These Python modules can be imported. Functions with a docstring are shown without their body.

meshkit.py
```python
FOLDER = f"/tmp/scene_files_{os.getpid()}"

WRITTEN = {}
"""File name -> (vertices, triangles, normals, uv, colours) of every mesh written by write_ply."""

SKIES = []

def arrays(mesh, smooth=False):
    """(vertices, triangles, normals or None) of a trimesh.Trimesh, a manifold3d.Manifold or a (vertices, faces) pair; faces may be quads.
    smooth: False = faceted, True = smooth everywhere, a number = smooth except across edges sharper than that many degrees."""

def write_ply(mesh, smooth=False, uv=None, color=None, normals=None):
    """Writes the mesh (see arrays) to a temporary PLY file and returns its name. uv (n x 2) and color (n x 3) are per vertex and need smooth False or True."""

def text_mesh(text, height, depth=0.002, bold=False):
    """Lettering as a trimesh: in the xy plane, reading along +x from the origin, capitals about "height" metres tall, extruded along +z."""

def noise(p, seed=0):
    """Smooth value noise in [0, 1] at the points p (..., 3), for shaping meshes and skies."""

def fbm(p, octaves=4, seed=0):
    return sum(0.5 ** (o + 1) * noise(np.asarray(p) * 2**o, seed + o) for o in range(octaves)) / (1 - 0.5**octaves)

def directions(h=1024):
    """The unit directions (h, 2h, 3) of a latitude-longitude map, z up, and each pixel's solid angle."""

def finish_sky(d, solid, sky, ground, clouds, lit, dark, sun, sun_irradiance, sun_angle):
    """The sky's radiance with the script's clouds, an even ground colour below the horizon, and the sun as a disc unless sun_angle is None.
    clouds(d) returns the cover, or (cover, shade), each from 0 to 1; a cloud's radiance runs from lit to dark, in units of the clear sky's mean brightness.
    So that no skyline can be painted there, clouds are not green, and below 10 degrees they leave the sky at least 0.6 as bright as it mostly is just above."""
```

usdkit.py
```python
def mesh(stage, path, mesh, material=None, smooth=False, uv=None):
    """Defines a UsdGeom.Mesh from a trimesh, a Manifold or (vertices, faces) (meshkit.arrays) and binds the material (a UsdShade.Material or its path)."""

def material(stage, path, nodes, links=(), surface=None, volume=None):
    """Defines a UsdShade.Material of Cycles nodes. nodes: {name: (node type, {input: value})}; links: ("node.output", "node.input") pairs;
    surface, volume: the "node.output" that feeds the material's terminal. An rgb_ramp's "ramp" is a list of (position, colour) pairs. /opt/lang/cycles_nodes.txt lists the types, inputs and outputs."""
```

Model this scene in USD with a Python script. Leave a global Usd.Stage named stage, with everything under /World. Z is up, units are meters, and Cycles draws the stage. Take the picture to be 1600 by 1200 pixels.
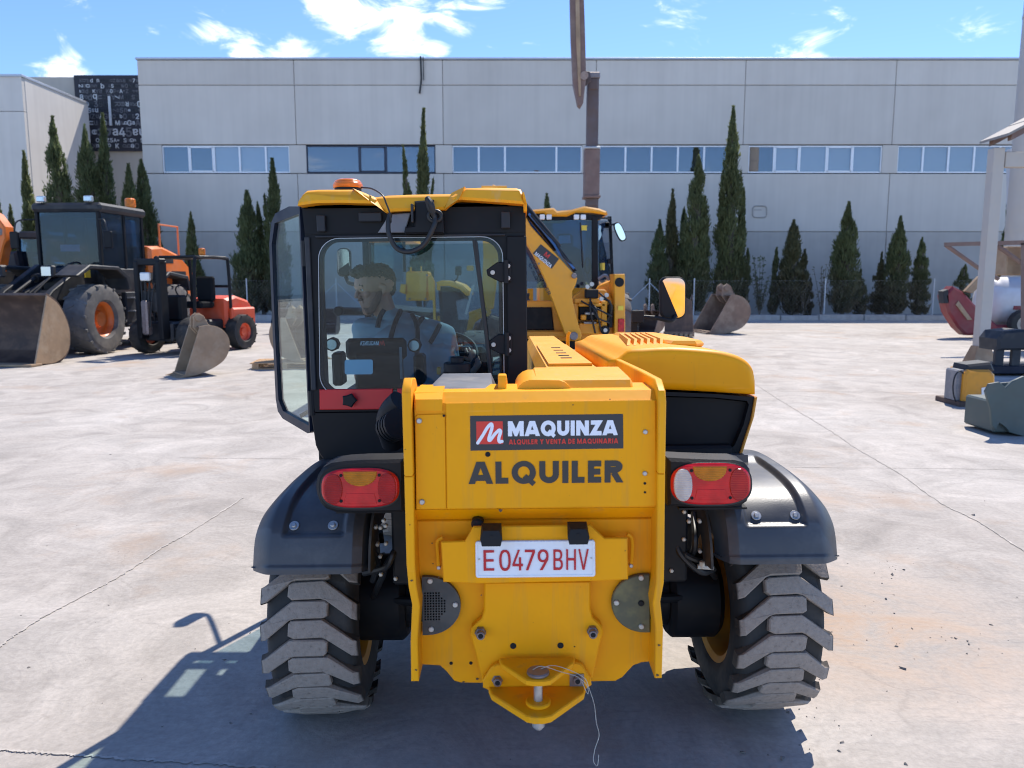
import math, random
import numpy as np, trimesh, usdkit, meshkit
from meshkit import text_mesh, fbm
from pxr import Usd, UsdGeom, UsdLux, UsdShade, Sdf, Gf
from shapely.geometry import Polygon, LineString

# ---------------------------------------------------------------- stage, camera, sky, sun, exposure
stage = Usd.Stage.CreateInMemory()
UsdGeom.SetStageUpAxis(stage, UsdGeom.Tokens.z)
UsdGeom.SetStageMetersPerUnit(stage, 1.0)
W = UsdGeom.Xform.Define(stage, '/World')
stage.SetDefaultPrim(W.GetPrim())
UsdGeom.Scope.Define(stage, '/World/Looks')
PI = math.pi
EYE, PITCH, FPX = 1.64, math.atan(160 / 1200), 1200.0
cam = UsdGeom.Camera.Define(stage, '/World/camera')
cam.AddTranslateOp().Set((0, 0, EYE))
cam.AddRotateXOp().Set(90 - math.degrees(PITCH))
cam.CreateHorizontalApertureAttr(36.0); cam.CreateVerticalApertureAttr(27.0)
cam.CreateFocalLengthAttr(27.0); cam.CreateClippingRangeAttr((0.05, 2000))
cam.CreateFStopAttr(4.0); cam.CreateFocusDistanceAttr(3.4)
cam.CreateExposureAttr(0.96)
SUN_AZ, SUN_EL = math.radians(26.0), math.radians(54.0)
SD = np.array([math.sin(SUN_AZ) * math.cos(SUN_EL), math.cos(SUN_AZ) * math.cos(SUN_EL), math.sin(SUN_EL)])
sun = UsdLux.DistantLight.Define(stage, '/World/sun')
sun.CreateIntensityAttr(0.86); sun.CreateAngleAttr(0.5); sun.CreateColorAttr((1.0, 0.94, 0.85)); sun.CreateNormalizeAttr(True)
sun.AddRotateXYZOp().Set((90 - math.degrees(SUN_EL), 0, 180 - math.degrees(SUN_AZ)))
dome = UsdLux.DomeLight.Define(stage, '/World/sky')
cP, sP = math.cos(PITCH), math.sin(PITCH)

def P(px, py, d):
    """World point at distance d along y that the photograph shows at (px, py)."""
    u, v = (px - 800) / FPX, (600 - py) / FPX
    s = d / (cP + v * sP)
    return np.array([u * s, d, EYE + (-sP + v * cP) * s])
def ray(px, py):
    p = P(px, py, 1.0) - [0, 0, EYE]
    return p / np.linalg.norm(p)
def G(px, py):
    p = P(px, py, 1.0) - [0, 0, EYE]
    return np.array([0, 0, EYE]) + p * (EYE / -p[2])

def M(name, nodes, links, surface='p.BSDF', volume=None):
    return usdkit.material(stage, '/World/Looks/' + name, nodes, links, surface=surface, volume=volume)

# sky: single scattering with fair-weather clouds
nodes = {'tc': ('texture_coordinate', {}), 'sky': ('sky_texture', {'sky_type': 'single_scattering', 'sun_disc': False, 'sun_elevation': SUN_EL, 'sun_rotation': SUN_AZ, 'air_density': 1.0, 'aerosol_density': 0.12, 'ozone_density': 2.2}),
         'n': ('noise_texture', {'scale': 13.0, 'detail': 10.0, 'roughness': 0.62, 'distortion': 0.8}),
         'nw': ('noise_texture', {'scale': 2.2, 'detail': 4.0}),
         'bg': ('background_shader', {'strength': 0.108})}
links = [('tc.generated', 'map.vector'), ('map.vector', 'n.vector'), ('tc.generated', 'nw.vector')]
nodes['map'] = ('mapping', {'scale': (1, 1, 2.3)})
blobs = [((560, 22), 0.055, 1.0), ((630, 34), 0.06, 1.05), ((690, 28), 0.05, 0.8), ((735, 24), 0.045, 0.65), ((400, 78), 0.045, 1.0), ((445, 82), 0.04, 0.95), ((330, 52), 0.03, 0.8), ((100, 110), 0.032, 0.9), ((680, 70), 0.022, 0.9), ((1270, 74), 0.04, 0.72), ((1325, 66), 0.03, 0.62), ((232, 48), 0.02, 0.6)]
prev = None
for i, ((bx, by), rad, amp) in enumerate(blobs):
    r = ray(bx, by)
    nodes[f's{i}'] = ('vector_math', {'math_type': 'subtract', 'vector2': tuple(r)})
    nodes[f'z{i}'] = ('vector_math', {'math_type': 'multiply', 'vector2': (1, 1, 1.9)})
    nodes[f'l{i}'] = ('vector_math', {'math_type': 'length'})
    nodes[f'm{i}'] = ('map_range', {'range_type': 'smoothstep', 'from_min': 0.0, 'from_max': rad * 1.75, 'to_min': amp * 0.86, 'to_max': 0.0, 'clamp': True})
    links += [('tc.generated', f's{i}.vector1'), (f's{i}.vector', f'z{i}.vector1'), (f'z{i}.vector', f'l{i}.vector1'), (f'l{i}.value', f'm{i}.value')]
    if prev:
        nodes[f'a{i}'] = ('math', {'math_type': 'maximum'})
        links += [(prev, f'a{i}.value1'), (f'm{i}.result', f'a{i}.value2')]
        prev = f'a{i}.value'
    else:
        prev = f'm{i}.result'
# a scattering of the same small clouds over the rest of the sky
nodes['far'] = ('map_range', {'from_min': 0.66, 'from_max': 0.84, 'to_min': 0.0, 'to_max': 0.9, 'clamp': True})
nodes['mx'] = ('math', {'math_type': 'maximum'})
nodes['nn'] = ('map_range', {'from_min': 0.30, 'from_max': 0.75, 'to_min': -0.75, 'to_max': 0.62, 'clamp': True})
nodes['sum'] = ('math', {'math_type': 'add'})
nodes['cov'] = ('map_range', {'range_type': 'smoothstep', 'from_min': 0.12, 'from_max': 0.95, 'to_min': 0.0, 'to_max': 0.96, 'clamp': True})
nodes['tint'] = ('mix_color', {'blend_type': 'multiply', 'fac': 1.0, 'b': (0.63, 0.765, 1.02), 'use_clamp': False})
nodes['mix'] = ('mix_color', {'b': (8.6, 8.9, 9.3), 'use_clamp': False})
links += [('nw.fac', 'far.value'), (prev, 'mx.value1'), ('far.result', 'mx.value2'), ('n.fac', 'nn.value'), ('mx.value', 'sum.value1'), ('nn.result', 'sum.value2'),
          ('sum.value', 'cov.value'), ('cov.result', 'mix.fac'), ('sky.color', 'tint.a'), ('tint.result', 'mix.a'), ('mix.result', 'bg.color')]
skym = M('sky', nodes, links, surface='bg.background')
UsdShade.MaterialBindingAPI.Apply(dome.GetPrim()).Bind(skym)
dome.GetPrim().SetCustomDataByKey('kind', 'structure')

# ---------------------------------------------------------------- materials
L = {}
def paint(name, col, rough=0.5, metal=0.0, var=0.12, scale=6.0, dirt=None, dirt_amt=0.0, dirt_scale=2.5, bump=0.0, bump_scale=60.0, coat=0.0, spec=0.5, island=0.0):
    c = np.array(col, float)
    n = {'t': ('geometry', {}), 'o': ('texture_coordinate', {}), 'n': ('noise_texture', {'scale': scale, 'detail': 6.0, 'roughness': 0.6}),
         'r': ('rgb_ramp', {'ramp': [(0.25, tuple(c * (1 - var))), (0.75, tuple(np.minimum(c * (1 + var), 1)))]}),
         'rr': ('map_range', {'from_min': 0.3, 'from_max': 0.7, 'to_min': max(rough - 0.07, 0.02), 'to_max': min(rough + 0.1, 1)}),
         'p': ('principled_bsdf', {'metallic': metal, 'coat_weight': coat, 'coat_roughness': 0.08, 'specular_ior_level': spec})}
    k = [('o.object', 'n.vector'), ('n.fac', 'r.fac'), ('n.fac', 'rr.value'), ('rr.result', 'p.roughness')]
    out = 'r.color'
    if island:
        n['im'] = ('map_range', {'to_min': 1 - island, 'to_max': 1 + island})
        n['ic'] = ('vector_math', {'math_type': 'scale'})
        k += [('t.random_per_island', 'im.value'), (out, 'ic.vector1'), ('im.result', 'ic.scale')]
        out = 'ic.vector'
    if dirt is not None:
        n['d'] = ('noise_texture', {'scale': dirt_scale, 'detail': 8.0, 'roughness': 0.68})
        n['dm'] = ('map_range', {'from_min': 0.48, 'from_max': 0.72, 'to_min': 0.0, 'to_max': dirt_amt, 'clamp': True})
        n['dx'] = ('mix_color', {'b': tuple(dirt)})
        k += [('o.object', 'd.vector'), ('d.fac', 'dm.value'), ('dm.result', 'dx.fac'), (out, 'dx.a')]
        out = 'dx.result'
    k.append((out, 'p.base_color'))
    if bump:
        n['b'] = ('noise_texture', {'scale': bump_scale, 'detail': 4.0})
        n['bb'] = ('bump', {'strength': bump, 'distance': 0.01})
        k += [('o.object', 'b.vector'), ('b.fac', 'bb.height'), ('bb.normal', 'p.normal')]
    L[name] = M(name, n, k)
    return L[name]

DUST = (0.42, 0.37, 0.31)
paint('amber_paint', (0.62, 0.26, 0.015), 0.42, var=0.10, dirt=(0.25, 0.15, 0.06), dirt_amt=0.5)
paint('far_yellow_paint', (0.82, 0.33, 0.010), 0.45, var=0.06, dirt=(0.4, 0.22, 0.08), dirt_amt=0.35, dirt_scale=3)
paint('orange_paint', (0.72, 0.16, 0.02), 0.42, var=0.08, dirt=DUST, dirt_amt=0.25)
paint('red_orange_paint', (0.70, 0.09, 0.03), 0.42, var=0.08, dirt=DUST, dirt_amt=0.2)
paint('black_paint', (0.006, 0.0065, 0.008), 0.45, var=0.2, dirt=(0.06, 0.05, 0.042), dirt_amt=0.14, spec=0.22)
paint('black_chassis', (0.006, 0.006, 0.007), 0.55, var=0.3, dirt=(0.06, 0.045, 0.03), dirt_amt=0.3, dirt_scale=5, spec=0.25)
paint('fender_plastic', (0.048, 0.049, 0.053), 0.40, var=0.12, dirt=(0.20, 0.19, 0.18), dirt_amt=0.30, dirt_scale=4, bump=0.05, bump_scale=180)
paint('fender_inside', (0.03, 0.026, 0.022), 0.8, var=0.3, dirt=(0.13, 0.10, 0.07), dirt_amt=0.6, dirt_scale=6)
paint('soft_plastic', (0.008, 0.008, 0.009), 0.55, var=0.2, bump=0.1, bump_scale=150, spec=0.28)
paint('grey_cover', (0.16, 0.165, 0.18), 0.42, var=0.1, dirt=DUST, dirt_amt=0.45, dirt_scale=8)
paint('rubber_hose', (0.012, 0.012, 0.012), 0.5, var=0.3)
paint('red_paint', (0.55, 0.012, 0.015), 0.40, var=0.08, dirt=(0.2, 0.05, 0.04), dirt_amt=0.3)
paint('zinc_steel', (0.46, 0.45, 0.43), 0.38, metal=0.85, var=0.2, scale=30)
paint('pale_bolt', (0.52, 0.49, 0.42), 0.5, metal=0.3, var=0.2, scale=40)
paint('worn_steel', (0.24, 0.20, 0.19), 0.45, metal=0.7, var=0.25, scale=30, dirt=(0.2, 0.11, 0.07), dirt_amt=0.5, dirt_scale=20)
paint('rusty_steel', (0.20, 0.125, 0.085), 0.75, var=0.25, scale=4, dirt=(0.36, 0.28, 0.20), dirt_amt=0.7, dirt_scale=2.2, bump=0.3, bump_scale=20)
paint('dark_rusty_steel', (0.075, 0.047, 0.037), 0.75, var=0.3, scale=4, dirt=(0.22, 0.14, 0.09), dirt_amt=0.5, dirt_scale=2.0, bump=0.25, bump_scale=20)
paint('tan_steel', (0.30, 0.20, 0.12), 0.8, var=0.25, scale=3, dirt=(0.42, 0.33, 0.23), dirt_amt=0.6, dirt_scale=2.4, bump=0.2, bump_scale=20)
paint('crane_steel', (0.10, 0.065, 0.055), 0.6, var=0.3, scale=1.4, dirt=(0.10, 0.10, 0.13), dirt_amt=0.9, dirt_scale=0.8)
paint('orange_cast', (0.52, 0.22, 0.012), 0.5, var=0.15, dirt=(0.2, 0.12, 0.07), dirt_amt=0.5)
paint('sticker_black', (0.03, 0.029, 0.031), 0.42, var=0.06)
paint('sticker_red', (0.66, 0.035, 0.022), 0.42, var=0.04)
paint('sticker_white', (0.80, 0.80, 0.82), 0.42, var=0.03)
paint('plate_white', (0.78, 0.78, 0.80), 0.4, var=0.03, dirt=(0.6, 0.55, 0.5), dirt_amt=0.4, dirt_scale=12)
paint('plate_red', (0.50, 0.012, 0.02), 0.45, var=0.05)
paint('letter_dark', (0.035, 0.030, 0.026), 0.45, var=0.1)
paint('dark_hole', (0.006, 0.005, 0.005), 0.9, var=0.1)
paint('paint_chip', (0.12, 0.06, 0.03), 0.7, var=0.3)
paint('grille_grey', (0.045, 0.045, 0.042), 0.55, var=0.15, dirt=(0.15, 0.13, 0.10), dirt_amt=0.4, dirt_scale=10)
paint('olive_cover', (0.085, 0.080, 0.045), 0.5, var=0.25, scale=9, dirt=(0.26, 0.22, 0.08), dirt_amt=0.75, dirt_scale=6)
paint('work_light_white', (0.75, 0.75, 0.72), 0.25, var=0.05)
paint('label_pale', (0.42, 0.62, 0.72), 0.5, var=0.04)
paint('seat_fabric', (0.009, 0.010, 0.012), 0.9, var=0.25, scale=30, spec=0.2)
paint('seat_blue', (0.03, 0.05, 0.09), 0.85, var=0.2, scale=20)
paint('skin', (0.44, 0.22, 0.14), 0.5, var=0.08, scale=20)
paint('eye_white', (0.50, 0.46, 0.43), 0.3)
paint('hair', (0.028, 0.019, 0.013), 0.7, var=0.4, scale=60, bump=0.7, bump_scale=90)
paint('beard', (0.19, 0.10, 0.065), 0.8, var=0.3, scale=60)
paint('shirt', (0.24, 0.32, 0.36), 0.85, var=0.12, scale=14, bump=0.3, bump_scale=16)
paint('strap', (0.025, 0.027, 0.032), 0.8, var=0.2)
paint('trousers', (0.03, 0.035, 0.05), 0.85, var=0.2)
paint('bark', (0.11, 0.085, 0.065), 0.9, var=0.3, scale=12, bump=0.5, bump_scale=20)
paint('white_frame', (0.70, 0.71, 0.72), 0.4, var=0.04)
paint('navy_frame', (0.02, 0.028, 0.05), 0.4, var=0.1)
paint('white_blind', (0.36, 0.345, 0.325), 0.8, var=0.06)
paint('room_dark', (0.03, 0.035, 0.04), 0.9, var=0.2)
paint('parapet_metal', (0.42, 0.43, 0.45), 0.4, metal=0.4, var=0.05)
paint('white_metal', (0.42, 0.37, 0.32), 0.5, var=0.05, dirt=(0.45, 0.36, 0.26), dirt_amt=0.5, dirt_scale=1.5)
paint('brown_metal', (0.16, 0.095, 0.075), 0.6, var=0.2, dirt=(0.25, 0.2, 0.16), dirt_amt=0.4)
paint('roof_sheet', (0.24, 0.21, 0.18), 0.6, var=0.15)
paint('raw_wood', (0.50, 0.31, 0.16), 0.75, var=0.2, scale=18)
paint('kerb_concrete', (0.36, 0.33, 0.30), 0.9, var=0.15, dirt=(0.22, 0.19, 0.16), dirt_amt=0.6, bump=0.4, bump_scale=30)
paint('galvanised', (0.42, 0.43, 0.44), 0.45, metal=0.6, var=0.1)
paint('dark_green_steel', (0.055, 0.075, 0.068), 0.5, var=0.15, dirt=(0.15, 0.14, 0.12), dirt_amt=0.4)
paint('tank_white', (0.50, 0.49, 0.50), 0.45, var=0.06, dirt=(0.4, 0.33, 0.27), dirt_amt=0.3)
paint('maroon', (0.20, 0.022, 0.026), 0.5, var=0.12, dirt=(0.2, 0.12, 0.1), dirt_amt=0.4)
paint('blue_black_steel', (0.007, 0.010, 0.020), 0.42, var=0.2, dirt=(0.06, 0.06, 0.08), dirt_amt=0.3, spec=0.25)
paint('grey_black', (0.022, 0.024, 0.028), 0.5, var=0.2, dirt=(0.16, 0.14, 0.12), dirt_amt=0.3, spec=0.3)
paint('screen_black', (0.016, 0.014, 0.020), 0.7, var=0.2)
paint('screen_grey', (0.10, 0.095, 0.10), 0.7, var=0.2)
paint('screen_pale', (0.44, 0.43, 0.42), 0.7, var=0.15)
paint('stone_grey', (0.30, 0.27, 0.24), 0.9, var=0.4, scale=3, island=0.4)
paint('joint_fill', (0.42, 0.38, 0.335), 0.95, var=0.35, scale=9)
paint('mirror_glass', (0.86, 0.87, 0.88), 0.03, metal=1.0, var=0.01)
paint('head_lamp_glass', (0.55, 0.58, 0.6), 0.1, metal=0.6, var=0.1)
paint('yellow_label', (0.75, 0.55, 0.05), 0.5, var=0.05)
paint('blue_steel', (0.05, 0.13, 0.30), 0.35, var=0.1)

def lens(name, col, rib=0.0):
    n = {'o': ('texture_coordinate', {}), 'n': ('noise_texture', {'scale': 16.0, 'detail': 3.0}), 'r': ('rgb_ramp', {'ramp': [(0.3, tuple(np.array(col) * 0.62)), (0.72, tuple(np.minimum(np.array(col) * 1.2, 1)))]}),
         'w': ('wave_texture', {'bands_direction': 'z', 'scale': 55.0, 'distortion': 0.3}), 'b': ('bump', {'strength': rib, 'distance': 0.004}),
         'p': ('principled_bsdf', {'roughness': 0.22, 'coat_weight': 0.25, 'coat_roughness': 0.05, 'specular_ior_level': 0.4})}
    k = [('o.object', 'n.vector'), ('n.fac', 'r.fac'), ('r.color', 'p.base_color'), ('o.object', 'w.vector'), ('w.fac', 'b.height')] + ([('b.normal', 'p.normal')] if rib else [])
    L[name] = M(name, n, k)
lens('lens_red', (0.58, 0.008, 0.014), 0.10); lens('lens_dark_red', (0.40, 0.010, 0.008), 0.5); lens('lens_amber', (0.74, 0.26, 0.012), 0.9); lens('lens_white', (0.72, 0.70, 0.66), 0.6)
lens('beacon_orange', (0.85, 0.20, 0.008), 0.4)

def glass(name, tint, ior=1.45, rough=0.0, dust=0.0, dustcol=(0.5, 0.5, 0.5)):
    f0 = ((ior - 1) / (ior + 1)) ** 2
    n = {'lw': ('layer_weight', {'blend': 0.5}), 'pw': ('math', {'math_type': 'power', 'value2': 5.0}), 'f': ('math', {'math_type': 'multiply_add', 'value2': 1 - f0, 'value3': f0}), 't': ('transparent_bsdf', {'color': tint}), 'g': ('glossy_bsdf', {'roughness': rough, 'color': (1, 1, 1)}), 'm': ('mix_closure', {}),
         'o': ('texture_coordinate', {}), 'n': ('noise_texture', {'scale': 3.0, 'detail': 6.0}), 'dr': ('map_range', {'from_min': 0.35, 'from_max': 0.75, 'to_min': dust * 0.3, 'to_max': dust, 'clamp': True}),
         'd': ('diffuse_bsdf', {'color': dustcol}), 'x': ('mix_closure', {})}
    k = [('lw.facing', 'pw.value1'), ('pw.value', 'f.value1'), ('f.value', 'm.fac'), ('t.BSDF', 'm.closure1'), ('g.BSDF', 'm.closure2'), ('o.object', 'n.vector'), ('n.fac', 'dr.value'), ('dr.result', 'x.fac'), ('m.closure', 'x.closure1'), ('d.BSDF', 'x.closure2')]
    L[name] = M(name, n, k, surface='x.closure')
glass('cab_glass', (0.67, 0.785, 0.825), 1.36, dust=0.006)
glass('door_glass', (0.80, 0.905, 0.885), 1.30, dust=0.008)
glass('far_glass', (0.30, 0.50, 0.66), 1.5, dust=0.012)
def worn(name, base, streak, spec=0.2, rough=0.45):
    n = {'o': ('texture_coordinate', {}), 'a': ('noise_texture', {'scale': 3.0, 'detail': 8.0, 'roughness': 0.66}), 'ra': ('map_range', {'from_min': 0.46, 'from_max': 0.74, 'to_min': 0.0, 'to_max': 0.34, 'clamp': True}),
         'm': ('mapping', {'scale': (26.0, 26.0, 1.6)}), 's': ('noise_texture', {'scale': 1.0, 'detail': 6.0, 'roughness': 0.6}), 'rs': ('map_range', {'from_min': 0.56, 'from_max': 0.78, 'to_min': 0.0, 'to_max': 0.38, 'clamp': True}),
         'c': ('noise_texture', {'scale': 95.0, 'detail': 3.0, 'roughness': 0.5, 'distortion': 1.5}), 'rc': ('map_range', {'from_min': 0.735, 'from_max': 0.775, 'to_min': 0.0, 'to_max': 0.75, 'clamp': True}),
         'm2': ('mapping', {'scale': (3.0, 3.0, 90.0), 'rotation': (0, 0.5, 0)}), 'k': ('noise_texture', {'scale': 1.0, 'detail': 4.0}), 'rk': ('map_range', {'from_min': 0.69, 'from_max': 0.73, 'to_min': 0.0, 'to_max': 0.30, 'clamp': True}),
         'x1': ('mix_color', {'a': base, 'b': tuple(np.array(base) * (0.74, 0.70, 1.0) + (0, 0, 0.008))}), 'x2': ('mix_color', {'b': streak}), 'x3': ('mix_color', {'b': (0.20, 0.10, 0.04)}), 'x4': ('mix_color', {'b': tuple(np.minimum(np.array(base) * 1.1 + (0, 0.06, 0.06), 1))}),
         'rr': ('map_range', {'from_min': 0.3, 'from_max': 0.7, 'to_min': rough - 0.1, 'to_max': rough + 0.16}), 'bn': ('noise_texture', {'scale': 7.0, 'detail': 3.0}), 'b': ('bump', {'strength': 0.10, 'distance': 0.02}), 'p': ('principled_bsdf', {'specular_ior_level': spec})}
    k = [('o.object', 'a.vector'), ('a.fac', 'ra.value'), ('o.object', 'm.vector'), ('m.vector', 's.vector'), ('s.fac', 'rs.value'), ('o.object', 'c.vector'), ('c.fac', 'rc.value'), ('o.object', 'm2.vector'), ('m2.vector', 'k.vector'), ('k.fac', 'rk.value'), ('ra.result', 'x1.fac'), ('x1.result', 'x2.a'), ('rs.result', 'x2.fac'),
         ('x2.result', 'x3.a'), ('rc.result', 'x3.fac'), ('x3.result', 'x4.a'), ('rk.result', 'x4.fac'), ('x4.result', 'p.base_color'), ('a.fac', 'rr.value'), ('rr.result', 'p.roughness'), ('o.object', 'bn.vector'), ('bn.fac', 'b.height'), ('b.normal', 'p.normal')]
    L[name] = M(name, n, k)
worn('yellow_paint', (0.88, 0.352, 0.002), (0.42, 0.23, 0.06)); worn('yellow_edge_paint', (0.88, 0.366, 0.004), (0.40, 0.22, 0.07)); worn('yellow_roof_paint', (0.85, 0.36, 0.012), (0.52, 0.38, 0.20), 0.3, 0.42)
# tread: worn, dust-grey running face, dark rubber below it (distance from the axle)
n = {'o': ('texture_coordinate', {}), 'k': ('vector_math', {'math_type': 'multiply', 'vector2': (0, 1, 1)}), 'l': ('vector_math', {'math_type': 'length'}),
     'm': ('map_range', {'from_min': 0.3955, 'from_max': 0.4005, 'to_min': 0.0, 'to_max': 1.0, 'clamp': True}),
     'n': ('noise_texture', {'scale': 60.0, 'detail': 6.0, 'roughness': 0.65}), 'r': ('rgb_ramp', {'ramp': [(0.28, (0.16, 0.128, 0.103)), (0.40, (0.262, 0.215, 0.178)), (0.75, (0.325, 0.27, 0.225))]}),
     'n2': ('noise_texture', {'scale': 9.0, 'detail': 4.0}), 'r2': ('rgb_ramp', {'ramp': [(0.3, (0.022, 0.019, 0.017)), (0.7, (0.095, 0.078, 0.062))]}),
     'v': ('voronoi_texture', {'scale': 16.0, 'feature': 'distance_to_edge'}), 'vm': ('map_range', {'from_min': 0.0, 'from_max': 0.02, 'to_min': 0.85, 'to_max': 1.0, 'clamp': True}), 'vs': ('vector_math', {'math_type': 'scale'}),
     'x': ('mix_color', {}), 'bn': ('noise_texture', {'scale': 110.0, 'detail': 5.0}), 'b': ('bump', {'strength': 0.5, 'distance': 0.006}), 'p': ('principled_bsdf', {'roughness': 0.85, 'specular_ior_level': 0.3})}
k = [('o.object', 'k.vector1'), ('k.vector', 'l.vector1'), ('l.value', 'm.value'), ('o.object', 'n.vector'), ('n.fac', 'r.fac'), ('o.object', 'n2.vector'), ('n2.fac', 'r2.fac'),
     ('n.color', 'vv.vector1'), ('o.object', 'vv.vector2'), ('vv.vector', 'v.vector'), ('v.distance', 'vm.value'), ('r.color', 'vs.vector1'), ('vm.result', 'vs.scale'),
     ('m.result', 'x.fac'), ('r2.color', 'x.a'), ('vs.vector', 'x.b'), ('x.result', 'p.base_color'), ('o.object', 'bn.vector'), ('bn.fac', 'b.height'), ('b.normal', 'p.normal')]
n['vv'] = ('vector_math', {'math_type': 'multiply_add', 'vector2': (0, 0, 0)})
k = [x for x in k if not x[1].startswith('vv.')] + [('n.color', 'vv.vector1'), ('o.object', 'vv.vector3')]
n['vv'] = ('vector_math', {'math_type': 'multiply_add', 'vector2': (0.05, 0.05, 0.05)})
L['tread_rubber'] = M('tread_rubber', n, k)
paint('tyre_rubber', (0.020, 0.019, 0.018), 0.75, var=0.3, scale=8, dirt=(0.085, 0.066, 0.05), dirt_amt=0.7, dirt_scale=4.5, bump=0.15, bump_scale=50)
paint('dusty_tyre', (0.11, 0.105, 0.10), 0.85, var=0.25, scale=3, dirt=(0.24, 0.21, 0.18), dirt_amt=0.6, dirt_scale=3)

# foliage
def foliage(name, a, b):
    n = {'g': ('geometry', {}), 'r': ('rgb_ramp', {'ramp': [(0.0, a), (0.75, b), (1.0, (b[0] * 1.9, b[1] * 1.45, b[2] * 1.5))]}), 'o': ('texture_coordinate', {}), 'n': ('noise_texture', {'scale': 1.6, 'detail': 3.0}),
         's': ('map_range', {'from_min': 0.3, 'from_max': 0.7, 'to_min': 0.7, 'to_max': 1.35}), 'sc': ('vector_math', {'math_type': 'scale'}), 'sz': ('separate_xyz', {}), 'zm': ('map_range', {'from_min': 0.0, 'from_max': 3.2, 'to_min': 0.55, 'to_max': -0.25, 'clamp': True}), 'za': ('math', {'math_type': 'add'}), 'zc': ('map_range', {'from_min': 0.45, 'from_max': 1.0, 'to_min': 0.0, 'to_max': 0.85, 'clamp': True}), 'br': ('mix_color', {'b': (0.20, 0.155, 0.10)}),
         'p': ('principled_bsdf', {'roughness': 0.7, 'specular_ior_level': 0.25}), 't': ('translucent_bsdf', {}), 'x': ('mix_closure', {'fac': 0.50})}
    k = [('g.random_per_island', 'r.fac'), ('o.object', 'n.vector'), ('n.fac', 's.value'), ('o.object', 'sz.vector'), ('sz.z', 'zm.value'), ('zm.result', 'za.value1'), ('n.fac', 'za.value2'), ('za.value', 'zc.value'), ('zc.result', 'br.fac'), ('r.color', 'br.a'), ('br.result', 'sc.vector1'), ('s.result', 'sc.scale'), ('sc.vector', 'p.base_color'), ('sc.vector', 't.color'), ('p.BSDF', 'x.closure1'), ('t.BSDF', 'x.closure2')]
    L[name] = M(name, n, k, surface='x.closure')
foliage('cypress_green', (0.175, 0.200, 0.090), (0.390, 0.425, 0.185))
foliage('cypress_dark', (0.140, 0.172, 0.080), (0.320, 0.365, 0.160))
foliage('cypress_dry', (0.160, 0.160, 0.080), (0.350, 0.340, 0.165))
paint('crown_core', (0.085, 0.070, 0.045), 0.9, var=0.3)

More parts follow.
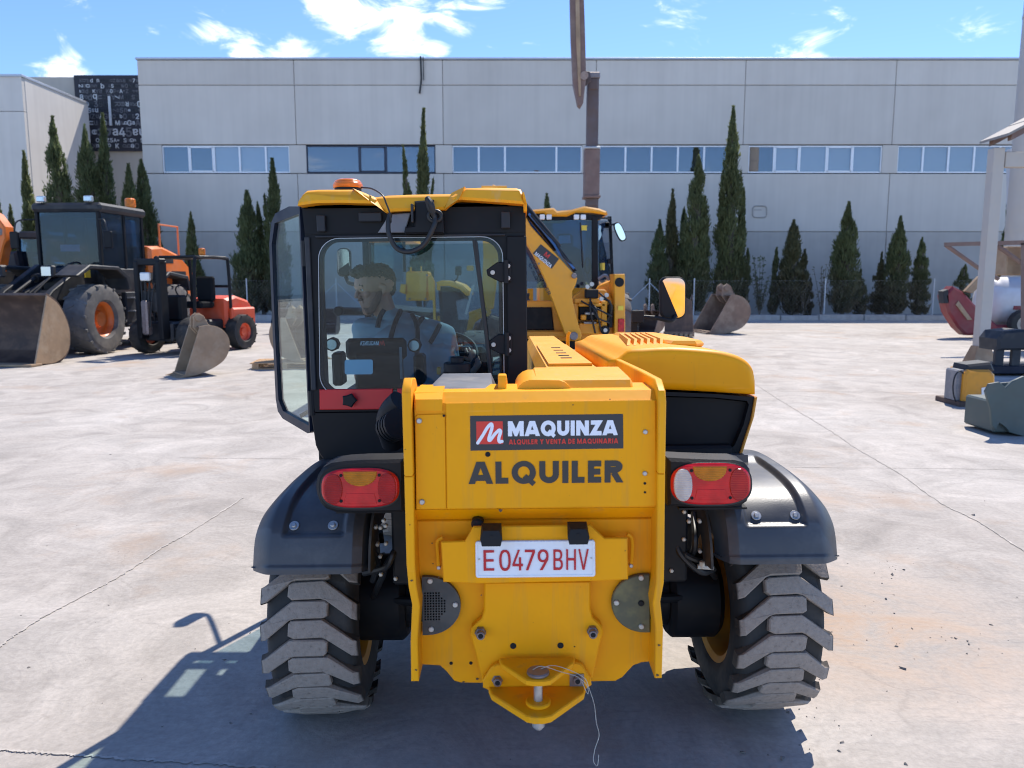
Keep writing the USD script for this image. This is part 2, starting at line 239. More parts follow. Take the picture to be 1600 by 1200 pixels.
# concrete yard
STAIN = tuple(G(1345, 975))
n = {'g': ('geometry', {}), 'm1': ('mapping', {'scale': (1.0, 1.0, 1.0)}),
     'a': ('noise_texture', {'scale': 0.35, 'detail': 6.0, 'roughness': 0.6, 'distortion': 0.6}), 'ra': ('rgb_ramp', {'ramp': [(0.30, (0.362, 0.322, 0.283)), (0.5, (0.424, 0.383, 0.341)), (0.70, (0.474, 0.436, 0.394))]}),
     'b': ('noise_texture', {'scale': 1.7, 'detail': 9.0, 'roughness': 0.72, 'distortion': 1.0}), 'rb': ('map_range', {'from_min': 0.34, 'from_max': 0.66, 'to_min': 0.75, 'to_max': 1.14}),
     'c': ('noise_texture', {'scale': 38.0, 'detail': 6.0, 'roughness': 0.7}), 'rc': ('map_range', {'from_min': 0.3, 'from_max': 0.7, 'to_min': 0.86, 'to_max': 1.12}),
     'd': ('noise_texture', {'scale': 0.55, 'detail': 7.0, 'roughness': 0.65}), 'rd': ('map_range', {'from_min': 0.56, 'from_max': 0.74, 'to_min': 0.0, 'to_max': 0.75, 'clamp': True}),
     'e': ('noise_texture', {'scale': 5.5, 'detail': 8.0, 'roughness': 0.75, 'distortion': 2.0}), 're': ('map_range', {'from_min': 0.60, 'from_max': 0.68, 'to_min': 0.0, 'to_max': 0.60, 'clamp': True}),
     'm2': ('mapping', {'scale': (2.2, 11.0, 1.0), 'rotation': (0, 0, 0.22)}), 's': ('noise_texture', {'scale': 2.2, 'detail': 8.0, 'roughness': 0.75}), 'rs': ('map_range', {'from_min': 0.54, 'from_max': 0.68, 'to_min': 0.0, 'to_max': 0.70, 'clamp': True}),
     'v': ('voronoi_texture', {'scale': 0.55, 'feature': 'distance_to_edge'}), 'vn': ('noise_texture', {'scale': 2.5, 'detail': 6.0}), 'vv': ('vector_math', {'math_type': 'multiply_add', 'vector2': (0.5, 0.5, 0)}), 'rv': ('map_range', {'from_min': 0.0, 'from_max': 0.005, 'to_min': 0.22, 'to_max': 0.0, 'clamp': True}),
     'k': ('noise_texture', {'scale': 0.8, 'detail': 2.0}), 'rk': ('map_range', {'from_min': 0.5, 'from_max': 0.6, 'clamp': True}), 'vk': ('math', {'math_type': 'multiply'}),
     'sd': ('vector_math', {'math_type': 'distance', 'vector2': STAIN}), 'sm': ('map_range', {'range_type': 'smoothstep', 'from_min': 0.15, 'from_max': 1.15, 'to_min': 0.95, 'to_max': 0.0, 'clamp': True}), 'sn': ('map_range', {'from_min': 0.38, 'from_max': 0.62, 'to_min': 0.0, 'to_max': 0.9, 'clamp': True}), 'sq': ('math', {'math_type': 'multiply'}), 'smx': ('math', {'math_type': 'maximum'}),
     'x1': ('mix_color', {'b': (0.40, 0.275, 0.185)}), 'x2': ('mix_color', {'b': (0.31, 0.275, 0.24)}), 'x3': ('mix_color', {'b': (0.29, 0.265, 0.24)}), 'x4': ('mix_color', {'b': (0.16, 0.14, 0.125)}),
     'q1': ('vector_math', {'math_type': 'scale'}), 'q2': ('vector_math', {'math_type': 'scale'}),
     'h1': ('math', {'math_type': 'multiply', 'value2': 0.35}), 'h2': ('math', {'math_type': 'add'}), 'bp': ('bump', {'strength': 0.55, 'distance': 0.012}),
     'p': ('principled_bsdf', {'roughness': 0.88, 'specular_ior_level': 0.25})}
k = [(f'g.position', f'{t}.vector') for t in 'abcdek'] + [('g.position', 'm2.vector'), ('m2.vector', 's.vector'), ('g.position', 'vn.vector'), ('vn.color', 'vv.vector1'), ('g.position', 'vv.vector3'), ('vv.vector', 'v.vector'),
     ('a.fac', 'ra.fac'), ('b.fac', 'rb.value'), ('c.fac', 'rc.value'), ('d.fac', 'rd.value'), ('e.fac', 're.value'), ('s.fac', 'rs.value'), ('v.distance', 'rv.value'), ('k.fac', 'rk.value'), ('rv.result', 'vk.value1'), ('rk.result', 'vk.value2'),
     ('ra.color', 'q1.vector1'), ('rb.result', 'q1.scale'), ('q1.vector', 'q2.vector1'), ('rc.result', 'q2.scale'), ('q2.vector', 'x1.a'), ('g.position', 'sd.vector1'), ('sd.value', 'sm.value'), ('b.fac', 'sn.value'), ('sm.result', 'sq.value1'), ('sn.result', 'sq.value2'), ('sq.value', 'smx.value1'), ('rd.result', 'smx.value2'), ('smx.value', 'x1.fac'), ('x1.result', 'x2.a'), ('re.result', 'x2.fac'),
     ('x2.result', 'x3.a'), ('rs.result', 'x3.fac'), ('x3.result', 'x4.a'), ('vk.value', 'x4.fac'), ('x4.result', 'p.base_color'),
     ('c.fac', 'h1.value1'), ('h1.value', 'h2.value1'), ('b.fac', 'h2.value2'), ('h2.value', 'bp.height'), ('bp.normal', 'p.normal')]
L['yard_concrete'] = M('yard_concrete', n, k)

# precast wall panels, rain streaks running down
def wall(name, col, col2):
    n = {'g': ('geometry', {}), 'a': ('noise_texture', {'scale': 0.5, 'detail': 6.0, 'roughness': 0.6}), 'r': ('rgb_ramp', {'ramp': [(0.3, col2), (0.65, col)]}),
         'm': ('mapping', {'scale': (2.2, 2.2, 0.10)}), 's': ('noise_texture', {'scale': 1.5, 'detail': 7.0, 'roughness': 0.65}), 'rs': ('map_range', {'from_min': 0.40, 'from_max': 0.72, 'to_min': 1.02, 'to_max': 0.95, 'clamp': True}),
         'q': ('vector_math', {'math_type': 'scale'}), 'i': ('object_info', {}), 'ri': ('map_range', {'to_min': 0.955, 'to_max': 1.04}), 'q2': ('vector_math', {'math_type': 'scale'}),
         'f': ('noise_texture', {'scale': 14.0, 'detail': 5.0}), 'b': ('bump', {'strength': 0.15, 'distance': 0.03}), 'p': ('principled_bsdf', {'roughness': 0.9, 'specular_ior_level': 0.2})}
    k = [('g.position', 'a.vector'), ('a.fac', 'r.fac'), ('g.position', 'm.vector'), ('m.vector', 's.vector'), ('s.fac', 'rs.value'), ('r.color', 'q.vector1'), ('rs.result', 'q.scale'), ('i.random', 'ri.value'), ('q.vector', 'q2.vector1'), ('ri.result', 'q2.scale'), ('q2.vector', 'p.base_color'),
         ('g.position', 'f.vector'), ('f.fac', 'b.height'), ('b.normal', 'p.normal')]
    L[name] = M(name, n, k)
paint('panel_joint', (0.30, 0.28, 0.255), 0.9)
wall('precast_panel', (0.525, 0.482, 0.425), (0.485, 0.443, 0.39)); wall('base_panel', (0.435, 0.397, 0.35), (0.36, 0.329, 0.292)); wall('left_wall', (0.56, 0.52, 0.465), (0.51, 0.47, 0.42)); wall('beige_wall', (0.42, 0.37, 0.31), (0.38, 0.335, 0.285))
n = {'lw': ('layer_weight', {'blend': 0.5}), 'pw': ('math', {'math_type': 'power', 'value2': 5.0}), 'f': ('math', {'math_type': 'multiply_add', 'value2': 0.86, 'value3': 0.14}), 'a': ('diffuse_bsdf', {'color': (0.05, 0.06, 0.07)}), 't': ('transparent_bsdf', {'color': (0.88, 0.91, 0.93)}), 'g': ('glossy_bsdf', {'roughness': 0.01, 'color': (0.84, 0.88, 0.94)}), 'm': ('mix_closure', {})}
L['window_glass'] = M('window_glass', n, [('lw.facing', 'pw.value1'), ('pw.value', 'f.value1'), ('f.value', 'm.fac'), ('t.BSDF', 'm.closure1'), ('g.BSDF', 'm.closure2')], surface='m.closure')

# ---------------------------------------------------------------- shape helpers
TM = trimesh.Trimesh
def cat(*ms):
    ms = [m for m in (ms[0] if len(ms) == 1 and isinstance(ms[0], list) else ms)]
    return trimesh.util.concatenate(ms)
def hull(pts): return trimesh.convex.convex_hull(np.asarray(pts, float))
def box(lo, hi, ch=0.0):
    lo, hi = np.minimum(lo, hi).astype(float), np.maximum(lo, hi).astype(float)
    if not ch:
        m = trimesh.creation.box(hi - lo); m.apply_translation((lo + hi) / 2); return m
    c, h = (lo + hi) / 2, (hi - lo) / 2
    ch = min(ch, h.min() * 0.8)
    pts = []
    for s in np.array(np.meshgrid([-1, 1], [-1, 1], [-1, 1])).T.reshape(-1, 3):
        for a in range(3):
            e = np.full(3, ch); e[a] = 0
            pts.append(c + s * (h - e))
    return hull(pts)
def rot(m, deg, axis=(0, 0, 1), at=(0, 0, 0)):
    m = m.copy(); m.apply_transform(trimesh.transformations.rotation_matrix(math.radians(deg), axis, at)); return m
def mv(m, t): m = m.copy(); m.apply_translation(t); return m
def frame_of(d):
    d = d / np.linalg.norm(d); a = np.array([0, 0, 1.0]) if abs(d[2]) < 0.9 else np.array([1.0, 0, 0])
    u = np.cross(a, d); u /= np.linalg.norm(u); return u, np.cross(d, u)
def tube(pts, r, n=10):
    p = np.asarray(pts, float); rs = np.full(len(p), r) if np.ndim(r) == 0 else np.asarray(r)
    t = np.gradient(p, axis=0); t /= np.linalg.norm(t, axis=1, keepdims=True)
    u, _ = frame_of(t[0]); V = []
    for i in range(len(p)):
        u = u - t[i] * (u @ t[i]); u /= np.linalg.norm(u); w = np.cross(t[i], u)
        a = np.arange(n) / n * 2 * PI
        V.append(p[i] + rs[i] * (np.cos(a)[:, None] * u + np.sin(a)[:, None] * w))
    V = np.vstack(V + [p[:1], p[-1:]]); F = []
    for i in range(len(p) - 1):
        for j in range(n):
            a, b = i * n + j, i * n + (j + 1) % n
            F += [(a, b, b + n), (a, b + n, a + n)]
    e0, e1 = len(p) * n, len(p) * n + 1
    for j in range(n):
        F += [(e0, (j + 1) % n, j), (e1, (len(p) - 1) * n + j, (len(p) - 1) * n + (j + 1) % n)]
    return TM(V, F, process=False)
def cyl(a, b, r, n=16, ch=0.0):
    a, b = np.asarray(a, float), np.asarray(b, float)
    d = (b - a) / np.linalg.norm(b - a)
    if ch: return tube([a, a + d * ch * 0.999, a + d * ch, b - d * ch, b - d * ch * 0.999, b], [r - ch, r - 0.02 * ch, r, r, r - 0.02 * ch, r - ch], n) if False else hull(np.vstack([ringpts(a, d, r - ch, n), ringpts(a + d * ch, d, r, n), ringpts(b - d * ch, d, r, n), ringpts(b, d, r - ch, n)]))
    return hull(np.vstack([ringpts(a, d, r, n), ringpts(b, d, r, n)]))
def ringpts(c, d, r, n):
    u, w = frame_of(d); a = np.arange(n) / n * 2 * PI
    return c + r * (np.cos(a)[:, None] * u + np.sin(a)[:, None] * w)
def curve(pts, n=40):
    p = np.asarray(pts, float)
    q = np.vstack([2 * p[0] - p[1], p, 2 * p[-1] - p[-2]]); out = []
    per = max(2, n // (len(p) - 1))
    for i in range(1, len(q) - 2):
        for t in np.arange(per) / per:
            a, b, c, d = q[i - 1], q[i], q[i + 1], q[i + 2]
            out.append(0.5 * (2 * b + (c - a) * t + (2 * a - 5 * b + 4 * c - d) * t * t + (3 * b - a - 3 * c + d) * t ** 3))
    return np.array(out + [p[-1]])
def ccw(p):
    p = np.asarray(p, float); a = np.sum(p[:, 0] * np.roll(p[:, 1], -1) - np.roll(p[:, 0], -1) * p[:, 1])
    return p if a > 0 else p[::-1]
def inset(p, b):
    n = len(p); e = np.roll(p, -1, 0) - p; e /= np.maximum(np.linalg.norm(e, axis=1, keepdims=True), 1e-9)
    nrm = np.stack([-e[:, 1], e[:, 0]], 1); m = nrm + np.roll(nrm, 1, 0)
    l = np.linalg.norm(m, axis=1, keepdims=True); m = m / np.maximum(l, 1e-6)
    k = 1 / np.clip(np.sum(m * nrm, 1, keepdims=True), 0.45, 1)
    return p + m * b * k
def tri2d(p, holes=()):
    import mapbox_earcut as me
    v = np.vstack([p, *holes]).astype(np.float64); ends = np.cumsum([len(p)] + [len(h) for h in holes]).astype(np.uint32)
    return me.triangulate_float64(v, ends).reshape(-1, 3).astype(int)
def prism(poly, h, b=0.0, b2=None, seg=1):
    """Outline in xy, z from 0 to h, edges bevelled by b at both ends."""
    p = ccw(poly); n = len(p); b2 = b if b2 is None else b2
    qs = [PI / 2 * k / seg for k in range(seg + 1)]
    rings = ([(inset(p, b * (1 - math.sin(q))) if q < 1.57 else p, b * (1 - math.cos(q))) for q in qs] if b else [(p, 0.0)]) + ([(inset(p, b2 * (1 - math.cos(q))) if q else p, h - b2 * (1 - math.sin(q))) for q in qs] if b2 else [(p, h)])
    V = np.vstack([np.column_stack([q, np.full(n, z)]) for q, z in rings]); F = []
    for i in range(len(rings) - 1):
        for j in range(n):
            a, c = i * n + j, i * n + (j + 1) % n
            F += [(a, c, c + n), (a, c + n, a + n)]
    T0, T1 = tri2d(rings[0][0]), tri2d(rings[-1][0]) + (len(rings) - 1) * n
    def fix(T, up):
        a, b_, c = V[T[:, 0]], V[T[:, 1]], V[T[:, 2]]
        s = np.cross(b_ - a, c - a)[:, 2] > 0
        return np.where((s == up)[:, None], T, T[:, ::-1])
    F = np.vstack([np.array(F), fix(T0, False), fix(T1, True)])
    return TM(V, F, process=False)
def prism_holes(poly, holes, h):
    m = trimesh.creation.extrude_polygon(Polygon(ccw(poly), [np.asarray(x) for x in holes]), h, engine='earcut'); return m
def back(m, y):   # outline plane (x, z) facing the camera at depth y, thickness going away
    v = m.vertices; return TM(np.column_stack([v[:, 0], y + v[:, 2], v[:, 1]]), m.faces[:, ::-1], process=False)
def side(m, x):   # outline plane (y, z), thickness along +x
    v = m.vertices; return TM(np.column_stack([x + v[:, 2], v[:, 0], v[:, 1]]), m.faces, process=False)
def topdown(m, z): return mv(m, (0, 0, z))
def pxz(pts, d): return np.array([P(x, y, d)[[0, 2]] for x, y in pts])
def plate(pts, d, t, b=0.0, holes=()):
    if holes: return back(prism_holes(pxz(pts, d), [pxz(h, d) for h in holes], t), d)
    return back(prism(pxz(pts, d), t, b), d)
def pbox(x0, y0, x1, y1, d, t, ch=0.0):
    a, c = P(x0, y0, d), P(x1, y1, d); return box((a[0], d, c[2]), (c[0], d + t, a[2]), ch)
def rrect(x0, y0, x1, y1, r, n=6):
    out = []
    for cx, cy, a0 in ((x1 - r, y1 - r, 0), (x0 + r, y1 - r, 90), (x0 + r, y0 + r, 180), (x1 - r, y0 + r, 270)):
        for k in range(n + 1):
            a = math.radians(a0 + 90 * k / n); out.append((cx + r * math.cos(a), cy + r * math.sin(a)))
    return np.array(out)
def superell(cx, cy, rx, ry, e=2.6, n=48):
    a = np.arange(n) / n * 2 * PI; c, s = np.cos(a), np.sin(a)
    return np.column_stack([cx + rx * np.sign(c) * np.abs(c) ** (2 / e), cy + ry * np.sign(s) * np.abs(s) ** (2 / e)])
def disc(px, py, d, rpx, t, n=16, ch=0.0):
    c = P(px, py, d); r = rpx * d / FPX; return cyl(c, c + [0, t, 0], r, n, ch)
def text_at(txt, x0, y0, x1, y1, d, depth=0.0015, bold=True, fat=0.0):
    """Lettering on a face at depth d that fills the pixel box (y1 is the baseline)."""
    m = text_mesh(txt, 1.0, 0.01, bold)
    if fat: m = cat([mv(m, (s * fat, 0, 0.0)) for s in (-1, 0, 1)])
    a, c = P(x0, y1, d), P(x1, y0, d); lo, hi = m.bounds
    caps = text_mesh('H', 1.0, 0.01, bold).bounds
    v = m.vertices.copy(); sx = (c[0] - a[0]) / (hi[0] - lo[0]); sz = (c[2] - a[2]) / (caps[1][1] - caps[0][1])
    k = len(v) // 3 if fat else len(v); lift = np.zeros(len(v))
    if fat: lift[:k] = 0.0003; lift[2 * k:] = 0.0006
    return TM(np.column_stack([a[0] + (v[:, 0] - lo[0]) * sx, d - lift - np.where(v[:, 2] > 0.005, depth, 0), a[2] + v[:, 1] * sz]), m.faces, process=False)
from shapely.ops import unary_union
from shapely import affinity
from shapely.geometry import Point, box as sbox
def heavy(txt, w=0.25, gap=0.13):
    """Heavy geometric capitals, 1 tall, as one outline."""
    h = w / 2; out, x = [], 0.0
    arc = lambda cx, cy, rx, ry, a, b: [(cx + rx * math.cos(t), cy + ry * math.sin(t)) for t in np.linspace(math.radians(a), math.radians(b), 20)]
    G_ = {'A': (1.0, [[(.06, -.12), (.5, 1.12), (.94, -.12)], [(.22, .27), (.78, .27)]]), 'L': (.56, [[(h, 1), (h, h), (.56, h)]]), 'U': (.86, [[(h, 1), (h, .42)] + arc(.43, .42, .43 - h, .42 - h, 180, 360) + [(.86 - h, .42), (.86 - h, 1)]]),
          'I': (w, [[(h, 0), (h, 1)]]), 'E': (.58, [[(.58, 1 - h), (h, 1 - h), (h, h), (.58, h)], [(h, .5), (.54, .5)]]), 'R': (.78, [[(h, 0), (h, 1 - h), (.43, 1 - h)] + arc(.44, .72, .21, .28 - h, 90, -90) + [(h, .44 + h)], [(.40, .46), (.72, -.08)]]),
          'M': (1.12, [[(h, 0), (h, 1)], [(1.12 - h, 0), (1.12 - h, 1)], [(h * .9, 1.05), (.56, .16), (1.12 - h * .9, 1.05)]]), 'N': (.90, [[(h, 0), (h, 1)], [(.90 - h, 0), (.90 - h, 1)], [(h * .8, 1.04), (.90 - h * .8, -.04)]]), 'Z': (.80, [[(.04, 1 - h), (.80 - h * 1.2, 1 - h), (h * 1.2, h), (.80, h)]]),
          'Y': (.86, [[(.05, 1.1), (.43, .48), (.81, 1.1)], [(.43, 0), (.43, .5)]]), 'V': (.92, [[(.06, 1.12), (.46, -.10), (.86, 1.12)]]), 'T': (.70, [[(0, 1 - h), (.70, 1 - h)], [(.35, 0), (.35, 1)]]), 'D': (.84, [[(h, h), (h, 1 - h), (.36, 1 - h)] + arc(.36, .5, .48 - h, .5 - h, 88, -88) + [(.36, h), (h, h)]])}
    for ch in txt:
        if ch == ' ': x += .38; continue
        if ch == 'Q':
            g = Point(0, 0).buffer(1, 12); g = affinity.translate(affinity.scale(g, .53, .52), .53, .5).difference(affinity.translate(affinity.scale(g, .53 - w, .52 - w * .92), .53, .5)); adv = 1.06
            g = unary_union([g, LineString([(.56, .34), (.98, -.04)]).buffer(h * .85, cap_style=2)])
        else:
            adv, st = G_[ch]; g = unary_union([LineString(q).buffer(h, cap_style=2, join_style=2, mitre_limit=4) for q in st]).intersection(sbox(-.1, 0, 2, 1))
        out.append(affinity.translate(g, x, 0)); x += adv + gap
    return unary_union(out)
def heavy_at(txt, x0, y0, x1, y1, d, depth=0.0012, w=0.25, gap=0.13):
    s = heavy(txt, w, gap); a, c = P(x0, y1, d), P(x1, y0, d); b = s.bounds
    s = affinity.affine_transform(s, [(c[0] - a[0]) / (b[2] - b[0]), 0, 0, c[2] - a[2], a[0] - b[0] * (c[0] - a[0]) / (b[2] - b[0]), a[2]])
    return back(cat([trimesh.creation.extrude_polygon(g, depth, engine='earcut') for g in getattr(s, 'geoms', [s]) if g.area > 1e-9]), d - depth)
def solid_sheet(grid, thick):
    """Closed shell from an (n, m, 3) grid, thickened against its normal."""
    g = np.asarray(grid, float); n, m = g.shape[:2]
    du, dv = np.gradient(g, axis=0), np.gradient(g, axis=1); nr = np.cross(du, dv); nr /= np.maximum(np.linalg.norm(nr, axis=2, keepdims=True), 1e-9)
    a, b = g.reshape(-1, 3), (g - nr * thick).reshape(-1, 3); N = n * m; F = []
    idx = np.arange(N).reshape(n, m)
    q = np.stack([idx[:-1, :-1], idx[1:, :-1], idx[1:, 1:], idx[:-1, 1:]], -1).reshape(-1, 4)
    F = [q[:, [0, 1, 2]], q[:, [0, 2, 3]], q[:, [2, 1, 0]] + N, q[:, [3, 2, 0]] + N]
    rim = np.concatenate([idx[:-1, 0], idx[-1, :-1], idx[:0:-1, -1], idx[0, :0:-1]]); nx = np.roll(rim, -1)
    F += [np.column_stack([rim, rim + N, nx]), np.column_stack([nx, rim + N, nx + N])]
    mesh = TM(np.vstack([a, b]), np.vstack(F), process=False); mesh.fix_normals(); return mesh
def revolve_x(profile, n=48):
    """Profile (x, r) turned about the x axis."""
    p = np.asarray(profile, float); a = np.arange(n) / n * 2 * PI
    V = np.stack([np.repeat(p[:, 0][None], n, 0), -p[:, 1][None] * np.cos(a)[:, None], p[:, 1][None] * np.sin(a)[:, None]], -1).reshape(-1, 3); m = len(p); F = []
    for i in range(n):
        for j in range(m - 1):
            a0, b0 = i * m + j, ((i + 1) % n) * m + j; F += [(a0, a0 + 1, b0 + 1), (a0, b0 + 1, b0)]
    t = TM(V, F, process=False); t.fix_normals(); return t

# ---------------------------------------------------------------- naming
used = {}
def free(parent, name):
    k = used[(parent, name)] = used.get((parent, name), -1) + 1
    return f'{parent}/{name}' + (f'_{k:03d}' if k else '')
def data(prim, label=None, cat_=None, group=None, kind=None):
    for key, v in (('label', label), ('category', cat_), ('group', group), ('kind', kind)):
        if v: prim.SetCustomDataByKey(key, v)
    return prim
class Thing:
    def __init__(s, name, label, cat_, base=(0, 0, 0), rz=0.0, group=None, roll=0.0, local=False, path=None, scale=1.0):
        s.path = path or free('/World', name); x = UsdGeom.Xform.Define(stage, s.path); x.AddTranslateOp().Set(tuple(map(float, base)))
        if rz: x.AddRotateZOp().Set(rz)
        if roll: x.AddRotateYOp().Set(roll)
        if scale != 1.0: x.AddScaleOp().Set((scale, scale, scale))
        s.base = np.zeros(3) if local else np.asarray(base, float); s.x = x; data(x.GetPrim(), label, cat_, group)
    def part(s, name, mesh, mat, parent=None, label=None, smooth=32, kind=None):
        p = free(parent or s.path, name); m = mesh.copy() if isinstance(mesh, TM) else mesh
        m.vertices = m.vertices - s.base
        pr = usdkit.mesh(stage, p, m, L[mat], smooth=smooth); data(pr.GetPrim(), label, kind=kind); return p
    def group(s, name, at, rz=0.0, label=None):
        p = free(s.path, name); x = UsdGeom.Xform.Define(stage, p); x.AddTranslateOp().Set(tuple(map(float, np.asarray(at) - s.base)))
        if rz: x.AddRotateZOp().Set(rz)
        data(x.GetPrim(), label); return p
    def raw(s, parent, name, mesh, mat, smooth=32):
        p = free(parent, name); usdkit.mesh(stage, p, mesh, L[mat], smooth=smooth); return p
def single(name, mesh, mat, label, cat_, base=(0, 0, 0), group=None, smooth=32):
    m = mesh.copy(); m.vertices = m.vertices - np.asarray(base, float); p = free('/World', name)
    u = usdkit.mesh(stage, p, m, L[mat], smooth=smooth); u.AddTranslateOp().Set(tuple(map(float, base))); data(u.GetPrim(), label, cat_, group); return p
def setting(name, mesh, mat, parent='/World', smooth=False):
    p = free(parent, name); u = usdkit.mesh(stage, p, mesh, L[mat], smooth=smooth)
    if parent == '/World': data(u.GetPrim(), kind='structure')
    return p

# ================================================================ the setting
ground = setting('ground', ([(-260, -120, 0), (260, -120, 0), (260, 300, 0), (-260, 300, 0)], [(0, 1, 2, 3)]), 'yard_concrete')
def ribbon(pxs, w, seed, wob=0.0035):
    rng = np.random.default_rng(seed)
    p = curve([G(*q)[:2] for q in pxs], 160); t = np.gradient(p, axis=0); t /= np.linalg.norm(t, axis=1, keepdims=True); nr = np.column_stack([-t[:, 1], t[:, 0]])
    p = p + nr * rng.normal(0, wob, (len(p), 1)); ww = w * rng.uniform(0.5, 1.3, (len(p), 1))
    a, b = p + nr * ww / 2, p - nr * ww / 2; n = len(p)
    V = np.vstack([np.column_stack([a, np.full(n, 0.004)]), np.column_stack([b, np.full(n, 0.004)])])
    return V, [(i, i + n, i + n + 1, i + 1) for i in range(n - 1)]
for i, (pp, w) in enumerate([([(1150, 577), (1198, 612), (1292, 670), (1337, 700), (1405, 740), (1468, 785), (1522, 812), (1600, 861), (1720, 930)], 0.011), ([(1235, 730), (1330, 731), (1460, 732), (1700, 736)], 0.008), ([(1195, 611), (1300, 612), (1500, 614), (1700, 617)], 0.016),
                             ([(-60, 1060), (0, 1010), (60, 969), (129, 932), (193, 897), (255, 855), (306, 826), (380, 778)], 0.012), ([(-80, 1166), (0, 1172), (110, 1180), (240, 1189), (420, 1200)], 0.013), ([(280, 715), (350, 716), (470, 717)], 0.010)]):
    setting('joint', ribbon(pp, w, 40 + i), 'joint_fill', ground)

rng = np.random.default_rng(5)
st = []
spots = [(rng.uniform(-4, 6), 1.9 + 7 * rng.beta(1.1, 2.2), 0.0026 * rng.lognormal(0, 0.6)) for _ in range(380)]
spots += [(G(x, y)[0] + rng.normal(0, 0.13), G(x, y)[1] + rng.normal(0, 0.13), 0.0045 * rng.lognormal(0, 0.5)) for x, y in ((1400, 1000), (1330, 1100), (1270, 1165), (1500, 1000), (1390, 890), (1315, 940)) for _ in range(14)]
spots += [(*G(x, y)[:2], s) for x, y, s in ((1410, 1045, 0.016), (1400, 1010, 0.010), (1521, 805, 0.013), (1315, 916, 0.010), (1385, 937, 0.009), (1160, 1178, 0.012), (1315, 1160, 0.010), (1415, 1194, 0.009), (360, 1130, 0.008), (45, 1043, 0.008), (170, 946, 0.006), (305, 1014, 0.006))]
for x, y, s in spots:
    s = min(s, 0.018)
    m = hull(rng.normal(0, 1, (9, 3)) * [1, 1, 0.6]); m.apply_scale(s / np.abs(m.vertices).max()); st.append(mv(m, (x, y, s * 0.22)))
p = setting('gravel', cat(st), 'stone_grey'); data(stage.GetPrimAtPath(p), 'loose gravel and grit scattered over the concrete yard', 'gravel', kind='stuff')

# low kerb along the fence: blocks
KD = 32.8
kb = Thing('kerb', 'low row of pale concrete kerb blocks under the wire fence and cypresses', 'kerb', (0, KD, 0))
rng = np.random.default_rng(8); x = -34.0
while x < 30:
    l = rng.uniform(1.5, 2.4); h = 0.20 + rng.uniform(0, 0.05); dy = rng.normal(0, 0.025)
    if 5.5 < x < 24: kb.part('kerb_block', rot(box((x, KD + dy, -0.03), (x + l - 0.03, KD + 0.28 + dy, h), 0.02), rng.normal(0, 0.6), at=(x, KD, 0)), 'kerb_concrete')
    else: kb.part('kerb_block', box((x, KD + dy, -0.03), (x + l - 0.03, KD + 0.28 + dy, h), 0.02), 'kerb_concrete')
    x += l
setting('planting_strip', box((-60, KD + 0.34, -0.05), (60, 38.2, 0.06)), 'kerb_concrete')

# wire fence
FD = 33.65
fn = Thing('wire_fence', 'thin grey chain link fence on steel posts along the kerb', 'fence', (0, FD, 0))
for px_ in (-520, -380, -240, -100, 20, 140, 260, 385, 525, 660, 800, 1015, 1085, 1290, 1460, 1600, 1760):
    x = P(px_, 440, FD)[0]; fn.part('post', cyl((x, FD, 0), (x, FD, 1.78), 0.03, 8), 'galvanised')
    if px_ in (1015, 525): 
        for s in (-1, 1): fn.part('brace', cyl((x, FD + 0.02, 1.60), (x + s * 1.55, FD + 0.02, 0.1), 0.02, 6), 'galvanised')
for z in (0.28, 1.68): fn.part('wire', box((-35, FD - 0.036, z), (26, FD - 0.034, z + 0.0025)), 'galvanised')
V, F = [], []
for i in range(-215, 165):
    for s in (-1, 1):
        x = i * 0.16; a = np.array([x, FD - 0.04 - 0.002 * s, 0.28]); b = np.array([x + s * 1.4, FD - 0.04 - 0.002 * s, 1.68]); w = np.array([0.0003, 0, 0.0003 * -s])
        k_ = len(V); V += [a - w, a + w, b + w, b - w]; F.append((k_, k_ + 1, k_ + 2, k_ + 3))
p = fn.part('wire_mesh', TM(V, [f for q in F for f in ((q[0], q[1], q[2]), (q[0], q[2], q[3]))], process=False), 'galvanised', smooth=False, kind='stuff')

# ---------------------------------------------------------------- warehouse of precast panels
WD = 38.6
wh = Thing('warehouse', 'long grey warehouse of precast concrete panels with a strip of windows', 'warehouse', tuple(P(221, 495, WD) * [1, 1, 0]))
def X(px_, d=WD): return P(px_, 300, d)[0] * 1.0
def Z(py, d=WD): return P(800, py, d)[2]
xs = lambda px_: (px_ - 800) / FPX * WD * 1.0
# a column's x is the same at every height, so x comes from the picture's row 250
def XX(px_, d=WD): return P(px_, 250, d)[0]
cols = [223, 464, 693, 930, 1160, 1392, 1625, 1860]
rows = [(94, 132.5), (133.5, 225.5), (271.5, 361.5), (362.5, 520)]
x0, x1 = XX(223), XX(1860)
G2 = 0.013
for r, (ya, yb) in enumerate(rows):
    for c in range(len(cols) - 1):
        lo = (XX(cols[c]) + G2, WD - (0.03 if r == 3 else 0), max(Z(yb), -0.2)); hi = (XX(cols[c + 1]) - G2, WD + 0.22, Z(ya))
        wh.part('panel', box(lo, hi, 0.015), 'base_panel' if r == 3 else 'precast_panel', smooth=False)
wins = [((254, 452), [254, 295, 334, 374, 415, 452], 'white_frame', [1], 2), ((479, 680), [479, 561, 603, 680], 'navy_frame', [1], 0), ((707, 909), [707, 748, 789, 869.5, 909], 'white_frame', [], 0), ((936, 1139), [936, 977.5, 1018.5, 1059.5, 1100.5, 1139], 'white_frame', [], 0),
        ((1170, 1378), [1170, 1210, 1250, 1292, 1333, 1378], 'white_frame', [1, 3], 1), ((1403, 1606), [1403, 1443, 1483, 1523, 1563, 1606], 'white_frame', [], 2), ((1640, 1845), [1640, 1680, 1720, 1760, 1800, 1845], 'white_frame', [], 0)]
